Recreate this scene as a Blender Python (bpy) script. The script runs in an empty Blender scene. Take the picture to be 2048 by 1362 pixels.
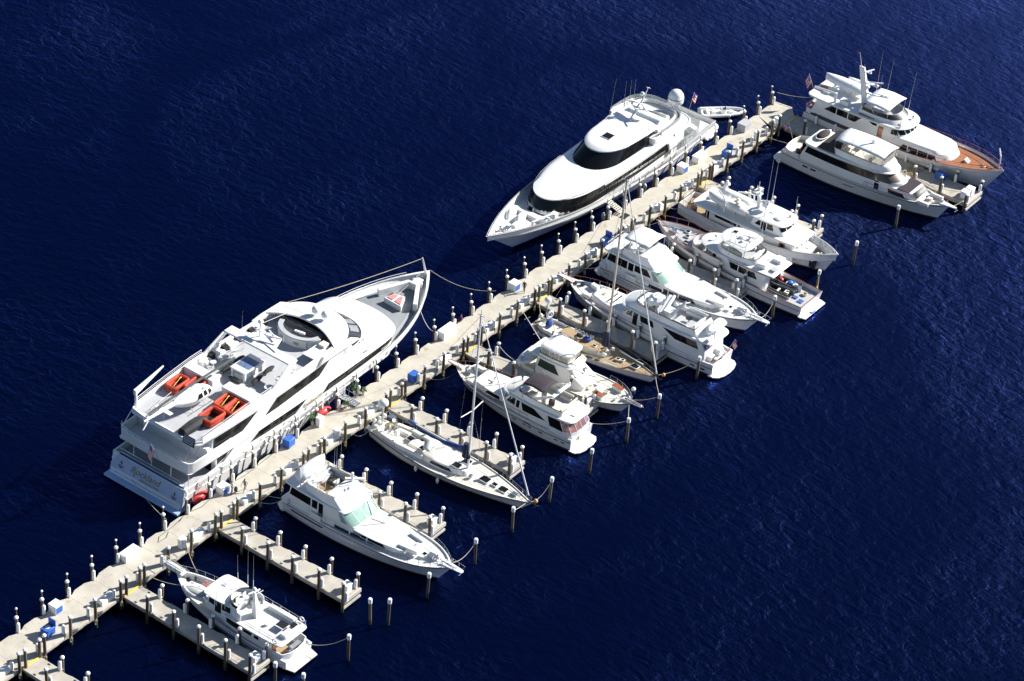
import bpy, math, random
from mathutils import Vector, Matrix
random.seed(7)
SC = bpy.context.scene
COL = SC.collection
R_ = math.radians

# ------------------------------------------------------------------ camera
CAM = Matrix(((0.59748695, 0.43159176, -0.67582387),
              (-0.79892733, 0.39264182, -0.45557384),
              (0.0687348, 0.81213358, 0.57940881)))
cd = bpy.data.cameras.new('camera'); cam = bpy.data.objects.new('camera', cd); COL.objects.link(cam)
cam.matrix_world = Matrix.Translation((-220.33555, -157.45643, 192.63631)) @ CAM.to_4x4()
cd.sensor_width = 36.0; cd.sensor_fit = 'HORIZONTAL'; cd.lens = 5245.5614 * 36.0 / 2048.0
cd.clip_start = 5.0; cd.clip_end = 20000.0
SC.camera = cam

# ------------------------------------------------------------------ sky and sun
SUN_EL, SUN_AZ = R_(33.0), math.atan2(-1.384, 2.574)      # direction towards the sun in the x-y plane
w = bpy.data.worlds.new('World'); SC.world = w; w.use_nodes = True
wn = w.node_tree; bg = wn.nodes['Background']
sky = wn.nodes.new('ShaderNodeTexSky'); sky.sky_type = 'NISHITA'; sky.sun_disc = False
sky.sun_elevation = SUN_EL; sky.sun_rotation = math.pi / 2 - SUN_AZ
sky.air_density = 1.0; sky.dust_density = 0.4; sky.ozone_density = 3.0
wn.links.new(sky.outputs[0], bg.inputs[0]); bg.inputs[1].default_value = 0.052
sl = bpy.data.lights.new('sun', 'SUN'); so = bpy.data.objects.new('sun', sl); COL.objects.link(so)
sl.energy = 5.0; sl.angle = R_(0.5); sl.color = (1.0, 0.965, 0.9)
sd = Vector((math.cos(SUN_EL) * math.cos(SUN_AZ), math.cos(SUN_EL) * math.sin(SUN_AZ), math.sin(SUN_EL)))
so.rotation_euler = sd.to_track_quat('Z', 'Y').to_euler(); so.location = sd * 150
SC.view_settings.view_transform = 'Standard'; SC.view_settings.look = 'None'
SC.view_settings.exposure = 1.0; SC.view_settings.gamma = 1.0

# ------------------------------------------------------------------ materials
MATS = {}
def mat(name, col, rough=0.5, var=0.06, scale=1.5, bump=0.0, bscale=20, metal=0.0, spec=0.5, coat=0.0, stretch=None, alpha=1.0, detail=5):
    if name in MATS: return MATS[name]
    m = bpy.data.materials.new(name); m.use_nodes = True; n = m.node_tree; b = n.nodes['Principled BSDF']
    b.inputs['Roughness'].default_value = rough; b.inputs['Metallic'].default_value = metal
    b.inputs['Specular IOR Level'].default_value = spec; b.inputs['Coat Weight'].default_value = coat
    b.inputs['Coat Roughness'].default_value = 0.08
    tc = n.nodes.new('ShaderNodeTexCoord'); mp = n.nodes.new('ShaderNodeMapping'); n.links.new(tc.outputs['Object'], mp.inputs[0])
    if stretch: mp.inputs['Scale'].default_value = stretch
    nz = n.nodes.new('ShaderNodeTexNoise'); nz.inputs['Scale'].default_value = scale; nz.inputs['Detail'].default_value = detail
    n.links.new(mp.outputs[0], nz.inputs[0])
    rp = n.nodes.new('ShaderNodeValToRGB'); n.links.new(nz.outputs[0], rp.inputs[0])
    rp.color_ramp.elements[0].position = 0.3; rp.color_ramp.elements[1].position = 0.7
    rp.color_ramp.elements[0].color = tuple(max(0, c * (1 - var)) for c in col) + (1,)
    rp.color_ramp.elements[1].color = tuple(min(1, c * (1 + var)) for c in col) + (1,)
    n.links.new(rp.outputs[0], b.inputs['Base Color'])
    if bump:
        bn = n.nodes.new('ShaderNodeBump'); bn.inputs['Strength'].default_value = bump; bn.inputs['Distance'].default_value = 0.05
        n2 = n.nodes.new('ShaderNodeTexNoise'); n2.inputs['Scale'].default_value = bscale; n2.inputs['Detail'].default_value = 4
        n.links.new(mp.outputs[0], n2.inputs[0]); n.links.new(n2.outputs[0], bn.inputs['Height']); n.links.new(bn.outputs[0], b.inputs['Normal'])
    if alpha < 1: b.inputs['Alpha'].default_value = alpha
    MATS[name] = m; return m

def wave_lines(m, axis, scale, dark, width=0.93, wob=0.0):
    """thin darker caulking / joint lines across a material, by object coordinates"""
    n = m.node_tree; b = n.nodes['Principled BSDF']; src = b.inputs['Base Color'].links[0].from_socket
    tc = n.nodes.new('ShaderNodeTexCoord'); sp = n.nodes.new('ShaderNodeSeparateXYZ'); n.links.new(tc.outputs['Object'], sp.inputs[0])
    mu = n.nodes.new('ShaderNodeMath'); mu.operation = 'MULTIPLY'; mu.inputs[1].default_value = scale; n.links.new(sp.outputs[axis], mu.inputs[0])
    fr = n.nodes.new('ShaderNodeMath'); fr.operation = 'FRACT'; n.links.new(mu.outputs[0], fr.inputs[0])
    gt = n.nodes.new('ShaderNodeMath'); gt.operation = 'GREATER_THAN'; gt.inputs[1].default_value = width; n.links.new(fr.outputs[0], gt.inputs[0])
    mx = n.nodes.new('ShaderNodeMix'); mx.data_type = 'RGBA'; n.links.new(gt.outputs[0], mx.inputs[0])
    n.links.new(src, mx.inputs[6]); mx.inputs[7].default_value = tuple(dark) + (1,); n.links.new(mx.outputs[2], b.inputs['Base Color'])
    return m

WHITE = mat('white_gelcoat', (0.74, 0.74, 0.725), 0.25, 0.05, 0.5, coat=0.4)
CREAM = mat('cream_gelcoat', (0.78, 0.765, 0.71), 0.25, 0.025, 0.6, coat=0.4)
HULLW = mat('hull_white', (0.74, 0.74, 0.73), 0.2, 0.035, 0.35, coat=0.5, stretch=(0.4, 1, 2))
HULLC = mat('hull_cream', (0.70, 0.685, 0.63), 0.22, 0.04, 0.35, coat=0.5, stretch=(0.4, 1, 2))
DECKW = mat('nonskid_white', (0.60, 0.60, 0.585), 0.75, 0.07, 1.2, bump=0.1, bscale=60)
DECKC = mat('nonskid_cream', (0.60, 0.575, 0.50), 0.75, 0.07, 1.2, bump=0.1, bscale=60)
DECKG = mat('nonskid_grey', (0.40, 0.41, 0.43), 0.8, 0.05, 1.5, bump=0.15, bscale=60)
DECKLG = mat('nonskid_light_grey', (0.56, 0.57, 0.58), 0.8, 0.04, 1.5, bump=0.15, bscale=60)
DARKG = mat('foredeck_grey', (0.215, 0.23, 0.245), 0.8, 0.05, 1.5, bump=0.15, bscale=60)
GLASS = mat('dark_glass', (0.008, 0.009, 0.010), 0.08, 0.2, 0.8, spec=0.28)
GREENG = mat('green_tint_glass', (0.22, 0.36, 0.31), 0.22, 0.2, 0.8, spec=0.06)
TINT = mat('pale_glass', (0.42, 0.46, 0.46), 0.08, 0.1, 1.0, alpha=0.55)
VINYL = mat('clear_vinyl', (0.62, 0.60, 0.52), 0.15, 0.15, 2.5, alpha=0.4)
TEAK = wave_lines(mat('teak_deck', (0.40, 0.29, 0.165), 0.7, 0.16, 3, bump=0.1, stretch=(0.3, 3, 1)), 1, 6.0, (0.13, 0.09, 0.06), 0.86)
TEAKR = wave_lines(mat('red_teak_deck', (0.36, 0.135, 0.055), 0.6, 0.15, 3, bump=0.1, stretch=(0.3, 3, 1)), 1, 5.0, (0.2, 0.08, 0.04), 0.86)
VARN = mat('varnished_wood', (0.33, 0.095, 0.035), 0.18, 0.2, 4, coat=0.8, stretch=(0.3, 3, 1))
CHROME = mat('stainless_steel', (0.62, 0.63, 0.65), 0.22, 0.05, 3, metal=0.9)
BOOT = mat('boot_stripe', (0.02, 0.022, 0.03), 0.4, 0.2, 2)
BOOTB = mat('boot_stripe_blue', (0.02, 0.05, 0.16), 0.4, 0.2, 2)
RUB = mat('rub_rail_dark', (0.035, 0.03, 0.028), 0.5, 0.2, 2)
CANVW = mat('white_canvas', (0.72, 0.73, 0.74), 0.85, 0.05, 1.2, bump=0.5, bscale=2.5)
CANVD = mat('charcoal_canvas', (0.030, 0.022, 0.030), 0.85, 0.2, 3, bump=0.5, bscale=3)
CANVB = mat('blue_canvas', (0.018, 0.06, 0.24), 0.85, 0.25, 3, bump=0.6, bscale=3)
CANVN = mat('navy_canvas', (0.012, 0.018, 0.045), 0.85, 0.25, 3, bump=0.6, bscale=3)
CUSH = mat('cream_cushion', (0.72, 0.68, 0.56), 0.8, 0.06, 3, bump=0.3, bscale=6)
CUSHW = mat('white_cushion', (0.76, 0.75, 0.72), 0.8, 0.05, 3, bump=0.3, bscale=6)
CUSHD = mat('dark_cushion', (0.014, 0.016, 0.016), 0.8, 0.2, 5, bump=0.4, bscale=6)
BLACK = mat('black_plastic', (0.015, 0.015, 0.017), 0.4, 0.2, 5)
RUBG = mat('black_rubber_tube', (0.04, 0.042, 0.05), 0.5, 0.3, 3)
RUBL = mat('grey_rubber_tube', (0.45, 0.46, 0.48), 0.5, 0.08, 3)
ORANGE = mat('orange_rubber', (0.47, 0.05, 0.02), 0.45, 0.12, 4)
YEL = mat('yellow_paint', (0.75, 0.50, 0.03), 0.5, 0.1, 4)
RED = mat('red_vinyl', (0.62, 0.05, 0.05), 0.35, 0.12, 4)
REDB = mat('red_paint', (0.55, 0.03, 0.04), 0.4, 0.1, 4)
PINK = mat('red_cushion_faded', (0.62, 0.22, 0.22), 0.8, 0.1, 4)
BLUE = mat('blue_plastic', (0.03, 0.12, 0.46), 0.45, 0.12, 3)
ROPE = mat('rope_cream', (0.46, 0.41, 0.28), 0.9, 0.15, 6)
ROPEW = mat('rope_white', (0.62, 0.61, 0.56), 0.9, 0.1, 6)
ROPED = mat('rope_dark', (0.05, 0.05, 0.045), 0.9, 0.1, 6)
ALU = mat('painted_aluminium_mast', (0.63, 0.63, 0.61), 0.35, 0.06, 1.0)
WOODM = mat('tan_painted_mast', (0.50, 0.45, 0.35), 0.45, 0.08, 2.0)
GOLD = mat('gold_lettering', (0.30, 0.24, 0.13), 0.5, 0.15, 6)
INK = mat('dark_lettering', (0.05, 0.05, 0.06), 0.5, 0.1, 6)
PALEB = mat('pale_lettering', (0.55, 0.62, 0.75), 0.6, 0.1, 6)
SKIN = mat('skin', (0.45, 0.26, 0.17), 0.6, 0.05, 4)
CLOTHD = mat('dark_cloth', (0.035, 0.04, 0.04), 0.9, 0.2, 8)
CLOTHG = mat('grey_cloth', (0.22, 0.24, 0.28), 0.9, 0.15, 8)
CLOTHW = mat('pale_cloth', (0.55, 0.58, 0.62), 0.9, 0.1, 8)
CLOTHB = mat('blue_cloth', (0.05, 0.1, 0.3), 0.9, 0.1, 8)
CLOTHP = mat('purple_cloth', (0.20, 0.07, 0.20), 0.9, 0.15, 8)
HAIR = mat('brown_hair', (0.08, 0.04, 0.02), 0.8, 0.2, 8)
LEAF = mat('leaf_green', (0.045, 0.12, 0.03), 0.6, 0.35, 9)
POT = mat('plant_pot', (0.60, 0.57, 0.50), 0.7, 0.1, 4)
WOODG = mat('grey_planks', (0.27, 0.255, 0.235), 0.85, 0.15, 2, bump=0.2)

# ------------------------------------------------------------------ mesh builder
class MB:
    def __init__(s): s.v = []; s.f = []
    def add(s, vs, fs):
        o = len(s.v); s.v += [tuple(p) for p in vs]; s.f += [tuple(i + o for i in f) for f in fs]; return s
    def box(s, x0, x1, y0, y1, z0, z1, rz=0.0, taper=0.0):
        cx, cy = (x0 + x1) / 2, (y0 + y1) / 2; c, q = math.cos(rz), math.sin(rz); vs = []
        for z, t in ((z0, 1.0), (z1, 1.0 - taper)):
            for dx, dy in ((x0 - cx, y0 - cy), (x1 - cx, y0 - cy), (x1 - cx, y1 - cy), (x0 - cx, y1 - cy)):
                dx *= t; dy *= t; vs.append((cx + dx * c - dy * q, cy + dx * q + dy * c, z))
        return s.add(vs, [(0, 3, 2, 1), (4, 5, 6, 7), (0, 1, 5, 4), (1, 2, 6, 5), (2, 3, 7, 6), (3, 0, 4, 7)])
    def prism(s, pts, z0, z1, pts2=None):
        n = len(pts); p2 = pts2 or pts
        vs = [(p[0], p[1], z0) for p in pts] + [(p[0], p[1], z1) for p in p2]
        return s.add(vs, [tuple(reversed(range(n))), tuple(range(n, 2 * n))] + [(i, (i + 1) % n, n + (i + 1) % n, n + i) for i in range(n)])
    def xprism(s, pts, y0, y1):
        """polygon in x-z pushed along y"""
        n = len(pts); vs = [(p[0], y0, p[1]) for p in pts] + [(p[0], y1, p[1]) for p in pts]
        return s.add(vs, [tuple(range(n)), tuple(reversed(range(n, 2 * n)))] + [(i, n + i, n + (i + 1) % n, (i + 1) % n) for i in range(n)])
    def yprism(s, pts, x0, x1):
        """polygon in y-z pushed along x"""
        n = len(pts); vs = [(x0, p[0], p[1]) for p in pts] + [(x1, p[0], p[1]) for p in pts]
        return s.add(vs, [tuple(reversed(range(n))), tuple(range(n, 2 * n))] + [(i, (i + 1) % n, n + (i + 1) % n, n + i) for i in range(n)])
    def loft(s, rings, cap0=True, cap1=True, closed=True):
        n = len(rings[0]); vs = [p for r in rings for p in r]; fs = []
        m = n if closed else n - 1
        for k in range(len(rings) - 1):
            for i in range(m):
                j = (i + 1) % n; fs.append((k * n + i, k * n + j, (k + 1) * n + j, (k + 1) * n + i))
        if cap0: fs.append(tuple(reversed(range(n))))
        if cap1: fs.append(tuple(range((len(rings) - 1) * n, len(rings) * n)))
        return s.add(vs, fs)
    def tube(s, pts, r, n=6, r2=None, closed=False, sy=1.0):
        P = [Vector(p) for p in pts]; rings = []; L = len(P); up = None
        for i in range(L):
            if closed: t = P[(i + 1) % L] - P[i - 1]
            else: t = P[min(i + 1, L - 1)] - P[max(i - 1, 0)]
            if t.length < 1e-9: t = Vector((0, 0, 1))
            t.normalize()
            if up is None: up = Vector((0, 0, 1)) if abs(t.z) < 0.9 else Vector((1, 0, 0))
            a = t.cross(up)
            if a.length < 1e-4: a = t.orthogonal()
            a.normalize(); b = a.cross(t).normalized(); up = b
            rr = r if r2 is None else r + (r2 - r) * i / max(1, L - 1)
            rings.append([tuple(P[i] + a * (rr * math.cos(2 * math.pi * k / n)) + b * (rr * sy * math.sin(2 * math.pi * k / n))) for k in range(n)])
        if closed: rings.append(rings[0]); return s.loft(rings, False, False)
        return s.loft(rings)
    def lathe(s, c, prof, n=14, d=(0, 0, 1)):
        q = Vector(d).to_track_quat('Z', 'Y'); c = Vector(c); rings = []
        for r, h in prof: rings.append([tuple(c + q @ Vector((r * math.cos(2 * math.pi * k / n), r * math.sin(2 * math.pi * k / n), h))) for k in range(n)])
        return s.loft(rings)
    def cyl(s, c, r, z0, z1, n=10, r2=None): return s.lathe((c[0], c[1], 0), [(r, z0), (r if r2 is None else r2, z1)], n)
    def ell(s, c, rx, ry, rz, n=12, m=7, lo=-90, rot=0.0, q=None):
        rings = []; cr, sr = math.cos(rot), math.sin(rot)
        for j in range(m + 1):
            a = R_(lo + (90 - lo) * j / m); ring = []
            rr = max(math.cos(a), 0.002)
            for k in range(n):
                t = 2 * math.pi * k / n; x, y, z = rx * rr * math.cos(t), ry * rr * math.sin(t), rz * math.sin(a)
                v = Vector((x * cr - y * sr, x * sr + y * cr, z))
                if q is not None: v = q @ v
                ring.append((c[0] + v.x, c[1] + v.y, c[2] + v.z))
            rings.append(ring)
        return s.loft(rings)
    def quad(s, *p): return s.add(p, [tuple(range(len(p)))])
    def build(s, name, m, parent=None, smooth=32, bev=0.0, solid=0.0, sub=0):
        me = bpy.data.meshes.new(name); me.from_pydata(s.v, [], s.f); me.validate(); 
        import bmesh
        b = bmesh.new(); b.from_mesh(me); bmesh.ops.recalc_face_normals(b, faces=b.faces); b.to_mesh(me); b.free()
        me.materials.append(m)
        if smooth:
            me.polygons.foreach_set('use_smooth', [True] * len(me.polygons)); me.set_sharp_from_angle(angle=R_(smooth))
        o = bpy.data.objects.new(name, me); COL.objects.link(o)
        if parent is not None: o.parent = parent
        if solid: md = o.modifiers.new('thick', 'SOLIDIFY'); md.thickness = solid; md.offset = 0
        if bev:
            md = o.modifiers.new('bevel', 'BEVEL'); md.width = bev; md.segments = 2; md.limit_method = 'ANGLE'; md.angle_limit = R_(35); md.use_clamp_overlap = True
        if sub: md = o.modifiers.new('sub', 'SUBSURF'); md.levels = sub; md.render_levels = sub
        return o

def tag(o, label=None, cat=None, group=None, kind=None):
    if label: o['label'] = label
    if cat: o['category'] = cat
    if group: o['group'] = group
    if kind: o['kind'] = kind
    return o
def thing(name, loc, rz, label, cat, group=None):
    o = bpy.data.objects.new(name, None); COL.objects.link(o); o.location = loc; o.rotation_euler = (0, 0, rz); o.empty_display_size = 0.5
    return tag(o, label, cat, group)
def copy_thing(o, loc, rz=None, label=None, parent=None):
    c = o.copy(); COL.objects.link(c)
    if parent is not None: c.parent = parent
    else:
        c.location = loc
        if rz is not None: c.rotation_euler = (0, 0, rz)
        if label: c['label'] = label
    for ch in list(o.children): copy_thing(ch, None, parent=c)
    return c
def obj(name, m, parent, fn=None, **k):
    mb = MB(); fn(mb); return mb.build(name, m, parent, **k)
def lerp(a, b, t): return a + (b - a) * t

def text(parent, s, m, size, pts, ext=0.01, shear=0.0, name='lettering', font_w=1.0):
    """raised lettering: pts = (origin, x axis, y axis) in parent space"""
    cu = bpy.data.curves.new(name, 'FONT'); cu.body = s; cu.size = size; cu.extrude = ext; cu.shear = shear; cu.align_x = 'CENTER'; cu.align_y = 'CENTER'; cu.offset = 0.012 * size
    t = bpy.data.objects.new('tmp', cu); COL.objects.link(t)
    dg = bpy.context.evaluated_depsgraph_get(); me = bpy.data.meshes.new_from_object(t.evaluated_get(dg)); bpy.data.objects.remove(t)
    me.materials.clear(); me.materials.append(m); o = bpy.data.objects.new(name, me); COL.objects.link(o); o.parent = parent
    c, x, y = Vector(pts[0]), Vector(pts[1]).normalized(), Vector(pts[2]); z = x.cross(y).normalized(); y = z.cross(x)
    o.matrix_local = Matrix(((x.x * font_w, y.x, z.x, c.x), (x.y * font_w, y.y, z.y, c.y), (x.z * font_w, y.z, z.z, c.z), (0, 0, 0, 1)))
    return o

# ------------------------------------------------------------------ boat parts
def ol(x0, x1, w0, w=None, wf=None, nose=2.0, ne=2.2, ra=0.25, na=4, ns=8, nn=12):
    """half outline of a deckhouse, from the aft centre round to the tip (y >= 0)"""
    w = w0 if w is None else w; wf = w if wf is None else wf; ra = min(ra, w0 * 0.9)
    p = [(x0, 0.0), (x0, (w0 - ra) * 0.5)]
    for i in range(na + 1):
        a = math.pi / 2 * i / na; p.append((x0 + ra - ra * math.cos(a), w0 - ra + ra * math.sin(a)))
    xa, xb = x0 + ra, x1 - nose
    for i in range(1, ns):
        t = i / ns; b = w0 * (1 - t) ** 2 + 2 * t * (1 - t) * (2 * w - (w0 + wf) / 2) + wf * t * t; p.append((lerp(xa, xb, t), b))
    for i in range(nn + 1):
        a = math.pi / 2 * i / nn; p.append((xb + nose * math.sin(a) ** (2 / ne), wf * math.cos(a) ** (2 / ne) if i < nn else 0.0))
    return p
def mirror(p): return list(p) + [(x, -y) for x, y in reversed(p[1:-1])]
def interp_y(p, x):
    best = None
    for (xa, ya), (xb, yb) in zip(p[2:], p[3:]):
        if xa <= x <= xb + 1e-6 and xb > xa: return lerp(ya, yb, (x - xa) / (xb - xa))
    return p[7][1] if x < p[7][0] else 0.0
def interp_x(p, y):
    y = abs(y)
    for (xa, ya), (xb, yb) in zip(reversed(p[:-1]), reversed(p[1:])):
        if yb <= y <= ya and ya > yb: return lerp(xb, xa, (y - yb) / (ya - yb))
    return p[-1][0]

class Tier:
    """a lofted, mirrored deckhouse tier; levels = [(z, half outline)]"""
    def __init__(s, root, name, m, levels, crown=0.0, bev=0.0, smooth=38, cap=True):
        s.L = levels; s.root = root; mb = MB()
        rings = [[(x, y, z) for x, y in mirror(p)] for z, p in levels]
        if crown:
            z, p = levels[-1]; cx = (p[0][0] + p[-1][0]) / 2
            for k, f in ((1, 0.93), (2, 0.75), (3, 0.45), (4, 0.12)):
                rings.append([(cx + (x - cx) * f, y * f, z + crown * math.sqrt(max(0, 1 - f * f))) for x, y in mirror(p)])
        mb.loft(rings, True, cap); s.o = mb.build(name, m, root, smooth=smooth, bev=bev)
    def out(s, z):
        L = s.L
        if z <= L[0][0]: return L[0][1]
        for (za, a), (zb, b) in zip(L, L[1:]):
            if z <= zb: t = (z - za) / (zb - za); return [(lerp(p[0], q[0], t), lerp(p[1], q[1], t)) for p, q in zip(a, b)]
        return L[-1][1]
    def sp(s, x, z, side, off=0.015): return (x, side * (interp_y(s.out(z), x) + off), z)
    def win(s, q, sides=(1, -1), m=None, n=6, name='window', off=0.02, label=None):
        """q = four (x, z): bottom aft, bottom front, top front, top aft"""
        os_ = []
        for sd_ in sides:
            mb = MB(); g = []
            for j in range(3):
                v = j / 2
                for i in range(n + 1):
                    u = i / n; x = lerp(lerp(q[0][0], q[1][0], u), lerp(q[3][0], q[2][0], u), v); z = lerp(lerp(q[0][1], q[1][1], u), lerp(q[3][1], q[2][1], u), v)
                    g.append(s.sp(x, z, sd_, off))
            k = n + 1; mb.add(g, [(j * k + i, j * k + i + 1, (j + 1) * k + i + 1, (j + 1) * k + i) for j in range(2) for i in range(n)])
            os_.append(mb.build(name, m or GLASS, s.root, smooth=60))
        return os_
    def fwin(s, y0, y1, z0, z1, m=None, name='window', off=0.02, n=4, dz=0.0):
        mb = MB(); g = []
        for j in range(3):
            z = lerp(z0, z1, j / 2); p = s.out(z)
            for i in range(n + 1):
                y = lerp(y0, y1, i / n); g.append((interp_x(p, y) + off, y, z))
        k = n + 1; mb.add(g, [(j * k + i, j * k + i + 1, (j + 1) * k + i + 1, (j + 1) * k + i) for j in range(2) for i in range(n)])
        return mb.build(name, m or GLASS, s.root, smooth=60)
    def wrap(s, x0, x1, z0, z1, m=None, name='window', off=0.02):
        """window band wrapped round the nose, from x0 (at z0) / x1 (at z1) on one side to the other"""
        mb = MB(); rows = []
        for j in range(4):
            z = lerp(z0, z1, j / 3); p = s.out(z); xs = lerp(x0, x1, j / 3); pts = [(xs, interp_y(p, xs))]; tot = []
            pts += [q for q in p[2:] if q[0] > xs + 0.01]
            L = [0]
            for a, b in zip(pts, pts[1:]): L.append(L[-1] + math.hypot(b[0] - a[0], b[1] - a[1]))
            row = []
            for i in range(25):
                d = L[-1] * i / 24
                for k in range(len(L) - 1):
                    if d <= L[k + 1] + 1e-9: break
                t = (d - L[k]) / max(1e-9, L[k + 1] - L[k]); x = lerp(pts[k][0], pts[k + 1][0], t); y = lerp(pts[k][1], pts[k + 1][1], t)
                dx, dy = pts[k + 1][0] - pts[k][0], pts[k + 1][1] - pts[k][1]; l = math.hypot(dx, dy) or 1
                row.append((x - dy / l * off, y + dx / l * off, z))
            rows.append(row + [(x, -y, zz) for x, y, zz in reversed(row[:-1])])
        mb.loft(rows, False, False, closed=False)
        return mb.build(name, m or GLASS, s.root, smooth=60)

def streaks(m, col=(0.42, 0.36, 0.27)):
    n = m.node_tree; b = n.nodes['Principled BSDF']; src = b.inputs['Base Color'].links[0].from_socket; tc = n.nodes.new('ShaderNodeTexCoord'); mp = n.nodes.new('ShaderNodeMapping'); mp.inputs['Scale'].default_value = (2.2, 2.2, .12)
    n.links.new(tc.outputs['Object'], mp.inputs[0]); nz = n.nodes.new('ShaderNodeTexNoise'); nz.inputs['Scale'].default_value = 1.6; nz.inputs['Detail'].default_value = 5; n.links.new(mp.outputs[0], nz.inputs[0])
    ge = n.nodes.new('ShaderNodeNewGeometry'); sp = n.nodes.new('ShaderNodeSeparateXYZ'); n.links.new(ge.outputs['Position'], sp.inputs[0]); wl = n.nodes.new('ShaderNodeMapRange'); wl.inputs[1].default_value = .75; wl.inputs[2].default_value = .25; wl.inputs[4].default_value = .12; n.links.new(sp.outputs[2], wl.inputs[0])
    mr = n.nodes.new('ShaderNodeMapRange'); mr.inputs[1].default_value = .56; mr.inputs[2].default_value = .8; mr.inputs[4].default_value = .45; ad = n.nodes.new('ShaderNodeMath'); ad.operation = 'ADD'; n.links.new(nz.outputs[0], ad.inputs[0]); n.links.new(wl.outputs[0], ad.inputs[1]); n.links.new(ad.outputs[0], mr.inputs[0])
    mx = n.nodes.new('ShaderNodeMix'); mx.data_type = 'RGBA'; n.links.new(mr.outputs[0], mx.inputs[0]); n.links.new(src, mx.inputs[6]); mx.inputs[7].default_value = col + (1,); n.links.new(mx.outputs[2], b.inputs['Base Color'])
streaks(HULLW); streaks(HULLC)
class Hull:
    def __init__(s, root, x1, B, zs, zb, xw=None, tw=0.8, um=0.45, pd=2.3, pw=1.5, uw=0.3, dk=0.6, tr=0.3, m=None, deck=None, stripe=None, cap=None, capr=0.05, sheer=2.0, zmin=None, wl=0.9, name='hull', deckx=None, trx=0.0, flare=1.2, inner=0.14, pdd=None):
        s.x1, s.B, s.zs, s.zb, s.xw, s.tw, s.um, s.pd, s.tr, s.root, s.dk, s.sheer = x1, B, zs, zb, xw or x1 * 0.92, tw, um, pd, tr, root, dk, sheer
        s.trx = trx; s.flare = flare; s.wl = wl; s.uw = uw; s.pw = pw; s.inner = inner
        N = 30; us = [(i / N) ** 0.85 if i < N else 1.0 for i in range(N + 1)]; s.us = us
        def row(u, side, zf=None, z=None):
            zt = s.sh(u)
            if z is None: z = 0.3 + (zt - 0.3) * zf
            v = max(0.0, min(1.0, (z + 0.3) / (zt + 0.3))); xs, xe = s.xs(v), s.xe(v)
            return (xs + u * (xe - xs), side * s.w(u, v), z)
        s.row = row
        for side_dummy in (0,):
            mb = MB(); rings = []
            for zf in (0, 0.15, 0.3, 0.45, 0.6, 0.75, 0.9, 1.0):
                rings.append([row(u, 1, zf) for u in us] + [row(u, -1, zf) for u in reversed(us)])
            top = rings[-1]
            def ins(d, dz): 
                r = []
                for i, u in enumerate(us):
                    w = max(0.0, s.w(u, 1) - d); x = top[i][0]
                    if i == 0: x += d
                    if u > 0.9: x -= d * 2.2 * (u - 0.9) / 0.1
                    r.append((x, w, s.sh(u) - dz))
                return r + [(x, -y, z) for x, y, z in reversed(r)]
            rings.append(ins(inner, 0)); rings.append(ins(inner, dk - 0.03) if dk > 0.05 else ins(inner + 0.02, 0.02))
            mb.loft(rings, False, False, closed=True)
            s.hull = mb.build(name, m or HULLW, root, smooth=50)
        mb = MB(); rings = [[row(u, 1, z=z) for u in us] + [row(u, -1, z=z) for u in reversed(us)] for z in (-0.5, -0.2, 0.05, 0.3)]
        mb.loft(rings, True, False, closed=True); mb.build('boot_stripe', stripe or BOOT, root, smooth=50)
        # deck
        r = ins(inner - 0.005, dk); k = len(us); mb = MB(); g = []
        for i in range(k):
            x, y, z = r[i]
            for t in (-1, -0.5, 0, 0.5, 1): g.append((x, y * t, z + 0.04 * (1 - t * t)))
        mb.add(g, [(i * 5 + j, i * 5 + j + 1, (i + 1) * 5 + j + 1, (i + 1) * 5 + j) for i in range(k - 1) for j in range(4)])
        s.deck = mb.build('deck', deck or DECKW, root, smooth=40)
        if cap:
            mb = MB(); pts = []
            rr = ins(inner / 2, -0.01)
            mb.tube(rr, capr, 6, closed=True, sy=0.6); mb.build('cap_rail', cap, root)
    def xs(s, v): return s.trx + s.tr * (1 - v) * -0.0 + s.tr * v
    def xe(s, v): return lerp(s.xw, s.x1, v)
    def sh(s, u): return s.zs + (s.zb - s.zs) * u ** s.sheer
    def w(s, u, v):
        def f(um, p, tw):
            if u < um: return tw + (1 - tw) * math.sin(math.pi / 2 * u / um)
            return max(0.0, 1 - ((u - um) / (1 - um)) ** p)
        d = f(s.um, s.pd, s.tw); wl = s.wl * f(s.uw, s.pw, s.tw)
        return s.B / 2 * lerp(wl, d, v ** s.flare)
    def u(s, x): return max(0, min(1, (x - s.xs(1)) / (s.x1 - s.xs(1))))
    def hb(s, x): return s.w(s.u(x), 1)
    def z(s, x): return s.sh(s.u(x))
    def path(s, a, b, inset=0.08, dz=0.0, side=1, n=16):
        return [(x, side * max(0.0, s.hb(x) - inset), s.z(x) + dz) for x in [lerp(a, b, i / n) for i in range(n + 1)]]
    def bow_path(s, xa, inset=0.1, dz=0.0, n=14, xt=None):
        xt = xt or s.x1 - 0.15; p = s.path(xa, xt, inset, dz, 1, n); return p + [(x, -y, z) for x, y, z in reversed(p[:-1])]
    def band(s, z0, z1, xa, xb, m, name='hull_stripe', off=0.015, sides=(1, -1), n=24, foll=True):
        """stripe on the topsides; z given as drop below the sheer when foll"""
        for sd_ in sides:
            mb = MB(); a = []; b = []
            for i in range(n + 1):
                u = lerp(s.u(xa), s.u(xb), i / n); t = s.sh(u)
                p = s.row(u, sd_, z=(t - z0 if foll else z0)); q = s.row(u, sd_, z=(t - z1 if foll else z1))
                a.append((p[0], p[1] + sd_ * off, p[2])); b.append((q[0], q[1] + sd_ * off, q[2]))
            mb.loft([a, b], False, False, closed=False); mb.build(name, m, s.root, smooth=60)
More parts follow.
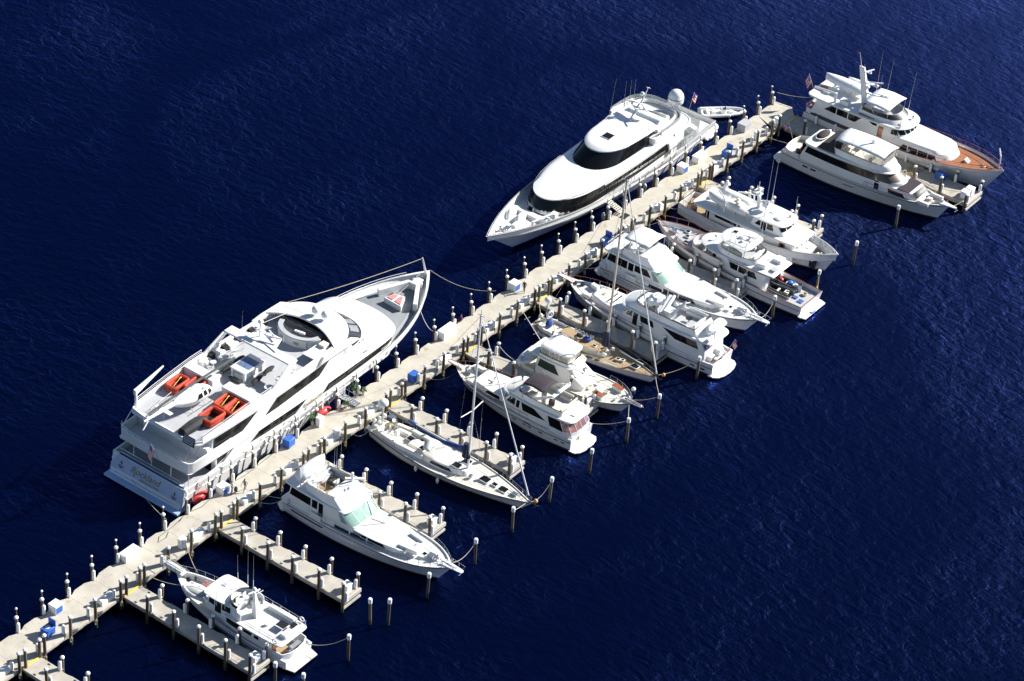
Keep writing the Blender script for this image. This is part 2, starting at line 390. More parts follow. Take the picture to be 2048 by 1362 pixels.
    def rub(s, dz, xa=0.2, xb=None, r=0.05, m=None, name='rub_rail'):
        mb = MB(); xb = xb or s.x1 - 0.2
        for sd_ in (1, -1):
            pts = []
            for i in range(25):
                u = lerp(s.u(xa), s.u(xb), i / 24); p = s.row(u, sd_, z=s.sh(u) - dz); pts.append((p[0], p[1] + sd_ * 0.01, p[2]))
            mb.tube(pts, r, 5)
        return mb.build(name, m or RUB, s.root)

def rail(root, base, h=0.75, step=1.5, m=None, r=0.022, mid=True, name='rail', topm=None, closed=False, lean=0.0):
    """handrail above a base path"""
    mb = MB(); P = [Vector(p) for p in base]
    if closed: P = P + [P[0]]
    T = [p + Vector((0, 0, h)) for p in P]
    tb = MB() if topm else mb
    tb.tube(T, r * (1.5 if topm else 1.0), 5)
    if mid: mb.tube([p + Vector((0, 0, h * 0.5)) for p in P], r * 0.6, 4)
    d = 0; acc = 0
    mb.tube([P[0], T[0]], r * 0.8, 4)
    for a, b in zip(P, P[1:]):
        l = (b - a).length
        while acc + l >= step:
            t = (step - acc) / l; a = a + (b - a) * t; mb.tube([a, a + Vector((0, 0, h))], r * 0.8, 4); l = (b - a).length; acc = 0
        acc += l
    mb.tube([P[-1], T[-1]], r * 0.8, 4)
    o = mb.build(name, m or CHROME, root)
    if topm: tb.build('handrail_cap', topm, o)
    return o

def wall(root, pts, z0, z1, th, m, name='coaming', closed=False, bev=0.03, z1f=None):
    """upright wall following a plan path; th to the left of the path"""
    P = [Vector((p[0], p[1])) for p in pts]; n = len(P); off = []
    for i in range(n):
        a = P[(i - 1) % n] if (closed or i > 0) else P[i]; b = P[(i + 1) % n] if (closed or i < n - 1) else P[i]
        t = (b - a); t = t / (t.length or 1); off.append(P[i] + Vector((-t.y, t.x)) * th)
    rings = []
    for i in range(n):
        zt = z1 if z1f is None else z1f(P[i].x, P[i].y)
        rings.append([(P[i].x, P[i].y, z0), (P[i].x, P[i].y, zt), (off[i].x, off[i].y, zt), (off[i].x, off[i].y, z0)])
    mb = MB()
    if closed: rings.append(rings[0]); mb.loft(rings, False, False)
    else: mb.loft(rings, True, True)
    return mb.build(name, m, root, smooth=40, bev=bev)

def dish(root, c, r, m=None, name='radar_dome'):
    mb = MB(); mb.lathe(c, [(r * 0.85, 0), (r, r * 0.15), (r, r * 0.5), (r * 0.85, r * 0.85), (r * 0.5, r * 1.1), (0.01, r * 1.18)], 14)
    return mb.build(name, m or WHITE, root)
def radar(root, c, l=1.6, a=0.0, name='radar_scanner'):
    mb = MB(); x, y, z = c; mb.cyl((x, y), 0.22, z, z + 0.3, 10, 0.16)
    dx, dy = math.cos(a) * l / 2, math.sin(a) * l / 2
    mb.tube([(x - dx, y - dy, z + 0.38), (x + dx, y + dy, z + 0.38)], 0.11, 6, sy=0.8); return mb.build(name, WHITE, root)
def antennas(root, L, r=0.022, name='antenna', m=None):
    for x, y, z, h, lx, ly in L:
        mb = MB(); mb.tube([(x, y, z), (x + lx * 0.3, y + ly * 0.3, z + h * 0.3)], r * 1.6, 5); mb.tube([(x + lx * 0.3, y + ly * 0.3, z + h * 0.3), (x + lx, y + ly, z + h)], r, 4, r2=r * 0.5)
        mb.build(name, m or ROPEW, root)
def hatch(root, x, y, z, lx=0.7, ly=0.7, m=None, rim=None, name='deck_hatch'):
    mb = MB(); mb.box(x - lx / 2, x + lx / 2, y - ly / 2, y + ly / 2, z - 0.02, z + 0.07); o = mb.build(name, rim or WHITE, root, bev=0.02)
    mb = MB(); mb.box(x - lx / 2 + 0.08, x + lx / 2 - 0.08, y - ly / 2 + 0.08, y + ly / 2 - 0.08, z + 0.06, z + 0.085); mb.build('hatch_lens', m or GLASS, o, bev=0.0)
    return o
def bench(root, x0, x1, y0, y1, z, h=0.42, back=None, m=None, name='seat'):
    """upholstered bench with an optional backrest side: 'a','f','p','s'"""
    o = obj(name, WHITE, root, lambda b: b.box(x0, x1, y0, y1, z, z + h * 0.75), bev=0.03)
    obj('cushion', m or CUSHW, o, lambda b: b.box(x0 + 0.03, x1 - 0.03, y0 + 0.03, y1 - 0.03, z + h * 0.7, z + h), bev=0.05)
    if back:
        t = 0.16; q = {'a': (x0, x0 + t, y0, y1), 'f': (x1 - t, x1, y0, y1), 'p': (x0, x1, y1 - t, y1), 's': (x0, x1, y0, y0 + t)}[back]
        obj('backrest', m or CUSHW, o, lambda b: b.box(q[0], q[1], q[2], q[3], z + h * 0.9, z + h + 0.42), bev=0.05)
    return o
def chair(root, x, y, z, rz, m=None, name='helm_chair'):
    o = obj(name, m or CUSHW, root, lambda b: (b.box(x - 0.25, x + 0.25, y - 0.25, y + 0.25, z + 0.5, z + 0.65, rz), b.cyl((x, y), 0.06, z, z + 0.5, 8),
        b.box(x - 0.28 * math.cos(rz) - 0.06, x - 0.28 * math.cos(rz) + 0.06, y - 0.25 - 0.28 * math.sin(rz) * 0, y + 0.25, z + 0.6, z + 1.15)), bev=0.04)
    return o
def rope(name, pts, r, m, label=None, sag=0.0, root=None, n=14, parent=None):
    a, b = Vector(pts[0]), Vector(pts[-1]); P = []
    if len(pts) == 2:
        for i in range(n + 1):
            t = i / n; p = a.lerp(b, t); p.z -= sag * 4 * t * (1 - t); P.append(p)
    else: P = [Vector(p) for p in pts]
    mb = MB(); mb.tube(P, r, 5); o = mb.build(name, m, parent)
    if label and parent is None: tag(o, label, 'rope', 'mooring lines of the boats')
    return o
def flag(root, x, y, z0, h, lean=(-0.35, 0), size=(1.1, 0.75), name='ensign', hang=0.5, us=True, side=(0.2, -1)):
    """flag on its staff: staff > cloth pieces"""
    top = (x + lean[0] * h, y + lean[1] * h, z0 + h)
    st = obj('flagstaff', WOODM, root, lambda b: b.tube([(x, y, z0), top], 0.03, 5))
    W, H = size; L = math.hypot(*side); sx, sy = side[0] / L, side[1] / L
    def P(u, v):   # u along fly, v down the hoist
        hx, hy, hz = lerp(top[0], x, v * H / h), lerp(top[1], y, v * H / h), lerp(top[2], z0, v * H / h)
        wv = 0.07 * math.sin(u * 7 + v * 2); d = u * W
        return (hx + sx * d * (1 - hang) - sy * wv, hy + sy * d * (1 - hang) + sx * wv, hz - d * hang - 0.03 * math.sin(u * 5))
    cols = [REDB, CUSHW]
    cl = None
    for k in range(2):
        mb = MB()
        for s_ in range(7):
            if s_ % 2 != k: continue
            v0, v1 = s_ / 7, (s_ + 1) / 7
            for i in range(8): mb.quad(P(i / 8, v0), P((i + 1) / 8, v0), P((i + 1) / 8, v1), P(i / 8, v1))
        o = mb.build('flag_stripes', cols[k], st, smooth=0, solid=0.01)
    mb = MB()
    for i in range(3): mb.quad(P(i / 7.5, 0), P((i + 1) / 7.5, 0), P((i + 1) / 7.5, 4 / 7), P(i / 7.5, 4 / 7))
    mb.build('flag_canton', BLUE, st, smooth=0, solid=0.04)
    return st
# ================================================================== the setting: water and sky
def make_water():
    m = bpy.data.materials.new('sea_water'); m.use_nodes = True; n = m.node_tree; L = n.links
    for x in list(n.nodes):
        if x.type == 'BSDF_PRINCIPLED': n.nodes.remove(x)
    out = [x for x in n.nodes if x.type == 'OUTPUT_MATERIAL'][0]
    tc = n.nodes.new('ShaderNodeTexCoord'); prev = None
    def noise(sc, st, rot, det=3, dist=0.6):
        mp = n.nodes.new('ShaderNodeMapping'); mp.inputs['Rotation'].default_value = (0, 0, rot); mp.inputs['Scale'].default_value = st
        L.new(tc.outputs['Object'], mp.inputs[0]); nz = n.nodes.new('ShaderNodeTexNoise'); nz.inputs['Scale'].default_value = sc; nz.inputs['Detail'].default_value = det; nz.inputs['Distortion'].default_value = dist
        L.new(mp.outputs[0], nz.inputs[0]); return nz
    # wind: gust patches; roughness also graded by position so the sheen brightens upper right
    gust = noise(0.022, (1, 1.6, 1), 0.4, 4, 1.2); gm = n.nodes.new('ShaderNodeMapRange'); gm.inputs[1].default_value = 0.38; gm.inputs[2].default_value = 0.66; gm.inputs[3].default_value = 0.45; gm.inputs[4].default_value = 1.3; L.new(gust.outputs[0], gm.inputs[0])
    for sc, strg, dist, st, rot in ((0.13, 0.30, 0.7, (2.0, 1.0, 1), 0.25), (0.5, 0.66, 0.38, (1.9, 1.0, 1), -0.1), (1.5, 0.5, 0.12, (1.7, 1.0, 1), 0.35), (4.5, 0.3, 0.04, (1.3, 1, 1), 1.3)):
        nz = noise(sc, st, rot); bn = n.nodes.new('ShaderNodeBump'); mu = n.nodes.new('ShaderNodeMath'); mu.operation = 'MULTIPLY'; mu.inputs[1].default_value = strg
        L.new(gm.outputs[0], mu.inputs[0]); L.new(mu.outputs[0], bn.inputs['Strength']); bn.inputs['Distance'].default_value = dist; L.new(nz.outputs[0], bn.inputs['Height'])
        if prev: L.new(prev.outputs[0], bn.inputs['Normal'])
        prev = bn
    df = n.nodes.new('ShaderNodeBsdfDiffuse'); df.inputs[0].default_value = (0.0001, 0.0009, 0.0062, 1)
    g1 = n.nodes.new('ShaderNodeBsdfAnisotropic'); g1.distribution = 'BECKMANN'; g1.inputs['Color'].default_value = (0.045, 0.14, 0.95, 1); g1.inputs['Roughness'].default_value = 0.22
    g2 = n.nodes.new('ShaderNodeBsdfAnisotropic'); g2.distribution = 'BECKMANN'; g2.inputs['Color'].default_value = (0.17, 0.29, 0.98, 1); g2.inputs['Roughness'].default_value = 0.60
    sp = n.nodes.new('ShaderNodeVectorMath'); sp.operation = 'DOT_PRODUCT'; sp.inputs[1].default_value = (0.85, 0.28, 0); L.new(tc.outputs['Object'], sp.inputs[0])
    ex = n.nodes.new('ShaderNodeMapRange'); ex.inputs[1].default_value = -45; ex.inputs[2].default_value = 125; ex.inputs[3].default_value = 0.0; ex.inputs[4].default_value = 1.0; L.new(sp.outputs['Value'], ex.inputs[0])
    gg = n.nodes.new('ShaderNodeMath'); gg.operation = 'MULTIPLY_ADD'; gg.inputs[1].default_value = 0.16; L.new(gust.outputs[0], gg.inputs[0]); r0 = n.nodes.new('ShaderNodeMath'); r0.operation = 'MULTIPLY_ADD'; r0.inputs[1].default_value = 0.22; r0.inputs[2].default_value = 0.41; L.new(ex.outputs[0], r0.inputs[0]); L.new(r0.outputs[0], gg.inputs[2]); L.new(gg.outputs[0], g2.inputs['Roughness'])
    fr = n.nodes.new('ShaderNodeFresnel'); fr.inputs[0].default_value = 1.48
    for q in (df, g1, g2, fr): L.new(prev.outputs[0], q.inputs['Normal'])
    mg = n.nodes.new('ShaderNodeMixShader'); mg.inputs[0].default_value = 0.62; L.new(g1.outputs[0], mg.inputs[1]); L.new(g2.outputs[0], mg.inputs[2])
    mx = n.nodes.new('ShaderNodeMixShader'); L.new(fr.outputs[0], mx.inputs[0]); L.new(df.outputs[0], mx.inputs[1]); L.new(mg.outputs[0], mx.inputs[2]); L.new(mx.outputs[0], out.inputs[0])
    mb = MB(); mb.quad((-4000, -4000, 0), (9000, -4000, 0), (9000, 9000, 0), (-4000, 9000, 0))
    tag(mb.build('sea_water', m, smooth=0), kind='structure')
make_water()

# ================================================================== piers
def concrete():
    m = mat('pier_concrete', (0.46, 0.425, 0.36), 0.9, 0.12, 0.55, bump=0.25, bscale=9, detail=8)
    return wave_lines(m, 0, 1 / 3.8, (0.25, 0.23, 0.19), 0.988)
def planks():
    m = mat('finger_pier_deck', (0.42, 0.39, 0.335), 0.9, 0.13, 0.8, bump=0.25, bscale=9, detail=8)
    return wave_lines(m, 1, 1 / 3.76, (0.22, 0.2, 0.17), 0.985)
CONC = concrete(); PLANK = wave_lines(planks(), 1, 1 / 0.47, (0.33, 0.30, 0.25), 0.955)
def stains(m):
    n = m.node_tree; b = n.nodes['Principled BSDF']; src = b.inputs['Base Color'].links[0].from_socket; tc = n.nodes.new('ShaderNodeTexCoord')
    for sc, lo, hi, col in ((0.9, .62, .72, (.27, .22, .15)), (3.5, .66, .74, (.24, .22, .19)), (0.35, .55, .8, (.36, .33, .27))):
        nz = n.nodes.new('ShaderNodeTexNoise'); nz.inputs['Scale'].default_value = sc; nz.inputs['Detail'].default_value = 7; n.links.new(tc.outputs['Object'], nz.inputs[0])
        mr = n.nodes.new('ShaderNodeMapRange'); mr.inputs[1].default_value = lo; mr.inputs[2].default_value = hi; mr.inputs[4].default_value = .6; n.links.new(nz.outputs[0], mr.inputs[0])
        mx = n.nodes.new('ShaderNodeMix'); mx.data_type = 'RGBA'; n.links.new(mr.outputs[0], mx.inputs[0]); n.links.new(src, mx.inputs[6]); mx.inputs[7].default_value = col + (1,); src = mx.outputs[2]
    n.links.new(src, b.inputs['Base Color'])
stains(CONC); stains(PLANK)
CONCS = mat('pier_side_concrete', (0.33, 0.30, 0.245), 0.9, 0.25, 1.2, bump=0.3)
PX = [(i - 20) * 3.8 for i in range(-1, 41)]
def edge_pts(x0, x1, y, s, xs, d=0.32):
    p = [(x0, y + s * d)]
    for x in xs:
        if x0 + 1.3 < x < x1 - 1.3: p += [(x - 1.15, y + s * d), (x - 0.45, y), (x + 0.45, y), (x + 1.15, y + s * d)]
    return p + [(x1, y + s * d)]
NEARX = []
FC = [-78.45, -63.2, -47.9, -32.7, -17.5, -2.2, 12.8, 31.6, 50.8]
for k, c in enumerate(FC): NEARX += [c - 1.75, c - 0.85, c + 1.25, c + 1.95] + ([c + 5.8, c + 9.55] if k < 6 else [c + 5.7, c + 9.4, c + 13.2] if k < 8 else [c + 6, c + 9.8, c + 13.7, c + 17.6, c + 19.5])
FPILE = [x for k, c in enumerate(FC) for x in (c - 1.75, c - 0.85, c + 1.25, c + 1.95)]
pier = thing('main_pier', (0, 0, 0), 0, 'long pale concrete pier running diagonally between all the moored boats', 'pier')
far = edge_pts(-100, 76.6, 0.0, 1, PX); near = edge_pts(-100, 76.6, -4.0, -1, [x + 0.1 for x in NEARX if x not in FPILE], 0.3)
near = near[:-1] + [(75.0, -4.3), (77.2, -2.5), (76.9, 0.2)]; far = far[:-1] + [(75.4, 0.32)]
obj('pier_deck', CONC, pier, lambda b: b.prism(near + list(reversed(far)), 1.12, 1.5), smooth=0, bev=0.03)
obj('pier_beam', CONCS, pier, lambda b: (b.box(-100, 75.5, -3.9, -3.3, 0.55, 1.12), b.box(-100, 75.5, -0.7, -0.1, 0.55, 1.12), [b.box(x - 0.3, x + 0.3, -3.85, -0.15, 0.4, 1.0) for x in PX]), smooth=0)
ORD = ['zeroth', 'first', 'second', 'third', 'fourth', 'fifth', 'sixth', 'seventh', 'eighth', 'ninth', 'tenth', 'eleventh', 'twelfth', 'thirteenth', 'fourteenth', 'fifteenth', 'sixteenth', 'seventeenth', 'eighteenth', 'nineteenth', 'twentieth']
def ordn(i):
    if i <= 20: return ORD[i]
    t = {2: 'twenty', 3: 'thirty', 4: 'forty', 5: 'fifty'}[i // 10]
    return t + '-' + ORD[i % 10] if i % 10 else {20: 'twentieth', 30: 'thirtieth', 40: 'fortieth', 50: 'fiftieth'}[i]
FNAMES = ['cut by the lower left corner', 'beside the small trawler', 'with the empty berth', 'right of the lower flush deck cruiser', 'right of the silver masted sloop', 'right of the brown bimini yacht', 'right of the tan masted sloop', 'right of the upper flush deck yacht', 'right of the radar mast trawler']
def finger(c, k, hw=1.3, y1=-22.7, label=None):
    f = thing('finger_pier', (c, 0, 0), 0, label or 'narrow pale finger pier ' + FNAMES[k], 'finger pier', 'finger piers along the main pier')
    ys = [-4.3, -8.2, -11.9, -15.5, -19.3, y1 + 0.4] if hw < 1.5 else [-4.3, -8, -12, -16, -20, -24, -28, y1 + 0.5]
    P = [(-hw, -4.32)]
    for y in ys[1:-1]: P += [(-hw, y + 0.9), (-hw + 0.14, y + 0.3), (-hw + 0.14, y - 0.3), (-hw, y - 0.9)]
    P += [(-hw, y1), (hw, y1)]
    for y in reversed(ys[1:-1]): P += [(hw, y - 0.9), (hw - 0.14, y - 0.3), (hw - 0.14, y + 0.3), (hw, y + 0.9)]
    P += [(hw, -4.32)]
    obj('finger_deck', PLANK, f, lambda b: b.prism(P, 1.12, 1.42), smooth=0, bev=0.02)
    obj('finger_beam', CONCS, f, lambda b: (b.box(-hw + .25, -hw + .55, y1 + .3, -4.4, 0.6, 1.12), b.box(hw - .55, hw - .25, y1 + .3, -4.4, 0.6, 1.12)), smooth=0)
    obj('end_beam', CONC, f, lambda b: (b.box(-hw - 0.25, hw + 0.25, y1 - 0.3, y1 - 0.02, 1.0, 1.5), b.box(-hw - .2, hw + .2, y1 - .28, y1 - .08, 0.3, 0.6)), smooth=0, bev=0.03)
    obj('cleat', CHROME, f, lambda b: [b.box(sx * (hw - .25) - .05, sx * (hw - .25) + .05, y - .16, y + .16, 1.42, 1.5) for y in (-6.0, -9.8, -13.6, -17.4, -21.0) for sx in (1, -1)], smooth=0)
    obj('yellow_kerb', YEL, f, lambda b: b.box(-hw + 0.05, hw - 0.05, -4.5, -4.33, 1.3, 1.56), bev=0.02)
    return f
for k, c in enumerate(FC): finger(c, k)
finger(73.75, 9, 2.0, -34.4, 'wide concrete finger pier between the two big yachts at the far end')

# ------------------------------------------------------------------ piles, pedestals
PILE_M = mat('tarred_pile', (0.045, 0.032, 0.022), 0.8, 0.45, 2.2, bump=0.5, bscale=8, stretch=(1, 1, 0.25))
def pile_vary(m):
    n = m.node_tree; b = n.nodes['Principled BSDF']; src = b.inputs['Base Color'].links[0].from_socket; oi = n.nodes.new('ShaderNodeObjectInfo'); ge = n.nodes.new('ShaderNodeNewGeometry'); sp = n.nodes.new('ShaderNodeSeparateXYZ'); n.links.new(ge.outputs['Position'], sp.inputs[0])
    hs = n.nodes.new('ShaderNodeMix'); hs.data_type = 'RGBA'; n.links.new(oi.outputs['Random'], hs.inputs[0]); n.links.new(src, hs.inputs[6]); hs.inputs[7].default_value = (.16, .12, .07, 1)
    mr = n.nodes.new('ShaderNodeMapRange'); mr.inputs[1].default_value = .75; mr.inputs[2].default_value = .35; n.links.new(sp.outputs[2], mr.inputs[0])
    mx = n.nodes.new('ShaderNodeMix'); mx.data_type = 'RGBA'; n.links.new(mr.outputs[0], mx.inputs[0]); n.links.new(hs.outputs[2], mx.inputs[6]); mx.inputs[7].default_value = (.02, .028, .012, 1); n.links.new(mx.outputs[2], b.inputs['Base Color'])
pile_vary(PILE_M)
CAPM = mat('white_cap', (0.8, 0.8, 0.78), 0.5, 0.04, 3)
def proto_pile():
    t = thing('mooring_pile', (0, 0, -60), 0, 'x', 'pile', 'x')
    obj('pile_shaft', PILE_M, t, lambda b: b.lathe((0, 0, 0), [(0.2, -7), (0.185, -2), (0.18, -0.12), (0.16, -0.06)], 10))
    obj('pile_cap', CAPM, t, lambda b: b.lathe((0, 0, 0), [(0.235, -0.14), (0.245, -0.02), (0.2, 0.05), (0.1, 0.1), (0.01, 0.115)], 12))
    return t
def proto_outer():
    t = thing('mooring_pile', (0, 0, -60), 0, 'x', 'pile', 'x')
    obj('pile_shaft', PILE_M, t, lambda b: b.lathe((0, 0, 0), [(0.2, -7), (0.18, -1), (0.17, -0.4)], 10))
    obj('pile_cap', CAPM, t, lambda b: b.lathe((0, 0, 0), [(0.22, -0.6), (0.24, -0.1), (0.21, 0.02), (0.1, 0.06), (0.01, 0.07)], 12))
    return t
def proto_pole():
    t = thing('marker_pole', (0, 0, -60), 0, 'x', 'pole', 'x')
    obj('pole_shaft', PILE_M, t, lambda b: b.lathe((0, 0, 0), [(0.09, -6), (0.07, -0.06)], 8))
    obj('pole_cap', CAPM, t, lambda b: b.ell((0, 0, 0), 0.15, 0.15, 0.13, 10, 6))
    return t
def proto_ped():
    t = thing('dock_pedestal', (0, 0, -60), 0, 'x', 'pedestal', 'x')
    obj('pedestal_body', CAPM, t, lambda b: b.lathe((0, 0, 0), [(0.2, 0), (0.2, 1.1), (0.17, 1.2), (0.08, 1.27), (0.01, 1.28)], 12))
    obj('pedestal_base', CONCS, t, lambda b: b.box(-0.24, 0.24, -0.24, 0.24, 0, 0.06))
    return t
PP, PO, PT, PD = proto_pile(), proto_outer(), proto_pole(), proto_ped()
used = {id(PP): 0, id(PO): 0, id(PT): 0, id(PD): 0}
def place(pr, loc, label, group, rz=0.0):
    if used[id(pr)] == 0: used[id(pr)] = 1; o = pr; o.location = loc
    else: o = copy_thing(pr, loc)
    o.rotation_euler = (random.uniform(-.022, .022), random.uniform(-.022, .022), rz) if pr is not PD else (0, 0, rz)
    o['label'] = label; o['group'] = group; return o
BESIDE = lambda x: ('beside the helicopter yacht' if -49 < x < 3 else 'beside the black windowed yacht' if 15 < x < 64 else 'above open water')
for i, x in enumerate(PX):
    n = ordn(i + 1)
    place(PP, (x + 0.3, 0.55, 3.2 + random.uniform(-.14, .1)), f'{n} capped pile from lower left on the far edge of the main pier', "piles on the far edge of the main pier")
    place(PT, (x + 0.75, 1.0, 3.72 + random.uniform(-.06, .06)), f'{n} thin ball topped pole from lower left behind the far pier edge', 'thin poles behind the far piles')
    place(PD, (x, 0.0, 1.5), f'{n} white pedestal from lower left on the far edge of the main pier', 'white dock pedestals', 0)
for i, x in enumerate(NEARX):
    n = ordn(i + 1)
    place(PP, (x, -4.42, 4.0 + random.uniform(-.16, .16)), f'{n} tall capped pile from lower left on the near edge of the main pier', 'piles on the near edge of the main pier')
    if x not in FPILE or FPILE.index(x) % 4 in (0, 3): place(PD, (x - 0.45, -3.8, 1.5), f'white pedestal beside the {n} pile from lower left on the near pier edge', 'white dock pedestals')
for k, c in enumerate(FC + [73.75]):
    hw = 1.55 if k < 9 else 2.2; fn = (FNAMES[k] if k < 9 else 'between the two far right yachts')
    ys = [-8.2, -12.0, -15.6, -19.4, -22.9] if k < 9 else [-7.9, -12, -16, -20, -26.0, -30.2, -34.3]
    for j, y in enumerate(ys):
        place(PP, (c - hw, y, (3.95 if j < 3 else 4.25) if k < 9 else (4.0 if j < 6 else 2.9)), f'{ordn(j + 1)} left side pile on the finger pier {fn}', 'piles on the left sides of the finger piers')
        place(PD, (c - hw + 0.42, y - 0.12, 1.42), f'{ordn(j + 1)} left side white pedestal on the finger pier {fn}', 'white pedestals on the finger piers')
    ys = [-7.3, -11.0, -14.7, -18.5, -22.3] if k < 9 else [-7.4, -10.6, -14.6, -18.6, -22.4, -26.4, -30.4, -34.3]
    for j, y in enumerate(ys):
        place(PP, (c + hw + 0.05, y - 0.1, (2.95 if j < 3 else 3.3) if k < 9 else 3.1), f'{ordn(j + 1)} right side pile on the finger pier {fn}', 'piles on the right sides of the finger piers')
        place(PD, (c + hw - 0.35, y - 0.1, 1.42), f'{ordn(j + 1)} right side white pedestal on the finger pier {fn}', 'white pedestals on the finger piers')
OUT = [(-49, -26.3, 3.6, 'left of two off the empty berth'), (-47.7, -28, 3.7, 'right of two off the empty berth'), (-55, -28.3, 3.6, 'roped to the stern of the small trawler'), (-33.3, -28.8, 3.6, 'roped to the right bow of the flush deck cruiser'),
       (-41.4, -28.5, 3.6, 'against the left bow of the flush deck cruiser'), (-18.6, -28.7, 3.6, 'roped to the right of the cream ketch bow'), (-26, -28.6, 3.6, 'roped to the left of the cream ketch bow'), (-3.2, -28.9, 3.6, 'roped to the stern of the brown bimini yacht'),
       (-11.1, -29.1, 3.6, 'left of the swim platform of the brown bimini yacht'), (3.3, -29, 3.6, 'below the bow of the teak decked sloop'), (13.2, -28.3, 3.6, 'off the round platform yacht'), (31.1, -28.2, 3.6, 'roped to the bow of the flush deck yacht'),
       (40.2, -29.4, 3.6, 'roped to the transom of the boat with two black dinghies'), (49.5, -29.6, 3.7, 'alone in open water off the white trawler bow'), (61.4, -29.2, 3.6, 'against the bow of the dark banded cruiser'), (-63.4, -25.2, 3.6, 'left of the swim platform of the small trawler'), (-62.6, -28.4, 3.4, 'at the bottom edge below the small trawler')]
for x, y, z, s in OUT: place(PO, (x, y, z), 'white sleeved water pile ' + s, 'outer mooring piles')

# ------------------------------------------------------------------ dock boxes and other things on the pier
def dock_box(x, y, z, lx, ly, h, rz, label, m=CAPM, kind='flat', side=None):
    t = thing('dock_box', (x, y, z), rz, label, 'dock box', 'storage boxes on the piers')
    if kind == 'wedge': obj('box_body', m, t, lambda b: b.yprism([(-ly / 2, 0), (ly / 2, 0), (ly / 2, h * .8), (ly * .12, h), (-ly / 2, h * .72)], -lx / 2, lx / 2), bev=0.03)
    else: obj('box_body', m, t, lambda b: b.box(-lx / 2, lx / 2, -ly / 2, ly / 2, 0, h * 0.84), bev=0.03)
    if kind != 'wedge': obj('lid', m, t, lambda b: b.box(-lx / 2 - .04, lx / 2 + .04, -ly / 2 - .04, ly / 2 + .04, h * 0.85, h), bev=0.03)
    if side: obj('blue_panel', side, t, lambda b: b.box(-lx / 2 + .08, lx / 2 - .08, -ly / 2 - 0.02, -ly / 2 - .002, h * .06, h * .8))
    return t
WB = 'white storage box '
for x, y, lx, ly, h, side, lab in [
    (-59.3, -0.35, 2.2, 1.0, 1.0, None, WB + 'longest one on the far edge above the small trawler'), (-71.0, -0.6, 1.1, 1.1, 1.1, BLUE, WB + 'with a blue end near the lower left corner'),
    (-43.9, -0.35, 1.2, 1.1, 1.0, BLUE, WB + 'with a blue end just left of the two walking people'), (-2.0, -0.35, 2.6, 1.05, 1.15, None, WB + 'long one right of the grey bow of the helicopter yacht'),
    (12.0, -0.5, 1.2, 1.1, 1.1, BLUE, WB + 'with a blue end beside the walking man in dark clothes'), (51.2, -0.5, 1.2, 1.2, 1.1, BLUE, WB + 'with a blue end beside the black windowed yacht'),
    (55.4, -0.6, 2.2, 1.1, 1.0, None, WB + 'plain one along the stern quarter of the black windowed yacht')]:
    dock_box(x, y, 1.5, lx, ly, h, 0, lab, side=side)
dock_box(66.9, -0.7, 1.5, 1.7, 1.3, 1.2, 0, 'grey wire crate box on the far edge near the white tender', DECKG)
for i, (x, lab) in enumerate([(-66.3, 'by the finger of the small trawler'), (-51.7, 'left of the empty finger pier'), (-43.2, 'below the two walking people'), (-35.9, 'above the stern of the flush deck cruiser'), (-28.3, 'beside the square white box above the cream ketch'), (-21.0, 'at the stern of the cream ketch'),
     (-6.5, 'left of the bow of the brown bimini yacht'), (2.7, 'above the stern of the white enclosed boat'), (9.9, 'behind the stern of the teak decked sloop'), (17.6, 'behind the bow pulpit of the flybridge yacht'), (25.4, 'left of the open blue locker'), (32.4, 'right of the open blue locker by the rope pile'), (40.6, 'left of the white trawler stern'), (48.2, 'below the black windowed yacht stern'), (55.2, 'below the larger blue locker at the far end'), (-81.9, 'cut by the left edge of the picture')]):
    dock_box(x, -3.45, 1.5, 1.9, 0.8, 0.75, 0, 'low white sloping step box ' + lab, kind='wedge')
for x, lab in [(-54.2, 'above the pulpit of the small trawler'), (-27.3, 'above the cream ketch radar pole'), (65.9, 'near the far end with a reddish flap behind'), (71.3, 'last before the far corner'), (-26.9, 'with a plant beside it')]:
    dock_box(x, -3.5 if x != -26.9 else -0.5, 1.5, 0.8, 0.6, 1.3, 0, 'upright white locker ' + lab)
for k, c in enumerate(FC[1:8]): dock_box(c + 0.35, -21.9, 1.42, 0.95, 0.85, 0.95, 0, 'cube shaped white box ending the finger pier ' + FNAMES[k + 1])
dock_box(74.2, -33.6, 1.42, 1.0, 1.0, 1.1, 0, 'right hand white box of the pair at the far finger end'); dock_box(72.9, -33.5, 1.42, 1.0, 1.0, 1.1, 0, 'left hand white box of the pair at the far finger end')
def blue_locker(x, y, z, rz, label, open_=True):
    t = thing('blue_locker', (x, y, z), rz, label, 'locker', 'blue lockers on the piers')
    obj('locker_body', BLUE, t, lambda b: b.box(-0.65, 0.65, -0.5, 0.5, 0.08, 1.0), bev=0.05)
    if open_: obj('lid', BLUE, t, lambda b: b.box(0.6, 0.72, -0.52, 0.52, 0.9, 1.75), bev=0.03); obj('contents', CLOTHW, t, lambda b: b.ell((0, 0, 0.98), 0.4, 0.3, 0.12, 10, 5))
    else: obj('lid', BLUE, t, lambda b: b.box(-0.68, 0.68, -0.53, 0.53, 1.0, 1.12, taper=.1), bev=0.04)
    obj('skid', BLACK, t, lambda b: (b.box(-0.6, -0.4, -.45, .45, 0, .09), b.box(0.4, 0.6, -.45, .45, 0, .09)))
    return t
blue_locker(-74.2, -2.6, 1.5, 0.0, 'blue locker with raised lid near the lower left corner'); blue_locker(-32.3, -0.3, 1.5, 0.1, 'closed bright blue bin against the helicopter yacht side', False)
